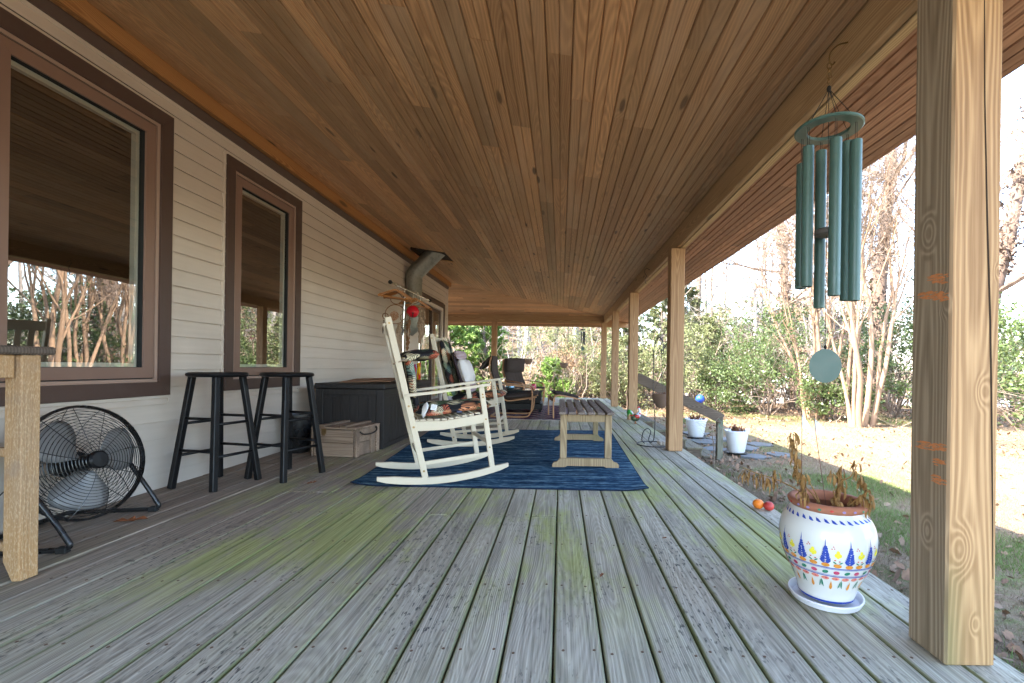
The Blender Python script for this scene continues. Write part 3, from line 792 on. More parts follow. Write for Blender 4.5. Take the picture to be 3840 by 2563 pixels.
# ---- ledger board and brown band where ceiling meets wall (part of the house)
house = thing('house', 'house with beige lap siding and brown trimmed windows along the left of the porch', 'house', (0, 0, 0))
m = MB(); m.prism([(-2.603, 2.648), (-2.558, 2.645), (-2.558, cz(-2.558)+0.004), (-2.603, cz(-2.603)+0.004)], YB, 10.52, 'Y'); m.build('ledger_board', M['ledger'], house)
m = MB(); m.prism([(-2.648, 2.588), (-2.622, 2.588), (-2.606, 2.640), (-2.606, 2.68), (-2.648, 2.68)], YB, 10.50, 'Y'); m.build('frieze_band', M['trim'], house)
# openings: (y0, y1, z0, z1)
W1 = (1.98, 3.055, 0.612, 2.467); W2 = (3.552, 4.572, 0.612, 2.462); DR = (8.42, 10.22, -0.01, 2.20)
OPN = [W1, W2, DR]
EXP = 0.1143
def siding(y0, y1, z0, z1):
    h = z1-z0
    m = MB(); e = 0.021
    # double lap profile: bottom edge stands proud, face leans back
    poly = [(WX-0.004, z0+0.007), (WX+e-0.0035, z0+0.007), (WX+e-0.0035, z0), (WX+e, z0), (WX+e, z0+0.003), (WX+0.001, z1+0.004), (WX-0.004, z1+0.004)]
    m.prism(poly, y0+0.0008, y1-0.0008, 'Y')
    m.build('siding_board', M['vinyl'], house)
ncourse = int(2.60/EXP)+1
for c in range(ncourse):
    z0 = -0.02+c*EXP; z1 = min(z0+EXP+0.001, 2.595)
    zc = (z0+z1)/2
    segs = []
    st = YB
    for (a, b2, lo, hi) in OPN:
        if z1 > lo+0.02 and z0 < hi-0.02:
            segs.append((st, a)); st = b2
            if z0 < lo-0.025: siding(a, b2, z0, lo-0.022)
            if z1 > hi+0.03: siding(a, b2, hi+0.022, z1)
    segs.append((st, 10.47))
    for a, b2 in segs:
        if b2-a < 0.05: continue
        L = b2-a
        if L > 4.0:
            j = a+rng.choice([1.6, 2.3, 3.1]) if (c//2) % 2 else a+rng.choice([2.6, 3.4])
            siding(a, j, z0, z1); siding(j, b2, z0, z1)
        else: siding(a, b2, z0, z1)
# J channels and corner post in beige
m = MB()
for (a, b2, lo, hi) in (W1, W2):
    for yy in (a-0.022, b2+0.002): m.box((WX, yy, lo-0.02), (WX+0.021, yy+0.02, hi+0.02), 0.002)
    m.box((WX, a-0.02, lo-0.022), (WX+0.020, b2+0.02, lo-0.002), 0.002)
    m.box((WX, a-0.02, hi+0.002), (WX+0.020, b2+0.02, hi+0.022), 0.002)
m.build('j_channel', M['vinyl'], house)
m = MB(); m.box((WX-0.08, 10.44, -0.3), (WX+0.022, 10.54, 2.6), 0.004); m.build('corner_post', M['vinyl'], house)
m = MB(); m.box((WX+0.0, YB, 2.565), (WX+0.014, 10.46, 2.592), 0.002); m.build('top_channel', M['vinyl'], house)
m = MB()
m.box((-8.8, 10.36, -0.6), (WX-0.08, 10.44, 2.6)); m.box((-8.8, YB, -0.6), (-8.7, 10.4, 2.6)); m.box((-8.8, YB-0.1, -0.6), (WX-0.005, YB, 2.6))
m.build('other_walls', M['vinyl'], house)
m = MB()     # sheathing behind the siding with the openings left out
ys = [YB, W1[0]+0.02, W1[1]-0.02, W2[0]+0.02, W2[1]-0.02, DR[0]+0.02, DR[1]-0.02, 10.44]
for i in range(0, 7, 2): m.box((WX-0.1, ys[i], -0.6), (WX-0.0045, ys[i+1], 2.66))
for (a, b2, lo, hi) in OPN:
    m.box((WX-0.1, a+0.02, hi-0.02), (WX-0.0045, b2-0.02, 2.66)); m.box((WX-0.1, a+0.02, -0.6), (WX-0.0045, b2-0.02, lo+0.02))
m.build('wall_core', M['room'], house)
m = MB(); m.box((-6.0, YB, -0.02), (WX-0.1, 10.36, 0)); m.box((-6.0, YB, 2.58), (WX-0.1, 10.36, 2.6)); m.box((-6.05, YB, 0), (-6.0, 10.36, 2.6))
m.build('room', M['room'], house)

def window(o):
    a, b2, lo, hi = o
    T = 0.088       # dark flat casing
    f = MB(); x0, x1 = WX+0.001, WX+0.032
    def ring(mb, a, b2, lo, hi, t, x0, x1, c=0.003):
        """mitred frame of four boards"""
        for q in (([a, lo], [b2, lo], [b2-t, lo+t], [a+t, lo+t]), ([b2, lo], [b2, hi], [b2-t, hi-t], [b2-t, lo+t]),
                  ([b2, hi], [a, hi], [a+t, hi-t], [b2-t, hi-t]), ([a, hi], [a, lo], [a+t, lo+t], [a+t, hi-t])):
            q = np.array(q, float); ce = q.mean(0)
            q2 = ce+(q-ce)*0.9994
            mb.prism([tuple(p) for p in q2], x0, x1, 'X')
    ring(f, a, b2, lo, hi, T, x0, x1)
    casing = f.build('window_casing', M['trim'], house)
    s = MB(); ring(s, a+T+0.001, b2-T-0.001, lo+T+0.001, hi-T-0.001, 0.02, WX-0.02, WX+0.021); s.build('frame_lip', M['frame2'], casing)
    s = MB(); ring(s, a+T+0.022, b2-T-0.022, lo+T+0.022, hi-T-0.022, 0.006, WX-0.02, WX+0.010); s.build('frame_groove', M['rubber'], casing)
    s = MB(); ring(s, a+T+0.0285, b2-T-0.0285, lo+T+0.0285, hi-T-0.0285, 0.066, WX-0.03, WX+0.017); s.build('sash', M['frame'], casing)
    g0 = T+0.094
    s = MB(); ring(s, a+g0-0.004, b2-g0+0.004, lo+g0-0.004, hi-g0+0.004, 0.007, WX-0.03, WX+0.006); s.build('glazing_bead', M['rubber'], casing)
    s = MB(); ring(s, a+g0, b2-g0, lo+g0, hi-g0, 0.028, WX-0.055, WX-0.026); s.build('spacer', M['whiteframe'], casing)
    p = MB(); p.add([(WX-0.012, a+g0, lo+g0), (WX-0.012, b2-g0, lo+g0), (WX-0.012, b2-g0, hi-g0), (WX-0.012, a+g0, hi-g0)], [(0, 1, 2, 3)])
    p.build('pane', M['glass'], casing)
window(W1); window(W2)
# sliding door
a, b2, lo, hi = DR
d = MB()
d.box((WX+0.001, a, 0), (WX+0.035, a+0.085, hi), 0.003); d.box((WX+0.001, b2-0.085, 0), (WX+0.035, b2, hi), 0.003); d.box((WX+0.001, a+0.086, hi-0.085), (WX+0.035, b2-0.086, hi), 0.003)
door = d.build('sliding_door', M['trim'], house)
d = MB()
for yy in (a+0.09, b2-0.15): d.box((WX-0.05, yy, 0.03), (WX+0.02, yy+0.06, hi-0.09), 0.003)
d.box((WX-0.05, a+0.15, hi-0.16), (WX+0.02, b2-0.15, hi-0.09), 0.003); d.box((WX-0.06, a+0.09, 0.0), (WX+0.05, b2-0.09, 0.045), 0.004)
d.build('door_frame', M['white_vinyl'], door)
d = MB(); mid = (a+b2)/2
for (y0, y1, xx) in ((a+0.15, mid+0.04, -0.02), (mid-0.04, b2-0.15, -0.045)):
    d.box((WX+xx, y0, 0.05), (WX+xx+0.02, y0+0.06, hi-0.17), 0.002); d.box((WX+xx, y1-0.06, 0.05), (WX+xx+0.02, y1, hi-0.17), 0.002)
    d.box((WX+xx, y0+0.06, 0.05), (WX+xx+0.02, y1-0.06, 0.13), 0.002); d.box((WX+xx, y0+0.06, hi-0.24), (WX+xx+0.02, y1-0.06, hi-0.17), 0.002)
d.build('door_sash', M['trim'], door)
d = MB(); d.add([(WX-0.028, a+0.15, 0.1), (WX-0.028, b2-0.15, 0.1), (WX-0.028, b2-0.15, hi-0.2), (WX-0.028, a+0.15, hi-0.2)], [(0, 1, 2, 3)]); d.build('pane', M['glass'], door)
d = MB()
for k in range(1, 4): d.box((WX-0.036, a+0.15, 0.1+k*0.46), (WX-0.030, b2-0.15, 0.115+k*0.46))
for k in range(1, 5): d.box((WX-0.0362, a+0.15+k*0.31, 0.1), (WX-0.0302, a+0.165+k*0.31, hi-0.2))
d.build('muntins', M['whiteframe'], door)

# ---- ground: one sheet to the horizon, rising to a leafy bank beyond the far end
def gz(x, y):
    base = GZ+0.045*np.sin(x*0.7+1.0)*np.sin(y*0.5)*np.clip((x-2.5)/3, 0, 1)
    bank = 5.2*np.clip((y-17.5)/17.0, 0, 1)**1.25*np.clip((7.5-x+0.22*(y-18))/9.0, 0, 1)
    rise = 0.035*np.clip(y-24, 0, 60)*np.clip((x-2)/8, 0, 1)*0.3
    return base+bank+rise
xs = np.concatenate([[-900, -300, -120, -60], np.linspace(-36, 50, 130), [70, 120, 300, 900]])
ys = np.concatenate([[-900, -300, -100, -40, -20], np.linspace(-10, 60, 110), [80, 120, 300, 1000]])
X, Y = np.meshgrid(xs, ys, indexing='ij')
Z = gz(X, Y)
# leave room under the house and deck
V = np.stack([X, Y, Z], -1).reshape(-1, 3)
nx, ny = len(xs), len(ys)
I = np.arange(nx*ny).reshape(nx, ny)
F = np.stack([I[:-1, :-1], I[1:, :-1], I[1:, 1:], I[:-1, 1:]], -1).reshape(-1, 4)
g = link_mesh('ground', np_mesh('ground', V, F, M['ground'], smooth=True)); g['kind'] = 'structure'
# pale gravel drive behind the bushes
def strip(name, pts, wd, mat, zo=0.02):
    vs = []; fs = []
    for (x, y, ww) in pts: vs += [(x, y-ww/2), (x, y+ww/2)]
    vv = [(x, y, float(gz(np.array(x), np.array(y)))+zo) for x, y in vs]
    for k in range(len(pts)-1): fs.append((2*k, 2*k+2, 2*k+3, 2*k+1))
    m = MB(); m.add(vv, fs); o = m.build(name, mat); o['kind'] = 'structure'; return o
strip('driveway', [(x, 23.5-0.06*x*x*0.15+0.35*max(0, x-14), 4.4) for x in np.linspace(5.5, 45, 28)], 0, M['drive'], 0.05)

# ---- steps, handrail, slate path
stairs = thing('porch_steps', 'wooden steps going down from the deck edge to the slate path', 'steps', (0, 0, 0))
SY0, SY1 = 7.60, 9.72
for k in range(5):
    x0 = XE+0.005+0.27*k; z = -0.045-0.142*k
    for j in range(2):
        m = MB(); m.box((x0+j*0.137+0.002, SY0-0.02, z-0.035), (x0+j*0.137+0.135, SY1, z), 0.005); m.build('tread', M['step'], stairs)
    m = MB(); m.box((x0+0.235, SY0, z-0.175), (x0+0.255, SY1, z-0.036), 0.003); m.build('riser', M['step'], stairs)
m = MB()
poly = [(XE+0.005, -0.10)]
for k in range(5): poly += [(XE+0.23+0.27*k, -0.085-0.142*k), (XE+0.23+0.27*k, -0.225-0.142*k)]
poly = [(XE+0.005, -0.085)]
for k in range(5):
    zt = -0.083-0.142*k
    poly += [(XE+0.232+0.27*k, zt), (XE+0.232+0.27*k, zt-0.14)]
poly += [(XE+0.9, GZ-0.05), (XE+0.005, GZ-0.05)]
m.prism(poly, SY0, SY0+0.04, 'Y'); m.build('stringer', M['rail'], stairs)
m = MB(); m.prism(poly, SY1-0.05, SY1-0.01, 'Y'); m.build('stringer', M['rail'], stairs)
RP = (2.60, 7.50)
hr = thing('handrail', 'sloping grey timber handrail beside the steps', 'handrail', (0, 0, 0))
m = MB(); m.bar((1.245, 7.46, 0.69), (RP[0]+0.06, 7.46, 0.02), 0.038, 0.16, (0, 0, 1), 0.004); m.build('rail', M['rail'], hr)
m = MB(); m.box((RP[0]-0.01, RP[1]-0.02, GZ-0.1), (RP[0]+0.085, RP[1]+0.07, 0.10), 0.006); m.build('newel', M['railpost'], hr)
m = MB(); pts = [(RP[0]+0.04+0.075*math.cos(a*0.9)+0.003*a, 7.42+0.06*math.sin(a*0.9)-0.0, 0.05-0.012*a+0.03*math.sin(a*2.1)) for a in np.linspace(0, 12, 60)]
m.tube(pts, 0.0022, 4)
cd = m.build('twine', plain('green_twine', (0.06, 0.3, 0.2), 0.8, 0.1)); tag(cd, 'tangle of green twine wound round the top of the handrail', 'twine')
path = setting('path')
for (x, y, sx, sy, a) in ((2.95, 9.3, 0.55, 0.7, 0.2), (3.45, 8.55, 0.6, 0.55, -0.15), (2.85, 8.35, 0.5, 0.5, 0.1), (3.35, 9.6, 0.5, 0.6, 0.5), (3.95, 9.0, 0.5, 0.5, 0.3), (3.1, 10.4, 0.6, 0.6, 0.1), (3.3, 7.75, 0.5, 0.45, -0.4), (3.85, 7.95, 0.45, 0.5, 0.25)):
    K = 5; poly = []
    for k in range(K):
        t = 2*PI*k/K+a; r = rng.uniform(0.85, 1.1)
        poly.append((x+sx*0.55*r*math.cos(t), y+sy*0.55*r*math.sin(t)))
    m = MB(); m.prism(poly, GZ-0.03, GZ+0.035+rng.uniform(0, 0.01), 'Z'); m.build('slate_slab', M['slate'], path)

# ---- brown outbuilding among the trees beyond the bushes
sh = thing('outbuilding', 'reddish brown sided outbuilding half hidden behind the bushes', 'building', (15.0, 30, 0), -0.35)
zb = float(gz(np.array(15.), np.array(30.)))
for k in range(13):
    m = MB(); m.prism([(-3.5, zb+0.30*k), (3.5, zb+0.30*k), (3.5, zb+0.30*k+0.31), (-3.5, zb+0.30*k+0.31)], -3.04, [-2.99, -2.99, -3.01, -3.01], 'Y')
    m.build('wall_board', M['brownwall'], sh)
m = MB(); m.box((-3.5, -2.98, zb-1), (3.5, 4, zb+3.9)); m.build('wall', M['brownwall'], sh)
m = MB(); m.prism([(-3.9, zb+3.8), (3.9, zb+3.8), (0, zb+5.6)], -3.4, 4.4, 'Y'); m.build('roof', M['roofing'], sh)
m = MB(); m.box((-3.62, -3.1, zb), (-3.46, -2.95, zb+3.9), 0.01); m.build('corner_board', M['whiteframe'], sh)
m = MB(); m.box((1.0, -3.07, zb+1.0), (2.1, -3.03, zb+2.3), 0.01); wn_ = m.build('window', M['whiteframe'], sh)
m = MB(); m.box((1.08, -3.085, zb+1.08), (2.02, -3.072, zb+2.22)); m.build('pane', M['room'], wn_)
# ---- a parked car glimpsed through the bushes
car = thing('parked_car', 'silver grey car parked on the gravel drive, glimpsed through the bushes', 'car', (13.8, 24.2, float(gz(np.array(13.8), np.array(24.2)))), 0.4)
m = MB(); prof = [(-2.2, 0.35), (2.15, 0.35), (2.2, 0.7), (1.5, 0.92), (0.9, 1.0), (0.4, 1.42), (-1.1, 1.45), (-1.8, 1.02), (-2.2, 0.95)]
m.prism(prof, -0.85, 0.85, 'Y'); m.build('body', M['carpaint'], car)
m = MB(); m.prism([(0.86, 1.0), (0.42, 1.34), (-1.02, 1.37), (-1.6, 1.02)], -0.865, 0.865, 'Y'); m.build('windows', M['rubber'], car)
for sx in (-1.35, 1.35):
    for sy in (-0.78, 0.78):
        m = MB(); m.tube([(sx, sy-0.1, 0.32), (sx, sy+0.1, 0.32)], 0.32, 18); wh = m.build('wheel', M['rubber'], car)
        m = MB(); m.tube([(sx, sy-0.11, 0.32), (sx, sy+0.11, 0.32)], 0.19, 14); m.build('rim', M['chrome'], wh)
# ================================================================ FURNITURE
def cushion(mb, lo, hi, puff=0.5, n=(14, 14), tufts=(), R=None, t=(0, 0, 0), wob=0.0, seed=0):
    """soft closed slab between lo and hi (x, y extents and thickness z), pinched at the edges and at the tufts"""
    r_ = random.Random(seed); nx, ny = n
    ph = [r_.uniform(0, 6) for _ in range(6)]
    def hgt(u, v):
        e = (max(0, 1-abs(u)**4)*max(0, 1-abs(v)**4))**puff
        for (tu, tv, tr) in tufts:
            e *= 1-0.45*math.exp(-((u-tu)**2+(v-tv)**2)/tr**2)
        return e+wob*0.3*math.sin(5*u+ph[0])*math.sin(4*v+ph[1])*e
    vs = []; fs = []
    cx, cy, cz_ = [(a+b)/2 for a, b in zip(lo, hi)]; hx, hy, hz = [(b-a)/2 for a, b in zip(lo, hi)]
    for s in (1, -1):
        for i in range(nx+1):
            for j in range(ny+1):
                u = -1+2*i/nx; v = -1+2*j/ny
                k = 1-0.06*(abs(u)**3*abs(v)**3)
                vs.append((cx+hx*u*k, cy+hy*v*k, cz_+s*hz*hgt(u, v)+wob*0.02*math.sin(3*u+ph[2]+2*v)))
    N = (nx+1)*(ny+1)
    for i in range(nx):
        for j in range(ny):
            a = i*(ny+1)+j; b = a+1; c = a+ny+2; d = a+ny+1
            fs.append((a, d, c, b)); fs.append((N+a, N+b, N+c, N+d))
    edge = [(i*(ny+1)) for i in range(nx+1)]+[nx*(ny+1)+j for j in range(1, ny+1)]+[i*(ny+1)+ny for i in range(nx-1, -1, -1)]+[j for j in range(ny-1, 0, -1)]
    for k in range(len(edge)):
        a = edge[k]; b = edge[(k+1) % len(edge)]
        fs.append((a, b, N+b, N+a))
    st = len(mb.v); mb.add(vs, fs)
    if R is not None or any(t): mb.move(R, t, st)
    return mb

def ribbon(mb, path, y0, y1, t):
    """bent strip: path in x,z; y from y0 to y1; thickness t"""
    p = np.array(path, float); tg = np.zeros_like(p); tg[1:-1] = p[2:]-p[:-2]; tg[0] = p[1]-p[0]; tg[-1] = p[-1]-p[-2]
    tg /= np.linalg.norm(tg, axis=1)[:, None]; nm = np.stack([-tg[:, 1], tg[:, 0]], 1)*t/2
    a = p+nm; b = p-nm; K = len(p); vs = []
    for q, y in ((a, y0), (a, y1), (b, y1), (b, y0)): vs += [(x, y, z) for x, z in q]
    fs = []
    for k in range(K-1):
        for s_ in range(4):
            s2 = (s_+1) % 4; fs.append((s_*K+k, s_*K+k+1, s2*K+k+1, s2*K+k))
    fs.append((0, K, 2*K, 3*K)); fs.append((K-1, 4*K-1, 3*K-1, 2*K-1))
    return mb.add(vs, fs)

def smooth_path(pts, n=8):
    """Catmull-Rom through the points"""
    P = np.array(pts, float); P = np.vstack([2*P[0]-P[1], P, 2*P[-1]-P[-2]]); out = []
    for i in range(1, len(P)-2):
        for k in range(n):
            t = k/n; a, b, c, d = P[i-1], P[i], P[i+1], P[i+2]
            out.append(0.5*((2*b)+(c-a)*t+(2*a-5*b+4*c-d)*t*t+(-a+3*b-3*c+d)*t**3))
    out.append(P[-2]); return np.array(out)

# ---- rocking chairs
def rocker(lab, loc, rz, ds=0.0):
    t = thing('rocking_chair', lab, 'rocking chair', loc, rz, 'white wooden rocking chairs')
    W = 0.25
    for s in (-1, 1):
        y = s*W
        m = MB(); R_ = 1.75; xs_ = np.linspace(-0.43+ds, 0.475+ds*0.5, 17); x0 = -0.04
        top = []; bot = []
        for i, x in enumerate(xs_):
            zb = R_-math.sqrt(R_*R_-(x-x0)**2)+0.0005
            th = 0.048*(0.55+0.45*min(1, 6*min(i, 16-i)/16+0.25))
            bot.append((x, zb+(0.006 if i in (0, 16) else 0))); top.append((x, zb+th))
        m.prism(bot+top[::-1], y-0.0125, y+0.0125, 'Y'); m.build('runner', M['rockwhite'], t)
        m = MB(); m.bar((-0.118, y, 0.048), (-0.376+ds*0.2, y, 1.146), 0.024, 0.042, (0.97, 0, 0.22), 0.003); po = m.build('back_post', M['rockwhite'], t)
        m = MB()
        for z in (1.105, 0.545, 0.40, 0.095):
            x = -0.118-0.258*(z-0.048)/1.098
            m.tube([(x, y+s*0.0118, z), (x, y+s*0.0150, z)], 0.0075, 10)
        m.build('bolts', M['bolt'], po)['kind'] = 'stuff'
        m = MB(); m.bar((0.359, y, 0.052), (0.265, y, 0.675), 0.024, 0.038, (0.97, 0, 0.15), 0.003); lg = m.build('front_leg', M['rockwhite'], t)
        m = MB()
        for z in (0.62, 0.60, 0.44, 0.235):
            x = 0.359-0.094*(z-0.052)/0.623
            m.tube([(x, y+s*0.0118, z), (x, y+s*0.0150, z)], 0.0065, 10)
        m.build('bolts', M['bolt'], lg)['kind'] = 'stuff'
        m = MB()      # arm rest: long thin slat
        ribbon(m, smooth_path([(-0.255, 0.618), (-0.05, 0.640), (0.15, 0.668), (0.325, 0.692)], 5), y-0.030, y+0.030, 0.019)
        m.build('arm', M['rockwhite'], t)
        m = MB(); pr = [(-0.195, 0.372), (0.0, 0.375), (0.15, 0.395), (0.285, 0.415), (0.285, 0.478), (0.15, 0.457), (0.0, 0.436), (-0.205, 0.438)]
        m.prism(pr, y-0.010-s*0.0, y+0.010, 'Y'); m.build('seat_rail', M['rockwhite'], t)
        m = MB(); m.bar((-0.135, y, 0.146), (0.335, y, 0.190), 0.018, 0.026, c=0.002); m.build('stretcher', M['rockwhite'], t)
    for (x, z, h) in ((-0.362, 1.085, 0.075), (-0.245, 0.59, 0.05)):
        m = MB(); m.box((x-0.009, -W+0.013, z-h/2), (x+0.009, W-0.013, z+h/2), 0.003, rot=(0, -0.23, 0)); m.build('back_rail', M['rockwhite'], t)
    for k in range(6):
        yy = -0.17+0.068*k
        m = MB(); m.bar((-0.250, yy, 0.60), (-0.358, yy, 1.06), 0.034, 0.011, (1, 0, 0.2), 0.002); m.build('back_slat', M['rockwhite'], t)
    for k in range(10):
        x = -0.185+0.048*k; z = 0.437+0.04*max(0, (x+0.02)/0.27)**1.5
        m = MB(); m.box((x-0.0185, -W+0.011, z), (x+0.0185, W-0.011, z+0.012), 0.003); m.build('seat_slat', M['rockwhite'], t)
    m = MB(); m.bar((0.325, -W+0.013, 0.27), (0.325, W-0.013, 0.27), 0.02, 0.03, c=0.002); m.build('front_stretcher', M['rockwhite'], t)
    m = MB(); m.bar((-0.155, -W+0.013, 0.2), (-0.155, W-0.013, 0.2), 0.02, 0.03, c=0.002); m.build('rear_stretcher', M['rockwhite'], t)
    return t

r1 = rocker('nearer white rocking chair standing on the front of the blue rug', (-0.9175, 3.43, 0.008), math.radians(23))
r2 = rocker('farther white rocking chair, behind the first, with a throw pillow in it', (-0.955, 4.91, 0.008), 0.0, 0.03)
Ry = lambda a: np.array(Matrix.Rotation(a, 3, 'Y'))
def tt_(x): return [(u, v, 0.2) for u in (-0.33, 0.33) for v in (-0.4, 0.4)]
def world_cushion(lab, loc, rz, kind):
    c = thing('chair_cushion', lab, 'cushion', loc, rz, 'leaf print chair cushions')
    m = MB(); cushion(m, (-0.20, -0.235, -0.042), (0.36, 0.235, 0.042), 0.42, (18, 16), tt_(0), Ry(-0.085), (0.01, 0, 0.510), 0.3, 3)
    m.build('seat_pad', M['tropical'], c, smooth=True)
    if kind == 1:
        m = MB(); cushion(m, (-0.20, -0.20, -0.036), (0.20, 0.20, 0.036), 0.45, (16, 14), tt_(0), Ry(-PI/2-0.24+0.05+PI), (-0.205, 0, 0.69), 0.3, 5)
        m.build('back_pad', M['tropical'], c, smooth=True)
        m = MB(); cushion(m, (-0.14, -0.21, -0.038), (0.14, 0.21, 0.038), 0.5, (14, 14), (), Ry(-0.16), (-0.155, 0, 0.895), 0.4, 6)
        m.build('flopped_flap', M['tropical'], c, smooth=True)
        m = MB(); m.tube([(-0.305, -0.275, 0.845), (-0.285, -0.27, 0.852), (-0.255, -0.23, 0.86), (-0.24, -0.15, 0.87)], 0.005, 6); m.tube([(-0.31, -0.23, 0.835), (-0.335, -0.255, 0.83), (-0.325, -0.275, 0.84)], 0.005, 6); m.build('tie', M['feather'], c)
        m = MB(); cushion(m, (-0.055, -0.035, -0.012), (0.055, 0.035, 0.012), 0.3, (6, 6), (), Ry(PI/2+0.2), (-0.125, -0.232, 0.515), 0.3, 7); m.build('care_label', M['paper'], c, smooth=True)
        m = MB(); m.box((-0.085, -0.238, 0.512), (-0.045, -0.236, 0.552), rot=(0, 0.2, 0)); lb = m.build('price_tag', M['paper'], c)
        m = MB()
        for k in range(5): m.box((-0.081, -0.2392, 0.518+0.007*k), (-0.049-0.004*(k % 2), -0.2386, 0.5205+0.007*k), rot=(0, 0.2, 0), pivot=(-0.065, -0.238, 0.532))
        m.build('print', M['ink'], lb)['kind'] = 'stuff'
        m = MB(); m.box((0.095, -0.2285, 0.487), (0.135, -0.2245, 0.503), 0.001); nb = m.build('maker_label', M['navy'], c)
        m = MB()
        for k in range(5): m.box((0.100+0.0065*k, -0.2292, 0.4925), (0.104+0.0065*k, -0.2287, 0.4975))
        m.build('print', M['ink'], nb)['kind'] = 'stuff'
    else:
        m = MB(); cushion(m, (-0.31, -0.205, -0.038), (0.31, 0.205, 0.038), 0.42, (18, 14), tt_(0), Ry(PI/2-0.235), (-0.235, 0, 0.80), 0.3, 8)
        m.build('back_pad', M['tropical'], c, smooth=True)
    return c
world_cushion('tropical leaf print cushion on the nearer rocking chair, its top flopped forward', (-0.9175, 3.43, 0.008), math.radians(23), 1)
world_cushion('tropical leaf print cushion upright on the farther rocking chair', (-0.955, 4.91, 0.008), 0.0, 2)
pw = thing('throw_pillow', 'cream throw pillow with striped ends and plum back on the farther rocking chair', 'pillow', (-0.955, 4.91, 0.008), 0.0)
R_ = Ry(PI/2-0.33); T_ = (-0.075, -0.03, 0.765)
m = MB(); cushion(m, (-0.225, -0.20, -0.055), (0.225, 0.20, 0.0), 0.6, (12, 12), (), R_, T_, 0.1, 2); m.build('back_side', M['pillow_d'], pw, smooth=True)
m = MB(); cushion(m, (-0.135, -0.20, -0.045), (0.135, 0.20, 0.078), 0.5, (12, 12), (), R_, T_, 0.1, 2); m.build('front_panel', M['pillow_w'], pw, smooth=True)
for s in (-1, 1):
    m = MB(); cushion(m, (s*0.18-0.05, -0.20, -0.035), (s*0.18+0.05, 0.20, 0.052), 0.5, (6, 10), (), R_, T_, 0.1, 2); m.build('striped_end', M['pillow_s'], pw, smooth=True)

# ---- low slatted table
bt = thing('slatted_table', 'low slatted teak table standing on the blue rug', 'table', (0.215, 4.45, 0.009))
for k in range(6):
    x = -0.225+0.0785*k
    m = MB(); m.box((x, -0.75, 0.438), (x+0.060, 0.75, 0.460), 0.005); m.build('slat', M['bench'], bt)
for s in (-1, 1):
    y = s*0.68
    for sx in (-1, 1):
        m = MB(); m.box((sx*0.185-0.028, y-0.02, 0.075), (sx*0.185+0.028, y+0.02, 0.437), 0.004); lg = m.build('leg', M['bench_leg'], bt)
        m = MB()
        for zz in (0.412, 0.385): m.tube([(sx*0.185, y-0.0195, zz), (sx*0.185, y-0.0215, zz)], 0.005, 8)
        m.build('plug', M['bar_top'], lg)
    m = MB(); m.box((-0.156, y-0.015, 0.375), (0.156, y+0.015, 0.436), 0.003); m.build('apron', M['bench_leg'], bt)
    m = MB(); pr = [(-0.275, 0.001), (-0.275, 0.022), (-0.262, 0.038), (-0.235, 0.045), (-0.215, 0.07), (-0.2, 0.074), (0.2, 0.074), (0.215, 0.07), (0.235, 0.045), (0.262, 0.038), (0.275, 0.022), (0.275, 0.001), (0.17, 0.001), (0.15, 0.012), (-0.15, 0.012), (-0.17, 0.001)]
    m.prism(pr, y-0.021, y+0.021, 'Y'); m.build('foot', M['bench_leg'], bt)
for sx in (-1, 1):
    m = MB(); m.box((sx*0.185-0.012, -0.655, 0.375), (sx*0.185+0.012, 0.655, 0.434), 0.003); m.build('side_rail', M['bench_leg'], bt)

# ---- bar stools
def stool(lab, loc, rz):
    t = thing('bar_stool', lab, 'stool', loc, rz, 'black bar stools')
    m = MB(); m.lathe([(0.0, 0.735), (0.160, 0.735), (0.172, 0.741), (0.176, 0.750), (0.172, 0.760), (0.160, 0.766), (0.13, 0.763), (0.0, 0.761)], 40, capb=False); m.build('seat', M['black_paint'], t, smooth='auto')
    foot = 0.168; hd = 0.098
    P = lambda sx, sy, z: (sx*(foot+(hd-foot)*z/0.735), sy*(foot+(hd-foot)*z/0.735), z)
    for sx in (-1, 1):
        for sy in (-1, 1):
            m = MB(); m.bar(P(sx, sy, 0.001), P(sx, sy, 0.736), 0.036, 0.036, (0, 1, 0), 0.004); m.build('leg', M['black_paint'], t)
    for z1, z2 in ((0.25, 0.46),):
        for s in (-1, 1):
            for z, dz in ((z1, 0.0), (z2, 0.0)):
                m = MB(); m.tube([P(-1, s, z), P(1, s, z)], 0.0095, 10); m.build('rung', M['black_paint'], t, smooth=True)
                m = MB(); m.tube([P(s, -1, z-0.035), P(s, 1, z-0.035)], 0.0095, 10); m.build('rung', M['black_paint'], t, smooth=True)
    return t
stool('nearer black bar stool, the one beside the fan', (-2.345, 3.115, 0), math.radians(-12))
stool('second black bar stool, between the first stool and the wooden crate', (-2.025, 3.375, 0), math.radians(-18))

# ---- tall table at the left edge
tb = thing('bar_table', 'tall weathered oak bar table cut off by the left edge', 'table', (0, 0, 0))
m = MB(); m.box((-2.62, 0.95, 0.852), (-2.0, 1.808, 0.884), 0.008); m.build('table_top', M['bar_top'], tb)
def barleg(x, y):
    m = MB(); h = 0.0315; c = 0.022
    v = []
    for z, k in ((0.001, 1), (0.075, 0), (0.850, 0)):
        v += [(x-h+(c+0.012)*k, y-h+c*k*0.0, z), (x+h, y-h+c*k*0.3, z), (x+h, y+h, z), (x-h+(c+0.012)*k, y+h, z)]
    m.add(v, [(0, 3, 2, 1), (8, 9, 10, 11)]+[(b*4+i, b*4+(i+1) % 4, b*4+4+(i+1) % 4, b*4+4+i) for b in (0, 1) for i in range(4)])
    o = m.build('leg', M['bar_leg'], tb); bv = o.modifiers.new('edge', 'BEVEL'); bv.width = 0.003; bv.segments = 2
for x, y in ((-2.0445, 1.7315), (-2.56, 1.7315), (-2.0445, 1.02), (-2.56, 1.02)): barleg(x, y)
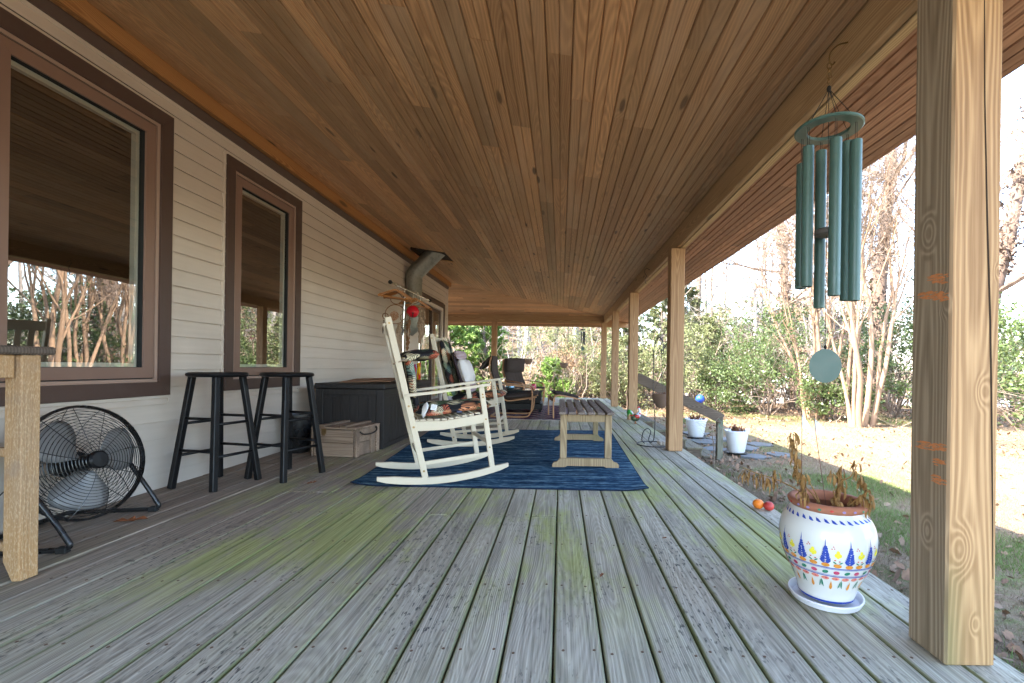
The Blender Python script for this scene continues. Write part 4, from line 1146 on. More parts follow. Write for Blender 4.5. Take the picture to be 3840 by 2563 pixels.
m = MB(); m.box((-2.535, 1.704, 0.765), (-2.080, 1.73, 0.850), 0.003); m.build('apron', M['bar_leg'], tb)
m = MB(); m.box((-2.058, 1.055, 0.765), (-2.032, 1.695, 0.850), 0.003); m.build('apron', M['bar_leg'], tb)
for z in (0.50, 0.145):
    m = MB(); m.box((-2.53, 1.71, z-0.035), (-2.078, 1.735, z), 0.003); m.build('shelf_rail', M['bar_leg'], tb)
    for k in range(6):
        m = MB(); m.box((-2.60+0.085*k, 0.99, z), (-2.53+0.085*k, 1.76 if k < 5 else 1.698, z+0.018), 0.003); m.build('shelf_slat', M['bar_top'], tb)

# ---- floor fan
fn_ = thing('floor_fan', 'black wire caged floor fan with silver blades by the wall', 'fan', (-2.352, 2.215, 0.0), 0)
FC = np.array((0.0, 0.045, 0.330))
tilt = 0.20; yawf = 0.20
Rf = np.array(Matrix.Rotation(-0.10, 3, 'Z') @ Matrix.Rotation(-tilt, 3, 'Y'))     # local x = the way it blows
def ff(p): return Rf @ np.array(p, float)+FC
RC = 0.276
def cage(sgn, depth):
    m = MB()
    for k in range(17):
        r = 0.05+(RC-0.05)*k/16; x = sgn*(0.012+depth*(1-(r/RC)**3.0))
        pts = [ff((x, r*math.cos(a), r*math.sin(a))) for a in np.linspace(0, 2*PI, 49)[:-1]]
        m.tube(pts, 0.0017 if k < 16 else 0.0045, 3, closed=True)
    for k in range(12):
        a = 2*PI*k/12+0.1
        pts = [ff((sgn*(0.013+depth*(1-(r/RC)**3.0)), r*math.cos(a+0.25*(1-r/RC)), r*math.sin(a+0.25*(1-r/RC)))) for r in np.linspace(0.03, RC, 9)]
        m.tube(pts, 0.0017, 4)
    return m
cage(1, 0.055).build('front_grille', M['blackmetal'], fn_)
cage(-1, 0.085).build('rear_grille', M['blackmetal'], fn_)
m = MB(); m.tube([ff((0, (RC+0.002)*math.cos(a), (RC+0.002)*math.sin(a))) for a in np.linspace(0, 2*PI, 49)[:-1]], 0.007, 6, closed=True); m.build('rim_ring', M['blackmetal'], fn_, smooth=True)
m = MB(); st = 0; m.lathe([(0.0, 0.0), (0.040, 0.0), (0.045, 0.006), (0.044, 0.018), (0.036, 0.026), (0.0, 0.028)], 24)
m.move(Rf @ np.array(Matrix.Rotation(PI/2, 3, 'Y')), ff((0.058, 0, 0))); m.build('hub_badge', M['black_paint'], fn_, smooth='auto')
for k in range(3):
    m = MB(); vs = []; a0 = -PI/2-0.3+2*PI*k/3
    for i, r in enumerate(np.linspace(0.045, 0.235, 9)):
        wd = 0.30+0.42*math.sin(PI*min(1, (r-0.03)/0.23))**0.7
        if i == 8: wd = 0.45
        for j in range(7):
            a = a0+wd*(j/6-0.5)*1.9; x = 0.028*(j/6-0.5)*2*(1-0.3*r/0.235)+0.006*math.sin(PI*j/6)
            vs.append(ff((x, r*math.cos(a), r*math.sin(a))))
    fs = [(i*7+j, i*7+j+1, i*7+j+8, i*7+j+7) for i in range(8) for j in range(6)]
    m.add(vs, fs); o = m.build('blade', M['silver'], fn_, smooth=True); sm = o.modifiers.new('thick', 'SOLIDIFY'); sm.thickness = 0.0015
m = MB(); m.tube([ff((-0.02, 0, 0)), ff((0.035, 0, 0))], 0.035, 20); m.tube([ff((-0.16, 0, 0)), ff((-0.10, 0, 0)), ff((-0.045, 0, 0))], [0.045, 0.062, 0.058], 20); m.build('motor', M['black_paint'], fn_, smooth='auto')
m = MB(); m.box((-0.17, -0.13, 0.40), (-0.115, -0.04, 0.46), 0.006); m.build('switch_box', M['black_paint'], fn_)
m = MB(); hy = 0.288
fr_ = [(-0.20, -hy, 0.014), (0.10, -hy, 0.014), (0.165, -hy, 0.016), (0.185, -hy, 0.032), (0.172, -hy, 0.06), (0.12, -hy, 0.15), (0.02, -hy-0.004, 0.305)]
a1 = smooth_path([(x, y, z) for x, y, z in fr_[::-1]], 5); 
back = smooth_path([(-0.20, -hy, 0.014), (-0.235, -hy+0.03, 0.014), (-0.24, 0, 0.014), (-0.235, hy-0.03, 0.014), (-0.20, hy, 0.014)], 5)
a2 = np.array([(x, -y, z) for x, y, z in a1])[::-1]
full = np.vstack([a1, back, a2])
m.tube(full @ rotmat((0, 0, yawf)).T, 0.0115, 10); m.build('stand_tube', M['blackmetal'], fn_, smooth=True)
for s in (-1, 1):
    m = MB(); m.box((0.140, s*hy-0.017, 0.0005), (0.180, s*hy+0.017, 0.028), 0.004, rot=(0, 0, 0)); m.move(rotmat((0, 0, yawf))); m.build('rubber_foot', M['rubber'], fn_)
    m = MB(); m.tube([np.array((0.02, s*(hy+0.02), 0.315)), np.array((0.02, s*(hy-0.04), 0.315))], 0.022, 14); m.move(rotmat((0, 0, yawf))); m.build('pivot_knob', M['black_paint'], fn_, smooth='auto')
m = MB(); cp = smooth_path([(-0.1, -0.06, 0.33), (-0.2, -0.15, 0.2), (-0.22, -0.22, 0.03), (-0.12, -0.2, 0.012), (0.0, -0.26, 0.008), (0.04, -0.2, 0.006), (-0.05, -0.15, 0.006), (-0.16, -0.3, 0.006), (-0.1, -0.5, 0.006)], 8)
m.tube(cp, 0.0032, 6); m.build('power_cord', M['rubber'], fn_, smooth=True)

# ---- old crate with rope handle
cr = thing('wooden_crate', 'old wooden crate with brass hasp and rope handle by the dark storage box', 'crate', (-2.0, 4.285, 0), math.radians(-8))
W_, D_, H_ = 0.205, 0.20, 0.275
for s in (-1, 1):
    for k in range(2):
        m = MB(); m.box((-W_+0.016, s*D_-0.008, 0.004+0.122*k), (W_-0.016, s*D_+0.008, 0.122+0.122*k), 0.003); m.build('side_plank', M['crate'], cr)
        m = MB(); m.box((s*(W_-0.010)-0.008, -D_+0.009, 0.004+0.122*k), (s*(W_-0.010)+0.008, D_-0.009, 0.122+0.122*k), 0.003); m.build('end_plank', M['crate'], cr)
    for yy in (-0.18, 0.06, 0.155):
        m = MB(); m.box((s*(W_+0.0075)-0.009, yy-0.025, 0.002), (s*(W_+0.0075)+0.009, yy+0.025, 0.262), 0.003); m.build('end_batten', M['crate'], cr)
for k in range(3):
    m = MB(); m.box((-W_-0.012, -D_-0.012+0.137*k, 0.250), (W_+0.012, -D_+0.122+0.137*k, 0.266), 0.003); m.build('lid_plank', M['crate'], cr)
for x in (-0.12, 0.09):
    m = MB(); m.box((x-0.03, -D_-0.008, 0.2665), (x+0.03, D_+0.008, 0.284), 0.004); m.build('lid_batten', M['crate'], cr)
m = MB(); m.box((-0.115, -D_-0.0135, 0.206), (-0.070, -D_-0.0085, 0.250), 0.002); m.box((-0.108, -D_-0.0165, 0.19), (-0.077, -D_-0.0125, 0.215), 0.002); m.build('hasp', M['brass'], cr)
m = MB(); m.tube(smooth_path([(W_+0.012, -0.15, 0.225), (W_+0.035, -0.12, 0.20), (W_+0.06, -0.04, 0.198), (W_+0.062, 0.04, 0.215), (W_+0.035, 0.09, 0.238), (W_+0.014, 0.11, 0.236)], 6), 0.007, 8); m.build('rope_handle', M['rope'], cr, smooth=True)
# ---- dark storage box
sb = thing('storage_box', 'large dark brown resin storage box against the wall', 'storage box', (-2.07, 5.25, 0), math.radians(0))
BX, BY = 0.335, 0.78
m = MB(); m.box((-BX+0.014, -BY+0.014, 0.0), (BX-0.014, BY-0.014, 0.585)); m.build('core', M['black_box'], sb)
def boxpanel(n, fixed, lo, hi, ax, sgn, arch=False):
    st = (hi-lo)/n
    for k in range(n):
        a = lo+st*k+0.004; b_ = lo+st*(k+1)-0.004; top = 0.505
        if arch and n//3 <= k < n-n//3: top = 0.53
        m = MB()
        if ax == 'X': m.box((a, fixed-0.003, 0.055), (b_, fixed+0.003, top), 0.002)
        else: m.box((fixed-0.003, a, 0.055), (fixed+0.003, b_, top), 0.002)
        m.build('panel', M['black_box'], sb)
boxpanel(6, -BY+0.0105, -BX+0.075, BX-0.075, 'X', -1, True)
boxpanel(14, BX-0.0105, -BY+0.075, BY-0.075, 'Y', 1)
for sx in (-1, 1):
    for sy in (-1, 1):
        m = MB(); m.box((sx*(BX-0.036)-0.036, sy*(BY-0.036)-0.036, 0.001), (sx*(BX-0.036)+0.036, sy*(BY-0.036)+0.036, 0.588), 0.004); m.build('corner_post', M['black_box'], sb)
m = MB(); m.box((-BX+0.072, -BY+0.002, 0.535), (BX-0.072, -BY+0.014, 0.588), 0.003); m.box((BX-0.014, -BY+0.072, 0.535), (BX-0.002, BY-0.072, 0.588), 0.003); m.box((-BX+0.072, -BY+0.002, 0.004), (BX-0.072, -BY+0.014, 0.05), 0.003); m.box((BX-0.014, -BY+0.072, 0.004), (BX-0.002, BY-0.072, 0.05), 0.003); m.build('rail', M['black_box'], sb)
m = MB(); m.box((-BX-0.012, -BY-0.012, 0.590), (BX+0.012, BY+0.012, 0.645), 0.010); m.build('lid', M['black_box'], sb)
m = MB(); m.box((-0.20, -0.42, 0.0), (0.28, 0.48, 0.006), 0.001, rot=(0.012, -0.02, 0.25)); m.box((-0.16, -0.40, 0.007), (0.25, 0.42, 0.012), 0.001, rot=(0.012, -0.03, 0.18))
o = m.build('cardboard_sheet', M['cardboard']); o.location = (-2.12, 5.0, 0.660); tag(o, 'flattened brown cardboard sheets lying on the storage box lid', 'cardboard')
for x, y, c, r, h, lab in ((-1.99, 5.86, (0.02, 0.02, 0.03), 0.022, 0.20, 'black rolled towel standing behind the rocking chair, leftmost of four'), (-1.945, 5.90, (0.12, 0.22, 0.33), 0.022, 0.21, 'light blue rolled towel standing second from left on the storage box'),
                        (-1.895, 5.92, (0.45, 0.03, 0.04), 0.018, 0.20, 'red and blue rolled towel standing third on the storage box'), (-1.85, 5.93, (0.65, 0.42, 0.02), 0.025, 0.22, 'yellow and red rolled towel, rightmost on the storage box')):
    m = MB(); pr = [(0.0, 0.0), (r, 0.0), (r*1.03, h*0.3), (r*0.96, h*0.6), (r*0.9, h*0.97), (r*0.7, h), (r*0.62, h*0.985), (r*0.35, h*0.985), (r*0.3, h), (0.0, h*0.99)]
    m.lathe(pr, 20); mt = NT('towel'); z = mt.sep(mt.coord()); q = mt.noise(mt.scaled(mt.coord(), (40, 40, 12)), 1.0, 2.0)
    c2 = (0.5, 0.03, 0.02) if c[0] > 0.5 else ((0.05, 0.12, 0.4) if c[0] > 0.4 else tuple(k*1.6 for k in c))
    mm = mt.fin(mt.mix(mt.rng(q, 0.5, 0.54, 0, 1), c, c2), 0.9, 0.1)
    o = m.build('rolled_towel', mm, smooth=True); o.location = (x, y, 0.646); tag(o, lab, 'towel', 'rolled towels on the storage box')
bb = MB(); bb.lathe([(0.0, 0.0), (0.09, 0.0), (0.10, 0.02), (0.112, 0.33), (0.118, 0.335), (0.118, 0.36), (0.108, 0.36), (0.10, 0.33), (0.09, 0.30), (0, 0.30)], 28)
o = bb.build('black_bucket', M['blackmetal'], smooth='auto'); o.location = (-2.47, 4.30, 0); tag(o, 'black tub in the dark gap between the second stool and the crate', 'tub')

# ---- blue rug
def rug(name, corners, lab, mat, edge, curl, nx=40, ny=40, th=0.007):
    t = thing(name, lab, 'rug', (0, 0, 0))
    A, B, C_, D = [np.array(c, float) for c in corners]
    vs = []; 
    for i in range(nx+1):
        for j in range(ny+1):
            u, v = i/nx, j/ny
            p = (1-u)*(1-v)*A+u*(1-v)*B+u*v*C_+(1-u)*v*D
            z = th+0.0015*math.sin(9*u)*math.sin(7*v)
            for (cu, cv, h, rr) in curl:
                d = math.hypot((u-cu)*3, (v-cv)*3); z += h*max(0, 1-d/rr)**2
            vs.append((p[0], p[1], z))
    n = len(vs); vs += [(x, y, max(0.0006, z-th+0.001)) for x, y, z in vs]
    f = []
    ix = lambda i, j: i*(ny+1)+j
    for i in range(nx):
        for j in range(ny):
            q = (ix(i, j), ix(i+1, j), ix(i+1, j+1), ix(i, j+1)); f.append(q); f.append(tuple(n+k for k in q[::-1]))
    m = MB(); m.add(vs, f); m.build('pile', mat, t, smooth=True)
    loop = [ix(i, 0) for i in range(nx+1)]+[ix(nx, j) for j in range(1, ny+1)]+[ix(i, ny) for i in range(nx-1, -1, -1)]+[ix(0, j) for j in range(ny-1, 0, -1)]
    m = MB(); m.tube([(vs[k][0], vs[k][1], max(0.0045, vs[k][2]-th/2)) for k in loop], 0.0046, 6, closed=True); m.build('binding', edge, t, smooth=True)
    return t
rug('blue_rug', [(-1.43, 3.12), (0.605, 3.08), (0.665, 5.99), (-1.66, 5.94)], 'large streaky dark blue rug under the rocking chairs', M['rug'], M['rug_edge'], [(0, 0, 0.022, 0.35), (1, 0, 0.022, 0.30)])
rug('persian_rug', [(-1.75, 7.12), (0.45, 7.12), (0.45, 9.85), (-1.75, 9.85)], 'worn red and navy patterned rug under the bentwood chairs', M['rug2'], M['tinsel'], [], 20, 20, 0.006)

# ---- bentwood armchairs
def bentchair(lab, loc, rz, flip, cushlab):
    t = thing('bentwood_chair', lab, 'armchair', loc, rz, 'bentwood armchairs')
    W = 0.27
    for s in (-1, 1):
        y0, y1 = (s*W, s*(W+0.045)); y0, y1 = min(y0, y1), max(y0, y1)
        m = MB(); ribbon(m, smooth_path([(-0.34, 0.012), (-0.05, 0.012), (0.20, 0.014), (0.285, 0.045), (0.325, 0.15), (0.335, 0.34), (0.325, 0.44), (0.28, 0.492), (0.15, 0.51), (-0.05, 0.525), (-0.25, 0.54)], 6), y0, y1, 0.020); m.build('side_frame', M['bent'], t, smooth='auto')
        y2, y3 = sorted((s*(W-0.006), s*(W-0.045)))
        m = MB(); ribbon(m, smooth_path([(-0.345, 0.985), (-0.375, 0.86), (-0.365, 0.72), (-0.31, 0.57), (-0.24, 0.45), (-0.175, 0.34), (-0.12, 0.285), (-0.03, 0.27), (0.15, 0.295), (0.40, 0.335)], 6), y2, y3, 0.020); m.build('seat_frame', M['bent'], t, smooth='auto')
    for x, z in ((-0.33, 0.024), (0.30, 0.295)):
        m = MB(); m.box((x-0.02, -W+0.001, z-0.008), (x+0.02, W-0.001, z+0.008), 0.002); m.build('cross_rail', M['bent'], t)
    cpad = thing('armchair_cushion', cushlab, 'cushion', loc, rz, 'dark canvas armchair cushions')
    def pad(path, th, w, ribs, nm):
        P = smooth_path(path, 6); tg = np.gradient(P, axis=0); tg /= np.linalg.norm(tg, axis=1)[:, None]; nm_ = np.stack([-tg[:, 1], tg[:, 0]], 1)
        K = len(P); J = 28; vs = []
        for sgn in (1, -1):
            for i in range(K):
                e = (1-abs(2*i/(K-1)-1)**6)**0.5
                for j in range(J+1):
                    v = -1+2*j/J; h = e*(1-abs(v)**6)**0.5
                    if ribs and sgn > 0: h *= 0.80+0.20*abs(math.sin(v*ribs*PI/2))**0.5
                    q = P[i]+nm_[i]*sgn*th/2*h
                    vs.append((q[0], v*w, q[1]))
        N = K*(J+1); fs = []
        for i in range(K-1):
            for j in range(J):
                a = i*(J+1)+j; fs.append((a, a+1, a+J+2, a+J+1)); fs.append((N+a, N+a+J+1, N+a+J+2, N+a+1))
        m = MB(); m.add(vs, fs); o = m.build(nm, M['cush_dark'], cpad, smooth=True)
        return o
    pad([(-0.315, 1.0), (-0.335, 0.88), (-0.325, 0.74), (-0.275, 0.60), (-0.20, 0.47), (-0.135, 0.37)][::-1], -0.07, 0.255, 6, 'back_pad')
    pad([(-0.14, 0.325), (0.02, 0.335), (0.2, 0.36), (0.43, 0.395)], 0.085, 0.255, 6, 'seat_pad')
    if flip:
        m = MB(); cushion(m, (-0.16, -0.25, -0.035), (0.16, 0.25, 0.035), 0.5, (10, 14), (), Ry(-0.80), (-0.445, 0, 0.89), 0.3, 4)
    else:
        m = MB(); cushion(m, (-0.155, -0.26, -0.055), (0.155, 0.26, 0.055), 0.5, (12, 16), (), Ry(PI/2+0.10), (-0.235, 0, 0.865), 0.3, 4)
    m.build('head_roll', M['cush_dark'], cpad, smooth=True)
    return t
bentchair('bentwood armchair seen side on, nearer one, on the patterned rug', (-0.79, 7.69, 0.006), 0.0, True, 'dark cushion on the side-on armchair, head roll flipped over the back')
bentchair('bentwood armchair farther back, turned towards the camera', (-0.80, 9.72, 0.002), math.radians(-42), False, 'dark ribbed cushion with head roll on the farther armchair')
ot = thing('bentwood_footstool', 'bentwood footstool with sloping dark pad behind the slatted table', 'footstool', (0.075, 7.68, 0.006), math.radians(10))
for s in (-1, 1):
    y0, y1 = sorted((s*0.25, s*0.295))
    m = MB(); ribbon(m, smooth_path([(-0.235, 0.001), (-0.238, 0.15), (-0.235, 0.30), (-0.205, 0.355), (-0.14, 0.372), (0.0, 0.350), (0.15, 0.315), (0.225, 0.28), (0.255, 0.2), (0.262, 0.1), (0.265, 0.001)], 5), y0, y1, 0.020); m.build('side_frame', M['bent'], ot, smooth='auto')
m = MB(); m.box((-0.225, -0.249, 0.26), (-0.205, 0.249, 0.33), 0.003); m.build('cross_rail', M['bent'], ot)
m = MB(); cushion(m, (-0.22, -0.245, -0.035), (0.22, 0.245, 0.035), 0.42, (14, 14), (), Ry(0.2), (0.0, 0, 0.372), 0.1, 4); m.build('pad', M['cush_dark'], ot, smooth=True)
ct = thing('coffee_table', 'low black glass topped table on casters between the bentwood chairs', 'table', (-0.70, 8.5, 0.006))
m = MB(); m.box((-0.39, -0.30, 0.06), (0.37, 0.30, 0.17), 0.006); m.build('lower_shelf', M['black_paint'], ct)
m = MB(); m.box((-0.36, -0.27, 0.175), (0.34, -0.25, 0.365), 0.003); m.box((-0.36, 0.25, 0.175), (0.34, 0.27, 0.365), 0.003); m.build('side_panel', M['black_paint'], ct)
m = MB(); m.box((-0.39, -0.30, 0.365), (0.37, 0.30, 0.395), 0.004); m.build('top_frame', M['black_paint'], ct)
gm = NT('table_glass'); gm.p.inputs['Base Color'].default_value = (0.05, 0.07, 0.055, 1); gm.p.inputs['Roughness'].default_value = 0.04; gm.p.inputs['Specular IOR Level'].default_value = 0.8
m = MB(); m.box((-0.41, -0.32, 0.397), (0.39, 0.32, 0.408), 0.002); m.build('glass_top', gm.mat, ct)
for sx in (-0.35, 0.33):
    for sy in (-0.26, 0.26):
        m = MB(); m.tube([(sx, sy-0.012, 0.028), (sx, sy+0.012, 0.028)], 0.027, 14); m.build('caster', M['rubber'], ct)
ds = MB(); ds.lathe([(0, 0), (0.05, 0), (0.075, 0.02), (0.085, 0.045), (0.075, 0.07), (0.05, 0.085), (0.03, 0.09), (0, 0.09)], 24)
o = ds.build('mirror_bowl', plain('mirror_blue', (0.25, 0.4, 0.5), 0.08, 0.8, 0.9), smooth=True); o.location = (-0.93, 8.36, 0.4145); tag(o, 'shiny bluish bowl on the left of the coffee table', 'bowl')
ds = MB(); ds.lathe([(0, 0), (0.035, 0), (0.05, 0.02), (0.052, 0.06), (0.042, 0.095), (0.02, 0.11), (0, 0.112)], 24)
o = ds.build('pink_jar', plain('pink_glass', (0.5, 0.06, 0.1), 0.15, 0.6, var=0.5, scale=60), smooth=True); o.location = (-0.50, 8.36, 0.4145); tag(o, 'small pink and red jar on the right of the coffee table', 'jar')
# ================================================================ SMALLER THINGS
# ---- big green wind chime
wc = thing('wind_chime', 'large green tubular wind chime hanging from the porch beam', 'wind chime', (1.08, 1.86, 0.0))
m = MB(); m.tube(smooth_path([(0.082, 0, 2.18), (0.068, 0, 2.175), (0.035, 0.0, 2.165), (0.005, 0, 2.135), (0.0, 0, 2.10), (0.012, 0, 2.085), (0.022, 0, 2.095)], 5), 0.003, 7); m.build('hook', M['brass'], wc, smooth=True)
m = MB()
for k in range(4):
    z = 2.078-0.020*k; a = (k % 2)*PI/2
    m.tube([(0.009*math.cos(q)*math.cos(a), 0.009*math.cos(q)*math.sin(a), z+0.013*math.sin(q)) for q in np.linspace(0, 2*PI, 11)[:-1]], 0.0022, 5, closed=True)
m.build('chain', M['brass'], wc)
m = MB(); pr = []
for q in np.linspace(0, 2*PI, 11): pass
m.lathe([(0.078, -0.005), (0.121, -0.005), (0.125, -0.001), (0.125, 0.005), (0.121, 0.008), (0.078, 0.008), (0.075, 0.002), (0.078, -0.005)], 56, (0, 0, 1.818)); m.build('top_ring', M['chime'], wc, smooth='auto')
tb_ = [(15, 1.782, 1.125), (75, 1.775, 1.102), (135, 1.706, 1.179), (195, 1.734, 1.171), (255, 1.733, 1.125), (315, 1.741, 1.11)]
cm = MB()
for ang, zt, zb in tb_:
    a = math.radians(ang); x, y = 0.098*math.cos(a), 0.098*math.sin(a)
    m = MB(); m.lathe([(0.018, 0.0), (0.0215, 0.0), (0.0215, zt-zb), (0.018, zt-zb), (0.018, 0.0)], 24, (x, y, zb)); m.build('tube', M['chime'], wc, smooth='auto')
    for s in (-1, 1):
        cm.tube([(x+s*0.004, y, zt-0.01), (x+s*0.003, y, 1.815)], 0.0013, 4)
    cm.tube([(x, y, 1.826), (0, 0, 1.985)], 0.0013, 4)
cm.tube([(0, 0, 1.99), (0.001, 0, 1.6), (-0.002, 0, 1.2), (0, 0, 0.93)], 0.0014, 4)
cm.ball((0, 0, 1.985), (0.009, 0.009, 0.014), 8, 6); cm.tube([(0.003, 0.0, 1.985), (0.014, 0.004, 1.965), (0.01, 0, 1.95)], 0.0015, 4)
cm.build('cords', M['cord'], wc)
m = MB(); m.lathe([(0, 0), (0.040, 0), (0.046, 0.006), (0.046, 0.02), (0.040, 0.026), (0, 0.026)], 28, (0, 0, 1.385)); m.build('striker', M['clapper'], wc, smooth='auto')
m = MB(); K = 40
pr = [(0.058*math.cos(2*PI*k/K), 0.853+0.069*math.sin(2*PI*k/K)) for k in range(K)]
m.prism(pr, -0.002, 0.002, 'Y'); m.move(rotmat((0, 0, -0.45))); m.build('wind_sail', M['chime'], wc)
m = MB(); m.ball((0, 0, 0.93), (0.006, 0.006, 0.010), 8, 6); m.build('knot', M['cord'], wc)

# ---- painted pot
PX, PY = 0.982, 1.668
pot = thing('painted_pot', 'round white glazed pot painted with blue spires and orange scallops', 'pot', (PX, PY, 0.022), 0.3)
PR = [(0.0, 0.0), (0.088, 0.0), (0.092, 0.012), (0.099, 0.04), (0.120, 0.09), (0.139, 0.133), (0.151, 0.172), (0.1565, 0.21), (0.154, 0.245), (0.145, 0.272), (0.131, 0.294), (0.119, 0.309), (0.114, 0.320)]
def prad(z):
    for (r0, z0), (r1, z1) in zip(PR[1:-1], PR[2:]):
        if z0 <= z <= z1: return r0+(r1-r0)*(z-z0)/(z1-z0)
    return PR[-1][0]
PRs = smooth_path([(r, z) for r, z in PR[1:]], 5)
def prad(z): return float(np.interp(z, PRs[:, 1], PRs[:, 0]))
m = MB(); m.lathe([(0, 0)]+[tuple(p) for p in PRs], 64); m.build('body', M['glaze'], pot, smooth=True)
m = MB(); m.lathe([(0.105, 0.312), (0.120, 0.318), (0.129, 0.328), (0.130, 0.338), (0.122, 0.346), (0.108, 0.345), (0.100, 0.335), (0.100, 0.312)], 56); m.build('rim', M['terracotta'], pot, smooth=True)
m = MB(); m.lathe([(0.0, 0.215), (0.08, 0.222), (0.146, 0.214)], 36); m.build('soil', M['soil'], pot)
m = MB(); m.lathe([(0.1015, 0.333), (0.106, 0.315), (0.122, 0.285), (0.138, 0.255), (0.143, 0.22)], 40); m.build('inner_wall', M['terracotta'], pot, smooth=True)
def on_pot(th, z, off=0.0007):
    r = prad(z)+off; return (r*math.cos(th), r*math.sin(th), z)
def blob(mb, th, z, pts, off=0.0007):
    off += 0.0006+rng.random()*0.0003; th += rng.uniform(-0.006, 0.006); z += rng.uniform(-0.0008, 0.0008)
    """flat painted shape given as (dx along the surface, dz) points"""
    r = prad(z); c = on_pot(th, z, off+0.0003); vs = [c]+[on_pot(th+dx/r, z+dz, off) for dx, dz in pts]
    n = len(pts); mb.add(vs, [(0, 1+i, 1+(i+1) % n) for i in range(n)])
def ell(a, b_, n=10, rot=0.0): return [(a*math.cos(q)*math.cos(rot)-b_*math.sin(q)*math.sin(rot), a*math.cos(q)*math.sin(rot)+b_*math.sin(q)*math.cos(rot)) for q in np.linspace(0, 2*PI, n+1)[:-1]]
D = {k: MB() for k in ('blue', 'orange', 'yellow', 'red', 'green', 'pink', 'lilac', 'rose')}
NS = 13
for k in range(NS):
    a = 2*PI*k/NS; r = 0.152
    # jagged blue spire built from leaf strokes
    for q in range(8):
        zz = 0.163+0.0075*q; wd = 0.016*(1-q/8.5)+0.002
        for s in (-1, 1): blob(D['blue'], a+s*wd*0.45/r, zz+0.004, [(s*x, z) for x, z in ell(wd*0.62, 0.0042, 8, 0.75)] if s > 0 else [(x*s, z) for x, z in ell(wd*0.62, 0.0042, 8, 0.75)][::-1], 0.0008+0.0001*q)
    blob(D['blue'], a, 0.228, [(-0.0022, -0.022), (0.0022, -0.022), (0.0016, 0.0), (0, 0.022), (-0.0016, 0)], 0.0015)
    b_ = a+PI/NS
    for dx, dz in ((0, 0.018), (-0.006, 0.008), (0.006, 0.008), (0, 0.004)): blob(D['yellow'], b_+dx/r, 0.185+dz, ell(0.0052, 0.0072), 0.0008)
    for dx, dz in ((-0.004, 0), (0.004, 0.001), (0, 0.007)): blob(D['red'], b_-0.014/r+dx/r, 0.214+dz, ell(0.0022, 0.0024, 7))
    for dx, dz in ((-0.008, 0.002), (0.006, -0.001)): blob(D['red'], b_+dx/r, 0.173+dz, ell(0.0035, 0.0022, 7))
    for s in (-1, 1): blob(D['green'], b_+s*0.009/r, 0.1665, ell(0.0068, 0.0024, 8, s*0.6))
for k in range(2*NS):
    a = 2*PI*k/(2*NS); r = 0.146
    blob(D['orange'], a, 0.1545, ell(0.0125, 0.0075, 12), 0.0012)
    z0 = 0.128
    if k % 2: blob(D['rose'], a, z0, ell(0.0095, 0.0072, 10)); 
    else: blob(D['green'], a, z0, ell(0.0095, 0.0065, 10, 0.3))
    blob(D['pink'], a, 0.1035, ell(0.0120, 0.0068, 12), 0.0008)
    blob(D['rose'], a+0.02, 0.1045, ell(0.004, 0.0022, 8), 0.0016)
for k in range(NS):
    a = 2*PI*(k+0.3)/NS
    blob(D['orange'], a, 0.074, [(0, 0.019), (-0.0035, 0.004), (-0.0048, -0.006), (-0.003, -0.013), (0, -0.0155), (0.003, -0.013), (0.0048, -0.006), (0.0035, 0.004)])
    for q in range(5): blob(D['green'], a+PI/NS+(q-2)*0.012, 0.083-abs(q-2)*0.003, [(0.0006, 0.014), (-0.0006, 0.014), (-0.0006+(q-2)*0.002, -0.012), (0.0006+(q-2)*0.002, -0.012)])
for k in range(34):
    a = 2*PI*k/34
    blob(D['blue'], a, 0.297, [(-0.009, 0.0065), (0.0, 0.003), (0.0095, -0.006), (0.002, -0.006), (-0.006, -0.003)])
for zz, hh in ((0.1445, 0.0016), (0.1405, 0.0008), (0.117, 0.0008), (0.1125, 0.0016), (0.006, 0.004)):
    n = 72
    vs = []
    for i in range(n): vs += [on_pot(2*PI*i/n, zz-hh, 0.0011), on_pot(2*PI*i/n, zz+hh, 0.0011)]
    D['blue'].add(vs, [(2*i, 2*((i+1) % n), 2*((i+1) % n)+1, 2*i+1) for i in range(n)])
for k in range(22):
    a = 2*PI*k/22; c = ('lilac', 'green', 'red', 'lilac')[k % 4]
    rr = 0.1308; vs = [(rr*math.cos(a+dx/rr), rr*math.sin(a+dx/rr), 0.332+dz) for dx, dz in ell(0.006, 0.004, 8)]
    D[c].add([(rr*math.cos(a)*1.001, rr*math.sin(a)*1.001, 0.333)]+vs, [(0, 1+i, 1+(i+1) % 8) for i in range(8)])
for k, mb in D.items():
    o = mb.build('painted_'+k+'_strokes', M['p_'+k], pot); o['kind'] = 'stuff'
sa = MB(); sa.lathe([(0.0, 0.006), (0.0, 0.001), (0.10, 0.001), (0.112, 0.006), (0.122, 0.026), (0.121, 0.030), (0.117, 0.030), (0.112, 0.020), (0.105, 0.010), (0.0, 0.008)][1:], 56)
o = sa.build('pot_saucer', M['saucer'], smooth='auto'); o.location = (PX-0.005, PY-0.005, 0.0); tag(o, 'white plastic saucer under the painted pot', 'saucer')

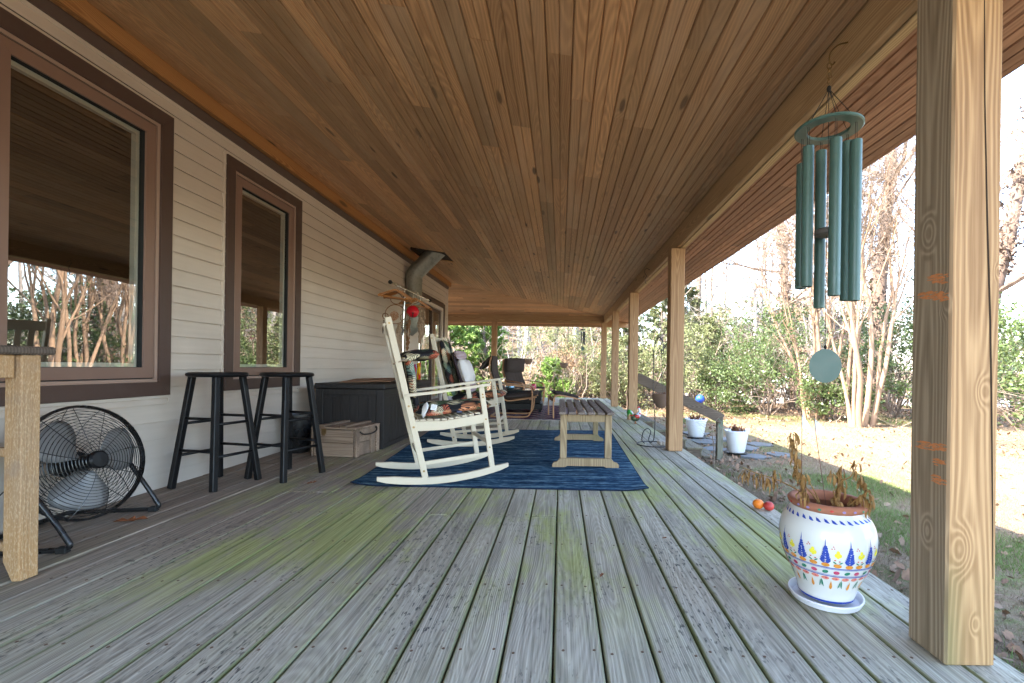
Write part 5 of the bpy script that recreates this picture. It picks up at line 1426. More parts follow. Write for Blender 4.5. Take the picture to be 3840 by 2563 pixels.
# ---- withered plant and little flags in the pot
dp = thing('withered_plant', 'withered plant with brown curled leaves in the painted pot', 'plant', (0, 0, 0))
base = (0.985, 1.67, 0.25)
br = [[(0.93, 1.68, 0.33), (0.88, 1.66, 0.39), (0.82, 1.72, 0.42), (0.76, 1.75, 0.435), (0.71, 1.76, 0.455)],
      [(0.94, 1.66, 0.36), (0.872, 1.65, 0.44), (0.862, 1.66, 0.52), (0.855, 1.67, 0.60)],
      [(0.93, 1.63, 0.37), (0.868, 1.60, 0.46)],
      [(1.0, 1.64, 0.36), (1.0, 1.62, 0.48)], [(1.0, 1.63, 0.42), (1.03, 1.61, 0.46), (1.06, 1.62, 0.50)],
      [(1.02, 1.6, 0.36), (1.06, 1.57, 0.415), (1.075, 1.57, 0.425)], [(0.995, 1.62, 0.44), (0.965, 1.62, 0.46)]]
m = MB()
for p in br:
    P = smooth_path([base]+p, 5); m.tube(P, np.linspace(0.0035, 0.0014, len(P)), 6)
m.build('stem', M['deadleaf'], dp, smooth=True)
CL = [(0.711, 1.75, 0.417),(0.744, 1.78, 0.401),(0.752, 1.75, 0.4),(0.786, 1.78, 0.402),(0.786, 1.72, 0.394),(0.817, 1.72, 0.423),(0.821, 1.74, 0.383),(0.847, 1.66, 0.582),(0.855, 1.68, 0.551),(0.843, 1.64, 0.531),(0.857, 1.66, 0.494),(0.873, 1.68, 0.462),(0.86, 1.66, 0.438),(0.856, 1.6, 0.448),(0.864, 1.62, 0.416),(0.859, 1.6, 0.394),(0.862, 1.6, 0.376),(0.967, 1.62, 0.447),(1.005, 1.62, 0.461),(1.012, 1.64, 0.429),(0.993, 1.6, 0.407),(0.995, 1.62, 0.374),(0.965, 1.58, 0.359),(1.053, 1.62, 0.483),(1.043, 1.6, 0.45),(1.07, 1.62, 0.424),(1.039, 1.62, 0.353),(1.036, 1.56, 0.377),(1.06, 1.56, 0.398),(1.076, 1.58, 0.366),(1.079, 1.58, 0.345)]
for (x, y, z) in CL:
    for q in range(7):
        L = rng.uniform(0.024, 0.055); a = rng.uniform(0, 2*PI); lean = rng.uniform(0.05, 0.5); wd = rng.uniform(0.0022, 0.0058)
        ca, sa_ = math.cos(a), math.sin(a); vs = []; n = 6; tw = rng.uniform(-2.5, 2.5)
        for i in range(n+1):
            t_ = i/n; rr = 0.004+lean*L*math.sin(t_*2.4); ww = wd*math.sin(PI*(0.12+0.85*t_))**0.8
            cx, cy, cc = x+ca*rr, y+sa_*rr, z+0.026-L*t_+0.006*math.sin(t_*7+a)
            b_ = a+PI/2+tw*t_
            vs += [(cx-ww*math.cos(b_), cy-ww*math.sin(b_), cc), (cx+ww*0.35*ca, cy+ww*0.35*sa_, cc-0.001), (cx+ww*math.cos(b_), cy+ww*math.sin(b_), cc)]
        fs = []
        for i in range(n): fs += [(3*i, 3*i+1, 3*i+4, 3*i+3), (3*i+1, 3*i+2, 3*i+5, 3*i+4)]
        m = MB(); m.add(vs, fs); m.build('leaf', M['deadleaf'], dp, smooth=True)
for lab, pts, tri in (('left one of two small white pennant flags on wires in the pot', [(0.974, 1.66, 0.27), (0.900, 1.665, 0.34), (0.884, 1.66, 0.45), (0.882, 1.66, 0.677)], ((0.882, 1.66, 0.677), (0.883, 1.66, 0.626), (0.917, 1.655, 0.617), (0.902, 1.665, 0.648))),
                      ('right one of two small white pennant flags on wires in the pot', [(0.99, 1.66, 0.27), (0.974, 1.66, 0.346), (0.934, 1.66, 0.600), (0.928, 1.66, 0.66)], ((0.928, 1.66, 0.66), (0.934, 1.66, 0.602), (0.972, 1.655, 0.597), (0.956, 1.665, 0.63)))):
    t = thing('pennant_flag', lab, 'flag', (0, 0, 0), 0, 'little white flags'); m = MB(); m.tube(pts, 0.0011, 5); m.build('wire_stem', M['wire'], t)
    m = MB(); a, b_, c, d = [np.array(p) for p in tri]; vs = []; n = 6
    for i in range(n+1):
        u = i/n
        p, q = a+(b_-a)*u, None
        e = (d+(c-d)*max(0, (u-0.35)/0.65)) if u > 0.35 else a+(d-a)*(u/0.35)
        for j in range(5):
            v = j/4; s_ = p+(e-p)*v; s_ = s_+np.array((0, 0.004*math.sin(3*v+4*u), 0)); vs.append(tuple(s_))
    m.add(vs, [(i*5+j, i*5+j+1, i*5+j+6, i*5+j+5) for i in range(n) for j in range(4)]); m.build('cloth', M['flag'], t, smooth=True)
# ---- two fruits on the deck edge
for (x, y, r, mt, lab) in ((1.198, 2.735, 0.031, M['orange_fruit'], 'small split orange fruit on the deck edge'), (1.245, 2.70, 0.029, M['red_fruit'], 'small dark red fruit touching the orange one')):
    m = MB(); pr = [(0, 0.0)]+[(r*math.cos(a)*1.04, r*0.92+r*0.92*math.sin(a)) for a in np.linspace(-1.4, 1.3, 14)]+[(0.003, 1.78*r), (0, 1.74*r)]
    m.lathe(pr, 24); o = m.build('fruit', mt, smooth=True); o.location = (x, y, 0.0); tag(o, lab, 'fruit')
    o.rotation_euler = (0.0, 0.0, 0.4)

# ---- shepherd hook stand with hanging basket
hs = thing('shepherd_hook', 'black shepherd hook stand with round base beside the second post', 'plant hook', (1.03, 4.99, 0.0))
m = MB(); m.tube([(0.185*math.cos(a), 0.185*math.sin(a), 0.0055) for a in np.linspace(0, 2*PI, 41)[:-1]], 0.0055, 7, closed=True); m.build('base_ring', M['blackmetal'], hs, smooth=True)
m = MB(); P = smooth_path([(-0.10, 0.0, 0.012), (-0.13, 0, 0.05), (-0.115, 0, 0.14), (-0.07, 0, 0.175), (-0.035, 0, 0.14), (-0.055, 0, 0.06), (-0.035, 0, 0.02), (0.0, 0, 0.06), (0.012, 0, 0.2)], 6); m.tube(P, 0.005, 7); m.build('base_scroll', M['blackmetal'], hs, smooth=True)
m = MB(); P = smooth_path([(0.0, 0, 0.05), (0.010, 0, 0.25), (-0.012, 0, 0.6), (-0.014, 0, 0.95), (-0.008, 0, 1.08), (0.018, 0, 1.155), (0.048, 0, 1.175), (0.080, 0, 1.14), (0.094, 0, 1.07), (0.092, 0, 1.02), (0.082, 0, 0.995), (0.072, 0, 1.01), (0.072, 0, 1.05)], 7); m.tube(P, 0.005, 7); m.build('pole', M['blackmetal'], hs, smooth=True)
m = MB(); P = smooth_path([(0.082, 0, 1.0), (0.072, 0, 0.975), (0.070, 0, 0.95), (0.088, 0, 0.92), (0.090, 0, 0.885), (0.070, 0, 0.868), (0.055, 0, 0.885)], 6); m.tube(P, 0.0028, 6); m.build('s_hook', M['blackmetal'], hs, smooth=True)
def basket(lab, loc, r, h, chain_to, deep=0.0):
    t = thing('hanging_basket', lab, 'hanging basket', loc, 0, 'brown hanging bowls')
    m = MB(); pr = [(0.0, -h)]+[(r*math.sin(a)**(0.8), -h*math.cos(a)**(1.0+deep)) for a in np.linspace(0.25, PI/2, 10)]+[(r*1.02, 0.006), (r*0.96, 0.006), (r*0.92, -0.02), (0, -0.03)]
    m.lathe(pr, 32); m.build('bowl', M['coco'], t, smooth=True)
    m = MB()
    for k in range(3):
        a = 2*PI*k/3+0.5; m.tube([(r*math.cos(a), r*math.sin(a), 0), (0, 0, min(chain_to-loc[2], r*2.2))], 0.0016, 4)
    if chain_to-loc[2] > r*2.2: m.tube([(0, 0, r*2.2-0.01), (0, 0, chain_to-loc[2])], 0.0022, 4)
    m.build('chain', M['cord'], t)
    m = MB()
    for k in range(26):
        a = rng.uniform(0, 6.28); q = rng.uniform(0.2, 0.95)*r; m.tube([(q*math.cos(a), q*math.sin(a), -0.02), (q*math.cos(a)*1.1+rng.uniform(-.02, .02), q*math.sin(a)*1.1, rng.uniform(0.005, 0.03))], 0.002, 3)
    m.build('dry_stalks', M['deadleaf2'], t)['kind'] = 'stuff'
    return t
basket('brown hanging bowl on the shepherd hook stand, partly behind the second post', (1.105, 4.995, 0.555), 0.098, 0.155, 0.87, 0.3)
basket('left of two small brown bowls hanging far away under the end beam', (-0.90, 12.45, 1.045), 0.125, 0.145, 2.055)
basket('right of two small brown bowls hanging far away under the end beam', (0.085, 12.45, 0.955), 0.118, 0.145, 2.055)
fc = thing('small_wind_chime', 'small black wind chime hanging under the far end beam', 'wind chime', (0.59, 12.45, 0.0))
m = MB(); m.lathe([(0, 0), (0.075, 0), (0.075, 0.03), (0, 0.04)], 20, (0, 0, 1.85)); m.build('top_disc', M['blackmetal'], fc)
for k in range(5):
    a = 2*PI*k/5; z = 1.46+0.03*k
    m = MB(); m.tube([(0.05*math.cos(a), 0.05*math.sin(a), z), (0.05*math.cos(a), 0.05*math.sin(a), 1.82)], 0.017, 8); m.build('tube', M['blackmetal'], fc)
m = MB(); m.tube([(0, 0, 1.4), (0, 0, 2.05)], 0.002, 4); m.tube([(0.05, 0, 1.87), (0, 0, 1.97)], 0.002, 4); m.tube([(-0.05, 0, 1.87), (0, 0, 1.97)], 0.002, 4); m.build('cords', M['cord'], fc)
m = MB(); m.prism([(0, 1.42), (0.045, 1.37), (0.04, 1.33), (0, 1.29), (-0.04, 1.33), (-0.045, 1.37)], -0.002, 0.002, 'Y'); m.build('wind_sail', M['chime'], fc)
m = MB(); m.tube(smooth_path([(1.15, 5.95, 2.12), (1.10, 5.94, 2.14), (1.075, 5.93, 2.10), (1.09, 5.92, 2.05), (1.10, 5.92, 2.03), (1.08, 5.92, 2.0), (1.085, 5.92, 1.95), (1.10, 5.92, 1.94)], 6), 0.003, 6)
o = m.build('empty_hook', M['blackmetal'], smooth=True); tag(o, 'empty black plant hook screwed into the beam between second and third posts', 'hook')

# ---- rooster figurine
ro = thing('rooster_figurine', 'small painted metal rooster standing at the foot of the third post', 'figurine', (1.135, 6.86, 0.0), 0.0)
def msh(fn, nm, mat, sm=True):
    m = MB(); fn(m); return m.build(nm, mat, ro, smooth=sm)
roo_b = plain('rooster_body', (0.05, 0.075, 0.045), 0.3, 0.5, 0.3, var=0.9, scale=70, dirt=((0.3, 0.32, 0.12), 0.5))
roo_r = plain('rooster_red', (0.40, 0.02, 0.015), 0.25, 0.5); roo_g = plain('rooster_green', (0.02, 0.22, 0.03), 0.3, 0.5); roo_w = plain('rooster_white', (0.55, 0.55, 0.58), 0.35, 0.4)
def f(m): m.ball((0.0, 0, 0.092), (0.072, 0.05, 0.058), 20, 12)
msh(f, 'body', roo_b)
def f(m): m.tube(smooth_path([(0.028, 0, 0.11), (0.055, 0, 0.15), (0.06, 0, 0.185), (0.052, 0, 0.215)], 5), [0.042, 0.041, 0.038, 0.036, 0.034, 0.031, 0.029, 0.027, 0.025, 0.023, 0.021, 0.019, 0.018, 0.018, 0.018, 0.017], 14); m.ball((0.053, 0, 0.222), 0.02, 12, 8)
msh(f, 'neck', roo_w)
def f(m):
    for k, (x, z, r) in enumerate(((0.035, 0.243, 0.010), (0.048, 0.250, 0.011), (0.061, 0.247, 0.010))): m.ball((x, 0, z), (r, 0.004, r), 8, 6)
    m.ball((0.066, 0, 0.203), (0.007, 0.005, 0.013), 8, 6)
msh(f, 'comb', roo_r)
def f(m): m.tube([(0.068, 0, 0.222), (0.088, 0, 0.217)], [0.007, 0.001], 6)
msh(f, 'beak', plain('beak', (0.5, 0.3, 0.05)))
def f(m):
    m.ball((0.018, -0.038, 0.11), (0.042, 0.016, 0.030), 14, 8); m.ball((0.018, 0.038, 0.11), (0.042, 0.016, 0.030), 14, 8)
    m.ball((0.058, 0, 0.15), (0.026, 0.034, 0.028), 12, 8); m.ball((-0.045, 0, 0.125), (0.035, 0.03, 0.02), 12, 8)
msh(f, 'wing', roo_r)
def f(m):
    for k in range(5):
        a = 0.2*k; m.tube(smooth_path([(-0.045, (k-2)*0.008, 0.115), (-0.075, (k-2)*0.012, 0.165+0.008*k), (-0.105-0.004*k, (k-2)*0.012, 0.155+0.006*k), (-0.118, (k-2)*0.011, 0.10+0.01*k)], 5), [0.006, 0.009, 0.011, 0.012, 0.012, 0.012, 0.012, 0.012, 0.011, 0.010, 0.009, 0.008, 0.007, 0.006, 0.004, 0.001], 7)
msh(f, 'tail', roo_g)
def f(m): m.tube(smooth_path([(-0.03, 0, 0.13), (-0.055, 0, 0.175), (-0.085, 0, 0.18), (-0.10, 0, 0.15)], 5), 0.011, 8)
msh(f, 'tail_sickle', roo_w)
for s in (-1, 1):
    def f(m):
        m.tube([(0.0, s*0.018, 0.05), (0.002, s*0.02, 0.006)], 0.004, 6)
        for q in (-0.5, 0, 0.5, PI): m.tube([(0.002, s*0.02, 0.005), (0.002+0.025*math.cos(q), s*0.02+0.025*math.sin(q), 0.003)], 0.003, 5)
    msh(f, 'foot', plain('rooster_foot', (0.35, 0.14, 0.05)))
sh_ = MB()
for k in range(6):
    x = 1.09+0.036*(k % 3)*1.1-0.0; y = 4.93+0.07*(k//3); sh_.lathe([(0, 0.008), (0.018, 0.008), (0.022, 0.025), (0.020, 0.042), (0.012, 0.046), (0, 0.047)], 12, (x, y, 0))
o = sh_.build('pale_pebbles', M['tinsel']); o['kind'] = 'stuff'; tag(o, 'cluster of pale round pebbles inside the base of the shepherd hook', 'pebbles')

# ---- flue pipe
fl = thing('flue_pipe', 'galvanised flue pipe rising along the wall and bending into the ceiling', 'pipe', (-2.505, 7.7, 0))
m = MB(); P = [(0, 0, 1.62), (0, 0, 2.28)]; m.tube(P, 0.135, 28); m.build('pipe', M['galv'], fl, smooth='auto')
m = MB(); m.tube([(0, 0, 2.281), (0, 0, 2.33), (0.012, 0, 2.37), (0.045, 0, 2.42), (0.30, 0, 2.68), (0.42, 0, 2.80)], 0.138, 28); m.build('elbow', M['galv'], fl, smooth='auto')
m = MB()
for z in (2.10, 2.27): m.tube([(0, 0, z-0.008), (0, 0, z+0.008)], 0.141, 28)
m.build('band', M['galv'], fl, smooth='auto')
m = MB(); m.tube([(0, 0, 1.625), (0, 0, 1.56), (-0.03, 0, 1.48), (-0.10, 0, 1.40)], [0.135, 0.135, 0.13, 0.11], 28); m.build('lower_elbow', M['galv'], fl, smooth='auto')

# ---- garment rack
gr = thing('garment_rack', 'chrome garment rack by the wall behind the storage box', 'garment rack', (-2.19, 6.6, 0))
m = MB(); m.tube([(0.03, -0.86, 1.875), (0.03, 0.84, 1.895)], 0.0125, 12); m.build('rail', M['chrome'], gr, smooth='auto')
for y in (-0.875, 0.85):
    m = MB(); m.ball((0.03, y, 1.875+(0.02 if y > 0 else 0)), 0.026, 14, 10); m.build('end_knob', M['rubber'], gr, smooth=True)
for y in (-0.30, 0.42):
    m = MB(); m.tube([(0.0, y, 0.1), (0.0, y, 1.30)], 0.015, 12); m.tube([(0.0, y, 1.30), (0.015, y, 1.87)], 0.0115, 12); m.build('upright', M['chrome'], gr, smooth='auto')
    m = MB(); m.box((-0.25, y-0.015, 0.065), (0.25, y+0.015, 0.095), 0.004); m.build('foot_bar', M['chrome'], gr)
    m = MB(); m.tube([(0, y, 0.96), (0, y, 1.0)], 0.022, 12); m.build('joint', M['rubber'], gr)
    for x in (-0.23, 0.23):
        m = MB(); m.ball((x, y, 0.033), 0.032, 12, 8); m.build('caster', M['rubber'], gr, smooth=True)
m = MB(); m.tube([(0, -0.30, 0.975), (0, 0.42, 0.975)], 0.009, 8); m.build('cross_bar', M['chrome'], gr)
def hanger(y, az, til, lab):
    t = thing('clothes_hanger', lab, 'hanger', (-2.16, y, 1.865), az, 'wooden clothes hangers')
    m = MB(); P = smooth_path([(-0.215, 0, -0.155), (-0.12, 0, -0.105), (-0.03, 0, -0.060), (0, 0, -0.052), (0.03, 0, -0.060), (0.12, 0, -0.105), (0.215, 0, -0.155)], 4)
    ribbon(m, [(p[0], p[2]) for p in P], -0.016, 0.016, 0.028); m.move(rotmat((0, til, 0))); m.build('shoulder', M['hanger'], t, smooth='auto')
    m = MB(); m.tube([(-0.20, 0, -0.152), (0.20, 0, -0.152)], 0.008, 8); m.move(rotmat((0, til, 0))); m.build('bar', M['hanger'], t)
    m = MB(); m.tube(smooth_path([(0, 0, -0.055), (0, 0, -0.02), (0.018, 0, 0.0), (0.012, 0, 0.022), (-0.006, 0, 0.024), (-0.016, 0, 0.012)], 4), 0.0018, 5); m.build('hook', M['chrome'], t)
for i, (y, az, til, lab) in enumerate(((5.95, 0.10, 0.12, 'front most wooden hanger on the rack, above the dream catcher'), (5.99, -0.15, 0.16, 'second wooden hanger, just behind the front most'), (6.04, 0.2, 0.22, 'third wooden hanger in the left bunch'), (6.10, -0.05, 0.10, 'fourth wooden hanger in the left bunch'),
                                       (6.72, 0.2, 0.1, 'wooden hanger above the red bell'), (6.95, -0.25, 0.15, 'wooden hanger at the right end of the rack'))): hanger(y, az, til, lab)
def catcher(loc, r, lab, az=0.25, n=14, feathers=3, fur=False, fl=0.25):
    t = thing('dream_catcher', lab, 'dream catcher', loc, az, 'dream catchers on the rack')
    m = MB(); m.tube([(r*math.cos(a), 0, r*math.sin(a)) for a in np.linspace(0, 2*PI, 33)[:-1]], 0.0055, 7, closed=True); m.build('hoop', M['hoop'], t, smooth=True)
    m = MB(); rr = r
    for lv in range(4):
        r2 = rr*0.72; off = PI/n*lv
        for k in range(n):
            a = 2*PI*k/n+off; b_ = a+PI/n; c = a+2*PI/n
            m.tube([(rr*math.cos(a), 0, rr*math.sin(a)), (r2*math.cos(b_), 0, r2*math.sin(b_)), (rr*math.cos(c), 0, rr*math.sin(c))], 0.0008, 3)
        rr = r2
    m.tube([(0, 0, r), (0, 0, r+0.12)], 0.001, 3); m.build('web', M['twine'], t)['kind'] = 'stuff'
    for k in range(feathers):
        x = r*0.8*(-1+2*k/max(1, feathers-1)) if feathers > 1 else 0; z0 = -math.sqrt(max(0, r*r-x*x)); L = fl*rng.uniform(0.7, 1.1)
        m = MB(); m.tube([(x, 0, z0), (x+0.005, 0.003, z0-L*0.5)], 0.0012, 4)
        for q in range(3): m.ball((x+0.005, 0.003, z0-L*(0.2+0.12*q)), 0.007, 8, 6)
        vs = []; nn = 7; a = rng.uniform(-0.6, 0.6)
        for i in range(nn+1):
            u = i/nn; ww = 0.011*math.sin(PI*(0.08+0.9*u)); zz = z0-L*(0.48+0.5*u)
            vs += [(x-ww*math.cos(a), -ww*math.sin(a), zz), (x+ww*math.cos(a), ww*math.sin(a), zz+0.004)]
        m.add(vs, [(2*i, 2*i+1, 2*i+3, 2*i+2) for i in range(nn)])
        m.build('feather', M['feather'] if k % 3 else M['darkfeather'], t)
    if fur:
        m = MB()
        for k in range(420):
            a = rng.uniform(0, 2*PI); q = rng.uniform(0, 1)**0.5; x, z = 0.055*q*math.cos(a)-0.01, 0.062*q*math.sin(a)-0.02; L = rng.uniform(0.015, 0.035)
            b_ = rng.uniform(0, 6.28); m.add([(x-0.002, -0.01, z), (x+0.002, -0.01, z), (x+L*math.cos(b_)*0.7, -0.02-rng.random()*0.02, z+L*math.sin(b_)*0.7-0.01)], [(0, 1, 2)])
        m.build('fur_tuft', M['fur'], t)['kind'] = 'stuff'
    return t
catcher((-2.235, 6.12, 1.515), 0.128, 'large dream catcher hoop with tan fur tuft, left end of the rack', 0.2, 14, 4, True)
catcher((-2.245, 6.18, 1.735), 0.075, 'small bare hoop above the large dream catcher', 0.3, 10, 0)
catcher((-2.36, 6.10, 1.488), 0.036, 'tiny dream catcher with dark feathers, leftmost on the rack', 0.2, 8, 2, False, 0.28)
catcher((-2.195, 6.38, 1.50), 0.062, 'dream catcher hanging between the chrome upright and the red bell', 0.3, 10, 3)
for k, (y, x, z, L) in enumerate(((6.9, -2.125, 1.74, 0.50), (6.93, -2.10, 1.70, 0.42), (6.87, -2.14, 1.66, 0.46), (6.98, -2.15, 1.6, 0.36), (6.25, -2.22, 1.40, 0.38), (6.3, -2.26, 1.35, 0.36), (6.5, -2.183, 1.46, 0.36))):
    t = thing('feather_string', ['long string of pale shells and feathers, foremost of the right bunch', 'shell and feather string at the right of the right bunch', 'thin feather string at the left of the right bunch', 'short feather string at the back of the right bunch', 'feather string hanging beside the chrome upright', 'brown feather string behind the chair post', 'single dark feather string against the siding'][k], 'ornament', (x, y, z), 0, 'feather strings on the rack')
    m = MB(); m.tube([(0, 0, 0.12), (0.004, 0, -L)], 0.0014, 4); m.build('string', M['twine'], t)
    m = MB()
    for q in range(12):
        zz = -L*q/12; a = rng.uniform(0, 6.28); m.ball((0.012*math.cos(a), 0.012*math.sin(a), zz), (0.024, 0.016, 0.028), 7, 5)
        L2 = rng.uniform(0.06, 0.11); dx = 0.035*math.cos(a); m.add([(0.0, -0.01, zz), (dx, -0.015, zz-L2*0.4), (dx*0.4, -0.012, zz-L2), (-dx*0.5, -0.012, zz-L2*0.5)], [(0, 1, 2, 3)])
    m.build('feathers', M['feather'] if k != 6 else M['hoop'], t)['kind'] = 'stuff'
rb = thing('red_bell', 'big shiny red jingle bell hanging from the rack', 'bell', (-2.127, 6.5, 1.60))
m = MB(); m.ball((0, 0, 0), 0.088, 28, 18); m.build('shell', M['redshine'], rb, smooth=True)
m = MB(); m.lathe([(0.0885, -0.008), (0.093, -0.004), (0.093, 0.004), (0.0885, 0.008)], 36); m.build('seam', M['redshine'], rb, smooth=True)
m = MB()
for a in (0, PI/2, PI, 1.5*PI):
    st = len(m.v); vs = []
    for i in range(9):
        p = -1.2+0.95*i/8; w = 0.006+(0.010 if i in (7, 8) else 0)
        for s in (-1, 1): vs.append((0.0892*math.cos(p), s*w, 0.0892*math.sin(p)))
    m.add(vs, [(2*i, 2*i+1, 2*i+3, 2*i+2) for i in range(8)]); m.move(rotmat((0, 0, a-1.2)), (0, 0, 0), st)
m.build('slots', M['rubber'], rb)
m = MB(); m.tube(smooth_path([(0.0, 0, 0.088), (0.01, -0.02, 0.15), (-0.01, 0.05, 0.24), (-0.03, 0.12, 0.275)], 5), 0.004, 6); m.tube(smooth_path([(-0.05, 0, 0.07), (0.02, -0.05, 0.11), (0.08, -0.02, 0.15), (-0.03, 0.32, 0.27), (-0.04, 0.34, 0.33), (0.0, 0.36, 0.24)], 6), 0.0045, 6); m.build('cord', M['twine'], rb, smooth=True)
be = thing('leather_belt', 'dark leather belt with square buckle hanging from the rack', 'belt', (-2.225, 6.42, 0))
m = MB(); m.box((-0.017, -0.002, 0.92), (0.017, 0.002, 1.85), 0.001); m.build('strap', M['leather'], be)
m = MB()
for (a, b_) in (((-0.024, 1.262), (0.024, 1.27)), ((-0.024, 1.322), (0.024, 1.33)), ((-0.028, 1.262), (-0.020, 1.33)), ((0.020, 1.262), (0.028, 1.33)), ((-0.003, 1.27), (0.003, 1.325))): m.box((a[0], -0.008, a[1]), (b_[0], -0.003, b_[1]), 0.001)
m.box((-0.022, -0.007, 1.345), (0.022, -0.003, 1.36), 0.001); m.build('buckle', M['chrome'], be)

# ---- things in the yard beside the steps
def planter(lab, loc, s):
    t = thing('white_planter', lab, 'planter', loc, 0, 'white planters by the steps')
    m = MB(); m.lathe([(0.0, 0.03), (0.13*s, 0.03), (0.138*s, 0.04), (0.195*s, 0.375), (0.205*s, 0.38), (0.207*s, 0.405), (0.198*s, 0.408), (0.188*s, 0.40), (0.18*s, 0.36), (0.0, 0.355)], 40); m.build('pot', M['planter'], t, smooth='auto')
    m = MB(); m.lathe([(0, 0.0), (0.17*s, 0.0), (0.185*s, 0.028), (0.175*s, 0.03), (0.16*s, 0.012), (0, 0.012)], 32); m.build('tray', M['blackmetal'], t, smooth='auto')
    m = MB(); m.lathe([(0, 0.365), (0.182*s, 0.36)], 24); m.build('soil', M['soil'], t)
    for k in range(34):
        a = rng.uniform(0, 6.28); q = rng.uniform(0.02, 0.17)*s; x, y = q*math.cos(a), q*math.sin(a); L = rng.uniform(0.05, 0.14)
        m = MB(); b_ = rng.uniform(0, 6.28); dx, dy = math.cos(b_), math.sin(b_); w = rng.uniform(0.012, 0.025); z = 0.37
        lx, ly = dx*L*0.35, dy*L*0.35
        vs = [(x, y, z), (x+lx*0.5-dy*w, y+ly*0.5+dx*w, z+L*0.5), (x+lx*0.5, y+ly*0.5, z+L*0.42), (x+lx*0.5+dy*w, y+ly*0.5-dx*w, z+L*0.5), (x+lx*1.3-dy*w*0.6, y+ly*1.3+dx*w*.6, z+L*0.9), (x+lx*1.3+dy*w*0.6, y+ly*1.3-dx*w*.6, z+L*0.85), (x+lx*2.0, y+ly*2.0, z+L*0.75)]
        m.add(vs, [(0, 1, 2), (0, 2, 3), (1, 4, 2), (2, 4, 5), (2, 5, 3), (4, 6, 5)]); m.build('dead_leaf', M['deadleaf2'], t)
    return t
planter('white planter with dead leaves, nearer the steps, left of the handrail post', (2.905, 9.72, GZ+0.03), 1.12)
planter('white planter with dead leaves, right of the handrail post', (3.09, 7.95, GZ+0.03), 0.98)
yh = thing('shepherd_hook', 'thin black shepherd hook standing in the yard behind the handrail', 'plant hook', (2.39, 8.8, GZ))
m = MB(); P = smooth_path([(-0.02, 0, -0.1), (-0.015, 0, 0.6), (0.0, 0, 1.45), (0.02, 0, 1.58), (0.08, 0, 1.655), (0.15, 0, 1.665), (0.22, 0, 1.62), (0.255, 0, 1.55), (0.27, 0, 1.52), (0.29, 0, 1.53)], 6); m.tube(P, 0.006, 6); m.build('pole', M['blackmetal'], yh, smooth=True)
bbm = MB(); bbm.ball((0, 0, 0.0), 0.11, 20, 14); 
gzb = thing('gazing_ball', 'cobalt blue gazing ball on a thin stand beyond the handrail', 'garden ball', (4.05, 13.2, -0.03))
m = MB(); m.ball((0, 0, 0), 0.125, 22, 14); m.build('ball', M['bluepot'], gzb, smooth=True)
m = MB(); m.tube([(0, 0, -0.75), (0, 0, -0.14)], 0.012, 6); m.tube([(0.09*math.cos(a), 0.09*math.sin(a), -0.13) for a in np.linspace(0, 6.28, 13)[:-1]], 0.008, 5, closed=True); m.build('stand', M['blackmetal'], gzb)
m = MB(); m.tube(smooth_path([(2.70, 10.35, GZ-0.05), (2.735, 10.2, 0.0), (2.80, 10.1, 0.45), (2.87, 10.0, 0.62)], 5), 0.008, 6); 
o = m.build('garden_stake', M['blackmetal'], smooth=True); tag(o, 'leaning black stake in the leaves just left of the third post', 'stake'); o.location = (-0.75, 1.0, 0)
# ================================================================ TREES, BUSHES, LEAVES
nr = np.random.RandomState(11)
M['bark'] = plain('grey_brown_bark', (0.17, 0.13, 0.10), 0.9, 0.1, var=0.4, scale=25, bump=0.5)
M['barkpale'] = plain('pale_smooth_bark', (0.30, 0.265, 0.235), 0.8, 0.1, var=0.25, scale=8, dirt=((0.2, 0.17, 0.13), 0.5), bump=0.2)
M['myrtle'] = plain('crepe_myrtle_bark', (0.29, 0.19, 0.12), 0.7, 0.15, var=0.16, scale=7, dirt=((0.24, 0.14, 0.085), 0.5))
M['twig'] = plain('thin_twig', (0.22, 0.165, 0.125), 0.85, 0.1, var=0.4, scale=3)
M['vinebark'] = plain('shaggy_vine', (0.15, 0.105, 0.08), 0.9, 0.1, var=0.5, scale=12, bump=0.5)
def leafmat(name, dark, light, rough=0.5, trans=0.25, scale=1.4):
    t = NT(name); w = t.wpos(); n = t.noise(w, scale, 3.0); n2 = t.noise(w, 25.0, 2.0)
    c = t.mix(t.math('ADD', t.math('MULTIPLY', n, 0.5), t.math('MULTIPLY', n2, 0.5)), dark, light)
    t.fin(c, rough, 0.35)
    tr = t.n('BsdfTranslucent'); t.put(c, tr.inputs[0]); mx = t.n('MixShader'); mx.inputs[0].default_value = trans
    t.l(t.p.outputs[0], mx.inputs[1]); t.l(tr.outputs[0], mx.inputs[2]); t.l(mx.outputs[0], t.out.inputs[0])
    return t.mat
M['lf_holly'] = leafmat('holly_leaf', (0.025, 0.055, 0.014), (0.14, 0.175, 0.06), 0.35)
M['lf_cedar'] = leafmat('cedar_spray', (0.06, 0.12, 0.02), (0.26, 0.38, 0.08), 0.6)
M['lf_dull'] = leafmat('dull_evergreen', (0.06, 0.075, 0.025), (0.23, 0.24, 0.10), 0.6)
M['lf_pine'] = leafmat('pine_needles', (0.04, 0.075, 0.025), (0.15, 0.2, 0.07), 0.6)
M['lf_brown'] = leafmat('clinging_dead_leaf', (0.15, 0.09, 0.045), (0.38, 0.25, 0.145), 0.8)
M['lf_litter'] = leafmat('fallen_leaf', (0.07, 0.035, 0.022), (0.34, 0.20, 0.115), 0.8, 0.05, 40.0)
M['lf_litter_pale'] = leafmat('fallen_pale_leaf', (0.13, 0.08, 0.05), (0.34, 0.235, 0.15), 0.8, 0.05, 40.0)
M['grass_green'] = leafmat('green_grass', (0.05, 0.09, 0.02), (0.20, 0.27, 0.07), 0.7, 0.2)
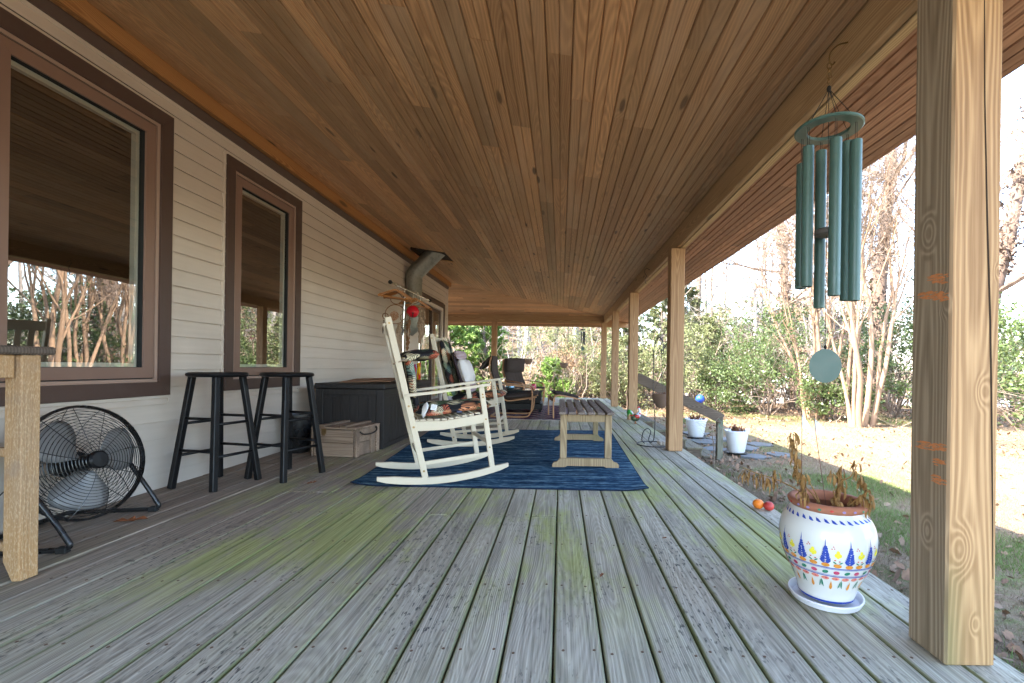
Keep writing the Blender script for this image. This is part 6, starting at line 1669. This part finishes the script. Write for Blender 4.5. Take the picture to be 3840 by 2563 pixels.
M['grass_straw'] = leafmat('dormant_grass', (0.12, 0.085, 0.05), (0.30, 0.225, 0.145), 0.8, 0.1, 6.0)

def grow(m, p, d, L, r, lv, maxlv, rs, ends=None, curl=0.22, up=0.12, split=(2, 4), seg=4, side=None):
    """one branch and, from it, the finer ones"""
    pts = [np.array(p, float)]; d = np.array(d, float); d /= np.linalg.norm(d)
    ns = seg if lv < maxlv else 3
    for k in range(ns):
        d = d+rs.normal(0, curl/math.sqrt(ns)*1.3, 3)+np.array((0, 0, up*(0.5 if lv == 0 else 1)))/ns
        d /= np.linalg.norm(d); pts.append(pts[-1]+d*L/ns)
    rr = np.linspace(r, r*(0.55 if lv < maxlv else 0.25), len(pts))
    m.tube(pts, rr, 7 if lv == 0 else (5 if lv == 1 else 3), cap=False)
    if ends is not None and lv >= maxlv-1: ends.extend([(pts[i], d.copy()) for i in range(1, len(pts))])
    if lv >= maxlv: return
    nb = rs.randint(split[0], split[1]+1)
    for k in range(nb):
        i = rs.randint(max(1, ns//2), len(pts)); 
        if k == 0: i = len(pts)-1
        ax = rs.normal(0, 1, 3); ax -= d*ax.dot(d); ax /= np.linalg.norm(ax)
        spread = rs.uniform(0.35, 0.95) if k else 0.25
        nd = d*math.cos(spread)+ax*math.sin(spread)
        grow(m, pts[i], nd, L*rs.uniform(0.55, 0.82), rr[min(i, len(rr)-1)]*rs.uniform(0.5, 0.75), lv+1, maxlv, rs, ends, curl, up, split, seg)

def leaves(ends, n, size, rs, spread=0.12, elong=1.0, droop=0.0, wid=0.32):
    """scattered two-triangle leaves round branch ends -> vertex and face arrays"""
    E = np.array([e[0] for e in ends]); Dd = np.array([e[1] for e in ends])
    wt = rs.gamma(0.45, size=len(E)); idx = rs.choice(len(E), n, p=wt/wt.sum())
    c = E[idx]+rs.normal(0, spread, (n, 3))
    u = Dd[idx]+rs.normal(0, 0.7, (n, 3)); u[:, 2] -= droop; u /= np.linalg.norm(u, axis=1)[:, None]
    w = np.cross(u, rs.normal(0, 1, (n, 3))); w /= np.linalg.norm(w, axis=1)[:, None]
    nn = np.cross(u, w)
    s = size*rs.uniform(0.5, 1.55, (n, 1))
    a = c-u*s*elong*0.5; b = c+w*s*wid+nn*s*0.10; d = c-w*s*wid+nn*s*0.10; e = c+u*s*elong*0.5
    V = np.stack([a, b, e, d], 1).reshape(-1, 3)
    F = np.arange(4*n).reshape(n, 4)
    return V, F

def leaf_obj(name, ends, n, size, mat, parent, rs, **kw):
    V, F = leaves(ends, n, size, rs, **kw)
    me = np_mesh(name, V, F, mat)
    o = link_mesh(name, me, parent)
    return o

def G(x, y): return float(gz(np.array(float(x)), np.array(float(y))))

# ---- the two crepe myrtles: clumps of bare smooth trunks
def myrtle(lab, x, y, seed, stems, h, spread, r0, rad=0.22):
    t = thing('crepe_myrtle', lab, 'tree', (x, y, G(x, y)-0.03), 0, 'bare crepe myrtles')
    rs = np.random.RandomState(seed)
    ends = []
    for k in range(stems):
        a = 2*PI*k/stems+rs.uniform(-0.3, 0.3); m = MB()
        p = np.array((rad*math.cos(a)*rs.uniform(0.4, 1), rad*math.sin(a)*rs.uniform(0.4, 1), 0.0))
        d = np.array((math.cos(a)*spread*rs.uniform(0.4, 1.3), math.sin(a)*spread*rs.uniform(0.4, 1.3), 1.0))
        pts = [p]; dd = d/np.linalg.norm(d); L = h*rs.uniform(0.33, 0.55)
        for q in range(6):
            dd = dd+rs.normal(0, 0.07, 3)+np.array((0, 0, 0.04)); dd /= np.linalg.norm(dd); pts.append(pts[-1]+dd*L/6)
        rr = r0*rs.uniform(0.7, 1.15)*np.linspace(1.15, 0.72, 7)
        m.tube(smooth_path(pts, 2), np.interp(np.linspace(0, 6, 13), range(7), rr), 9, cap=False)
        m.build('trunk', M['myrtle'], t, smooth=True)
        m = MB()
        for q in range(4):
            ax = rs.normal(0, 1, 3); ax[2] = 0; ax /= np.linalg.norm(ax); sp = rs.uniform(0.08, 0.34)
            grow(m, pts[-1-(q == 2)*2], dd*math.cos(sp)+ax*math.sin(sp), L*rs.uniform(0.5, 0.75), rr[-1]*0.72, 1, 5, rs, ends, 0.17, 0.26, (2, 3), 5)
        m.build('branches', M['myrtle'], t, smooth=True)
    m = MB()
    for (p, d) in ends[::2]:
        for q in range(3):
            v = d+rs.normal(0, 0.7, 3); v /= np.linalg.norm(v); e = p+v*rs.uniform(0.15, 0.45)
            m.tube([p, (p+e)/2+rs.normal(0, 0.02, 3), e], [0.006, 0.0045, 0.002], 3, cap=False)
    o = m.build('twigs', M['twig'], t); o['kind'] = 'stuff'
    return t
myrtle('bigger crepe myrtle clump with smooth tan trunks, nearest the right post', 8.25, 12.5, 5, 9, 8.0, 0.16, 0.062, 0.36)
myrtle('smaller crepe myrtle clump behind the wind chime sail', 7.85, 14.0, 9, 7, 8.0, 0.10, 0.055, 0.3)
myrtle('slender crepe myrtle far right, seen only past the right post', 15.0, 11.5, 12, 4, 7.0, 0.15, 0.06)
myrtle('crepe myrtle clump standing beside the porch behind the viewpoint', 9.5, 5.5, 21, 6, 7.0, 0.2, 0.08)

# ---- pale straight trunks beyond the far end
def tall_tree(lab, x, y, h, r, mat, seed, lean=(0, 0), lv=4, vine=False, grp='bare trees beyond the porch'):
    t = thing('bare_tree', lab, 'tree', (x, y, G(x, y)-0.1), 0, grp); rs = np.random.RandomState(seed)
    m = MB(); pts = [np.array((0, 0, 0.))]; n = 10
    for k in range(n): pts.append(pts[-1]+np.array((lean[0]+rs.normal(0, 0.035), lean[1]+rs.normal(0, 0.035), 1.0))*h/n)
    rr = np.linspace(r*1.1, r*0.35, n+1); rr[0] *= 1.35
    m.tube(smooth_path(pts, 2), np.interp(np.linspace(0, n, 2*n+1), range(n+1), rr), 11, cap=False); m.build('trunk', mat, t, smooth=True)
    m = MB(); ends = []
    for k in range(11):
        i = rs.randint(3, n+1); a = rs.uniform(0, 6.28); e = rs.uniform(0.15, 0.9)
        grow(m, pts[i], (math.cos(a), math.sin(a), e), h*rs.uniform(0.13, 0.26), rr[i]*0.42, 1, lv, rs, ends, 0.3, 0.15, (2, 3), 4)
    m.build('branches', mat, t)
    if vine:
        vs = [(p+rs.normal(0, 0.02, 3), np.array((0, 0, 1.))) for p in smooth_path(pts[:9], 6)]
        V, F = leaves(vs, 2600, 0.11, rs, spread=r*0.75, elong=1.5, droop=0.5)
        link_mesh('vine', np_mesh('vine', V, F, M['vinebark']), t)['kind'] = 'stuff'
    return t
tall_tree('stout white barked trunk seen between the far posts, left of the first hanging bowl', -1.90, 24.5, 15, 0.20, M['barkpale'], 3)
tall_tree('slim white barked trunk standing beside the small black wind chime', 0.62, 19.5, 13, 0.12, M['barkpale'], 4, (0.02, 0))
tall_tree('thin brown twin trunk left of the slim white one', 0.25, 20.6, 11, 0.08, M['bark'], 14, (-0.02, 0))
tall_tree('thin leaning grey trunk on the leafy bank', -0.7, 23.5, 11, 0.09, M['bark'], 15, (-0.25, 0))
tall_tree('crooked brown sapling trunk low on the leafy bank', 0.05, 19.8, 8, 0.07, M['bark'], 16, (0.10, 0.05))
tall_tree('vine covered trunk rising behind the larger crepe myrtle', 12.3, 17.5, 15, 0.27, M['vinebark'], 6, (0.01, 0), 4, True)
tall_tree('leaning vine covered trunk at the right of the crepe myrtles', 13.3, 15.0, 14, 0.26, M['vinebark'], 7, (0.20, 0), 4, True)
tall_tree('vine wrapped trunk behind the smaller crepe myrtle', 9.6, 18.5, 14, 0.18, M['vinebark'], 8, (-0.06, 0), 4, True)
tall_tree('tall straight pine trunk seen just under the roof edge', 8.1, 27.0, 17, 0.22, M['bark'], 18)
tall_tree('bare branching tree right of the big near post', 17.5, 12.5, 12, 0.17, M['barkpale'], 19, (-0.05, 0), 5)
tall_tree('vine covered trunk out beside the porch at the viewpoint', 13.0, 7.8, 13, 0.24, M['vinebark'], 22, (0.0, 0), 4, True)
tall_tree('forked pale tree out beside the porch at the viewpoint', 10.8, 9.0, 11, 0.12, M['barkpale'], 23, (0.08, 0), 5)

# ---- cedars: layered sprays
def cedar(lab, x, y, h, w, seed, mat='lf_cedar', n=30000, size=0.075, grp='evergreens beyond the porch'):
    t = thing('evergreen_tree', lab, 'tree', (x, y, G(x, y)-0.05), 0, grp); rs = np.random.RandomState(seed)
    m = MB(); m.tube([(0, 0, 0), (0.03, 0, h*0.4), (0.0, 0.03, h*0.8), (0, 0, h)], [0.09, 0.07, 0.03, 0.008], 7, cap=False); m.build('trunk', M['bark'], t)
    m = MB(); ends = []
    for k in range(95):
        z = h*(0.03+0.94*rs.uniform(0, 1)**0.85); a = rs.uniform(0, 6.28); rad = w*(1-(z/h)**1.25)*rs.uniform(0.6, 1.15)+0.12
        d = np.array((math.cos(a), math.sin(a), 0.28)); P = [np.array((0, 0, z))]
        for q in range(6):
            d = d+rs.normal(0, 0.11, 3)+np.array((0, 0, -0.055+0.03*q)); d /= np.linalg.norm(d); P.append(P[-1]+d*rad/6)
        m.tube(P, np.linspace(0.016, 0.003, 7), 3, cap=False)
        for i in range(2, 7):
            for s in range(int(3+rad*2.2)):
                v = d+rs.normal(0, 0.55, 3); v[2] -= 0.15; v /= np.linalg.norm(v); L = rs.uniform(0.10, 0.30)*(0.5+rad*0.35)
                for q in np.linspace(0.1, 1, 4): ends.append((P[i]+v*L*q, v))
    m.build('branches', M['bark'], t)
    leaf_obj('crown', ends, n, size, M[mat], t, rs, spread=0.022, elong=1.7, droop=0.25, wid=0.17)
    return t
cedar('bright green cedar at the far left, beside the house corner', -4.1, 16.6, 4.6, 1.75, 31, n=52000)
cedar('bright green cedar just right of the post under the end beam', -2.95, 17.4, 5.2, 1.15, 32, n=52000)
cedar('small cedar between the two hanging bowls, low on the bank', -0.35, 17.6, 1.9, 1.0, 33, n=12000)
cedar('dull green cedar behind the corner post', 2.6, 19.0, 5.0, 1.7, 34, 'lf_dull', 24000)
cedar('dull green cedar behind the third post and handrail', 4.3, 19.5, 5.2, 1.6, 35, 'lf_dull', 24000)
cedar('dark green cedar to the right of the second post', 6.4, 19.5, 3.9, 1.5, 36, 'lf_dull', 22000)
cedar('tall dull evergreen further back by the pine trunk', 6.9, 25.0, 6.2, 1.9, 37, 'lf_dull', 20000, 0.12)
cedar('pale green evergreen at the extreme right, past the near post', 19.0, 14.5, 5.5, 1.8, 38, 'lf_pine', 16000)
cedar('evergreen out beside the porch at the viewpoint', 11.8, 5.0, 4.6, 1.6, 39, 'lf_cedar', 14000)

# ---- broad leaved bushes
def bush(lab, x, y, h, w, seed, mat='lf_holly', n=16000, size=0.062, grp='holly bushes by the drive', gap=1.2):
    t = thing('holly_bush', lab, 'bush', (x, y, G(x, y)-0.05), 0, grp); rs = np.random.RandomState(seed)
    m = MB(); ends = []
    for k in range(9):
        a = rs.uniform(0, 6.28); s = rs.uniform(0.1, 0.75)*w/h
        grow(m, (rs.normal(0, 0.08), rs.normal(0, 0.08), 0), (math.cos(a)*s*1.6, math.sin(a)*s*1.6, 1), h*rs.uniform(0.35, 0.6), 0.028, 0, 4, rs, ends, 0.35, 0.08, (2, 4), 4)
    m.build('branches', M['bark'], t)
    keep = [e for e in ends if rs.uniform() > gap*0.4]
    leaf_obj('crown', keep, n, size, M[mat], t, rs, spread=0.085, elong=1.35)
    return t
bush('glossy holly bush in the middle, left of the chime sail', 6.9, 15.2, 2.7, 1.6, 51, n=6500)
bush('large holly bush behind the smaller crepe myrtle', 8.6, 16.8, 3.4, 1.7, 52, n=6500)
bush('low holly bush spreading over the drive edge', 5.8, 16.6, 1.8, 1.4, 53, n=7500)
bush('dark holly bush behind the bigger crepe myrtle', 10.6, 14.6, 3.3, 1.8, 54, n=8000)
bush('holly bush left of the big near post, low and dark', 11.4, 12.6, 2.6, 1.5, 55, n=6000)
bush('small holly sprout at the foot of the crepe myrtles', 8.2, 13.6, 1.1, 0.7, 56, n=3500)
bush('tall leafy bush with olive leaves behind the second post', 4.9, 16.8, 3.0, 1.4, 57, 'lf_dull', 7000, 0.06)
bush('bush with clinging brown leaves on the bank', 0.6, 18.8, 2.2, 1.1, 58, 'lf_brown', 5000, 0.06)
bush('olive leaved bush by the corner post, low', 2.1, 17.2, 1.8, 1.0, 59, 'lf_dull', 6500, 0.065)
bush('holly bush right of the near post in the distance', 17.0, 17.0, 3.2, 2.0, 60, n=11000)
bush('holly bush out beside the porch at the viewpoint', 9.3, 7.6, 2.9, 1.7, 61, n=14000)
bush('second holly bush out beside the porch at the viewpoint', 8.8, 3.8, 2.9, 1.7, 62, n=12000)
bush('yellowish leafy thicket between the third post and the outbuilding', 7.9, 20.5, 3.3, 1.9, 63, 'lf_dull', 8000, 0.07)
bush('brown leaved thicket right of the outbuilding', 12.5, 20.0, 3.0, 2.0, 64, 'lf_brown', 9000, 0.07)

bush('olive green bush on the bank between the slim white trunk and the corner post', 1.45, 18.6, 3.2, 1.2, 65, 'lf_dull', 8000, 0.06)
bush('small green bush on the bank left of the slim white trunk', -0.6, 20.5, 2.6, 1.2, 66, 'lf_dull', 6000, 0.06)
# ---- thickets of bare twigs that read as one mass
def twigs_mass(name, lab, boxes, seed, mat):
    rs = np.random.RandomState(seed); m = MB()
    for (x0, x1, y0, y1, n, h) in boxes:
        for k in range(n):
            x, y = rs.uniform(x0, x1), rs.uniform(y0, y1); hh = h*rs.uniform(0.5, 1.1)
            grow(m, (x, y, G(x, y)-0.05), (rs.normal(0, 0.35), rs.normal(0, 0.35), 1), hh*0.45, 0.012+0.004*hh, 0, 4, rs, None, 0.35, 0.1, (2, 3), 4)
    o = m.build(name, mat); o['kind'] = 'stuff'; tag(o, lab, 'thicket'); return o
twigs_mass('brush_thicket', 'tangle of bare brush and saplings along the edge of the wood', [(-5.5, 3.5, 15.5, 20, 34, 3.6), (3, 9, 17, 25, 60, 5.2), (8.5, 17, 14.5, 22, 60, 5.4), (9, 14, 2, 10, 12, 4)], 71, M['twig'])

twigs_mass('pale_brush', 'pale sunlit saplings and brush on the leafy bank beyond the far end', [(-6, 3.5, 18, 27, 70, 4.5), (4, 19, 18, 28, 85, 7.5)], 72, M['barkpale'])
# ---- the wood behind: many bare trees joined into one mass
def forest():
    tmpl = []
    for sd in range(4):
        rs = np.random.RandomState(200+sd); m = MB(); h = 12.0
        pts = [np.array((0, 0, 0.))]
        for k in range(9): pts.append(pts[-1]+np.array((rs.normal(0, 0.05), rs.normal(0, 0.05), 1.0))*h/9)
        m.tube(pts, np.linspace(0.17, 0.05, 10), 6, cap=False)
        for k in range(13):
            i = rs.randint(2, 10); a = rs.uniform(0, 6.28)
            grow(m, pts[i], (math.cos(a), math.sin(a), rs.uniform(0.2, 1)), rs.uniform(1.3, 2.9), 0.05, 1, 4, rs, None, 0.35, 0.12, (2, 3), 3)
        V = np.array(m.v); F4 = np.array([f for f in m.f if len(f) == 4]); tmpl.append((V, F4))
    rs = np.random.RandomState(99); VV = []; FF = []; MI = []; off = 0
    spots = []
    for k in range(104):
        if k < 26: x, y = rs.uniform(-12, 6), rs.uniform(24, 46)
        elif k < 84: x, y = rs.uniform(4, 36), rs.uniform(24, 46)
        else: x, y = rs.uniform(22, 42), rs.uniform(-8, 28)
        spots.append((x, y))
    for (x, y) in spots:
        V, F = tmpl[rs.randint(4)]; s = rs.uniform(0.7, 1.25); a = rs.uniform(0, 6.28)
        R = np.array(((math.cos(a), -math.sin(a), 0), (math.sin(a), math.cos(a), 0), (0, 0, 1)))
        VV.append((V*s) @ R.T+np.array((x, y, G(x, y)-0.1))); FF.append(F+off); off += len(V); MI.append(np.full(len(F), rs.randint(2)))
    o = link_mesh('distant_wood', np_mesh('distant_wood', np.concatenate(VV), np.concatenate(FF), [M['bark'], M['barkpale']], np.concatenate(MI)))
    o['kind'] = 'stuff'; tag(o, 'distant wood of bare trees beyond the drive and up the bank', 'wood')
forest()
def foliage_mass(name, lab, blobs, mat, seed, size, per):
    rs = np.random.RandomState(seed); ends = []
    for (x, y, z, rx, rz, n) in blobs:
        for k in range(n):
            v = rs.normal(0, 1, 3); v /= np.linalg.norm(v); q = rs.uniform(0.5, 1)
            ends.append((np.array((x+v[0]*rx*q, y+v[1]*rx*q, z+v[2]*rz*q)), v))
    V, F = leaves(ends, len(ends)*per, size, rs, spread=0.25, elong=1.3)
    o = link_mesh(name, np_mesh(name, V, F, mat)); o['kind'] = 'stuff'; tag(o, lab, 'foliage')
rs = np.random.RandomState(5)
bl = [(rs.uniform(7, 36), rs.uniform(26, 40), rs.uniform(1.5, 4.5), rs.uniform(1.0, 2.4), rs.uniform(0.8, 2.2), 50) for k in range(34)]+[(rs.uniform(-10, 5), rs.uniform(24, 34), rs.uniform(3, 6.5), rs.uniform(0.8, 1.7), rs.uniform(0.7, 1.6), 26) for k in range(16)]+[(rs.uniform(16, 30), rs.uniform(-4, 22), rs.uniform(0.5, 2.8), rs.uniform(1.0, 2.2), rs.uniform(0.8, 1.8), 40) for k in range(22)]
foliage_mass('distant_evergreens', 'distant mass of dull evergreens mixed into the wood', bl, M['lf_pine'], 6, 0.20, 11)
bl = [(rs.uniform(-6, 4), rs.uniform(25, 38), rs.uniform(1.5, 5), 1.2, 1.0, 30) for k in range(16)]+[(rs.uniform(8, 26), rs.uniform(24, 34), rs.uniform(0.5, 4.5), 1.2, 1.0, 30) for k in range(14)]
foliage_mass('distant_brown_foliage', 'clinging russet leaves scattered through the wood', bl, M['lf_brown'], 8, 0.13, 7)

# ---- sapling by the deck
t = thing('bare_sapling', 'thin bare sapling growing beside the deck near the steps', 'sapling', (2.34, 6.92, GZ)); m = MB(); rs = np.random.RandomState(44)
P = smooth_path([(0, 0, -0.05), (0.01, 0, 0.25), (-0.02, 0, 0.48), (-0.03, 0, 0.62)], 4); m.tube(P, np.linspace(0.010, 0.005, len(P)), 6); m.build('stem', M['twig'], t, smooth=True)
m = MB()
for k in range(12):
    i = rs.randint(6, len(P)); a = rs.uniform(0, 6.28); grow(m, P[i], (math.cos(a), math.sin(a)*0.6, 0.7), 0.17, 0.0035, 1, 3, rs, None, 0.35, 0.1, (1, 3), 4)
m.build('twigs', M['twig'], t)

# ---- ground litter: fallen leaves, dormant grass and green blades
def scatter(n, region, seed):
    rs = np.random.RandomState(seed); x0, x1, y0, y1 = region
    return rs.uniform(x0, x1, n), rs.uniform(y0, y1, n), rs
def litter(name, lab, parts, mat, size, seed):
    Vs = []; off = 0
    for region, n in parts:
        x, y, rs = scatter(n, region, seed); seed += 1
        z = gz(x, y)+rs.uniform(0.004, 0.02, n)
        a = rs.uniform(0, 6.28, n); s = size*rs.uniform(0.5, 1.3, n); tl = rs.normal(0, 0.55, (n, 2))
        ca, sa_ = np.cos(a), np.sin(a)
        pr = [(-0.5, 0), (-0.15, -0.28), (0.1, -0.22), (0.3, -0.3), (0.5, 0.02), (0.25, 0.28), (0.0, 0.2), (-0.2, 0.3)]
        P = [np.stack([x+s*(u*ca-v*sa_), y+s*(u*sa_+v*ca), z+s*(np.abs(tl[:, 0])*0.5+tl[:, 0]*u+tl[:, 1]*v)+s*0.25*abs(v)], 1) for u, v in pr]
        Vs.append(np.stack(P, 1).reshape(-1, 3))
    V = np.concatenate(Vs); N = len(V)//8
    b = np.arange(N)[:, None]*8
    F = np.concatenate([b+np.array([[0, 1, 2, 7]]), b+np.array([[2, 3, 6, 7]]), b+np.array([[3, 4, 5, 6]])])
    o = link_mesh(name, np_mesh(name, V, F, mat)); o['kind'] = 'stuff'; tag(o, lab, 'leaf litter')
litter('leaf_litter', 'brown fallen leaves strewn beside the deck and under the trees', [((1.35, 2.9, -1, 7.5), 1100), ((1.4, 5, 7, 13.5), 900), ((-6, 9, 13.2, 22), 6500), ((8, 20, 8, 18), 3500), ((2.5, 9, 1, 13), 700), ((-5, 5, 20, 32), 4000)], M['lf_litter'], 0.062, 301)
litter('pale_leaf_litter', 'pale dry fallen leaves scattered over the lawn and bank', [((1.35, 3.2, -1, 7.5), 450), ((2.5, 10, 1, 13), 900), ((-6, 12, 13, 22), 4500), ((-5, 5, 20, 32), 3500), ((8, 20, 6, 18), 2500)], M['lf_litter_pale'], 0.062, 321)
def blades(name, lab, parts, mat, h, w, seed):
    Vs = []
    for region, n, hs in parts:
        x, y, rs = scatter(n, region, seed); seed += 1
        if hs < 0:
            k = (np.sin(x*2.1+1.3*np.sin(y*1.7))+np.sin(y*2.7+x)+rs.normal(0, 0.5, n)) > 0.3; x, y = x[k], y[k]; n = len(x)
        z = gz(x, y); hh = h*abs(hs)*rs.uniform(0.5, 1.4, n); a = rs.uniform(0, 6.28, n); lx, ly = rs.normal(0, 0.55, (2, n))*hh
        dx, dy = np.cos(a)*w, np.sin(a)*w
        Vs.append(np.stack([np.stack([x-dx, y-dy, z], 1), np.stack([x+dx, y+dy, z], 1), np.stack([x+lx, y+ly, z+hh], 1)], 1).reshape(-1, 3))
    V = np.concatenate(Vs); F = np.arange(len(V)).reshape(-1, 3)
    o = link_mesh(name, np_mesh(name, V, F, mat)); o['kind'] = 'stuff'; tag(o, lab, 'grass')
blades('dormant_grass', 'short straw coloured winter grass over the lawn', [((1.9, 5.5, 0.5, 9.5), 60000, 1.0), ((4, 11, 3, 13.5), 50000, 1.1)], M['grass_straw'], 0.035, 0.0022, 401)
blades('green_grass', 'patches of green grass in the shade beside the deck and below the trees', [((1.4, 4.4, 0.3, 6.5), 90000, -1.2), ((3, 5.5, 6, 13.5), 12000, -1.0), ((3, 11.5, 12.4, 15.5), 20000, -1.8)], M['grass_green'], 0.04, 0.0024, 411)
# a few leaves blown on to the boards
for (x, y, a, s, lab) in ((-2.22, 2.36, 0.3, 0.15, 'crinkled brown oak leaf under the floor fan'), (-1.72, 3.17, 1.0, 0.075, 'small brown leaf on the boards near the second stool'), (0.175, 1.82, 1.2, 0.035, 'tiny brown leaf caught in a gap between boards near the front'), (0.52, 2.23, 0.5, 0.03, 'tiny brown leaf right of the middle on the boards')):
    m = MB(); pr = [(-0.5, 0, 0.02), (-0.3, -0.12, 0.12), (-0.15, -0.06, 0.03), (0.0, -0.22, 0.1), (0.1, -0.07, 0.02), (0.28, -0.16, 0.1), (0.5, 0.0, 0.05), (0.3, 0.14, 0.12), (0.12, 0.06, 0.02), (0.0, 0.22, 0.12), (-0.14, 0.07, 0.03), (-0.3, 0.13, 0.1)]
    m.add([(0, 0, 0.006)]+[(u*s, v*s*1.2, w_*s+0.003) for u, v, w_ in pr], [(0, 1+i, 1+(i+1) % 12) for i in range(12)])
    o = m.build('fallen_leaf', M['red_oak']); o.location = (x, y, 0.0); o.rotation_euler = (0, 0, a); tag(o, lab, 'leaf', 'stray leaves on the deck')
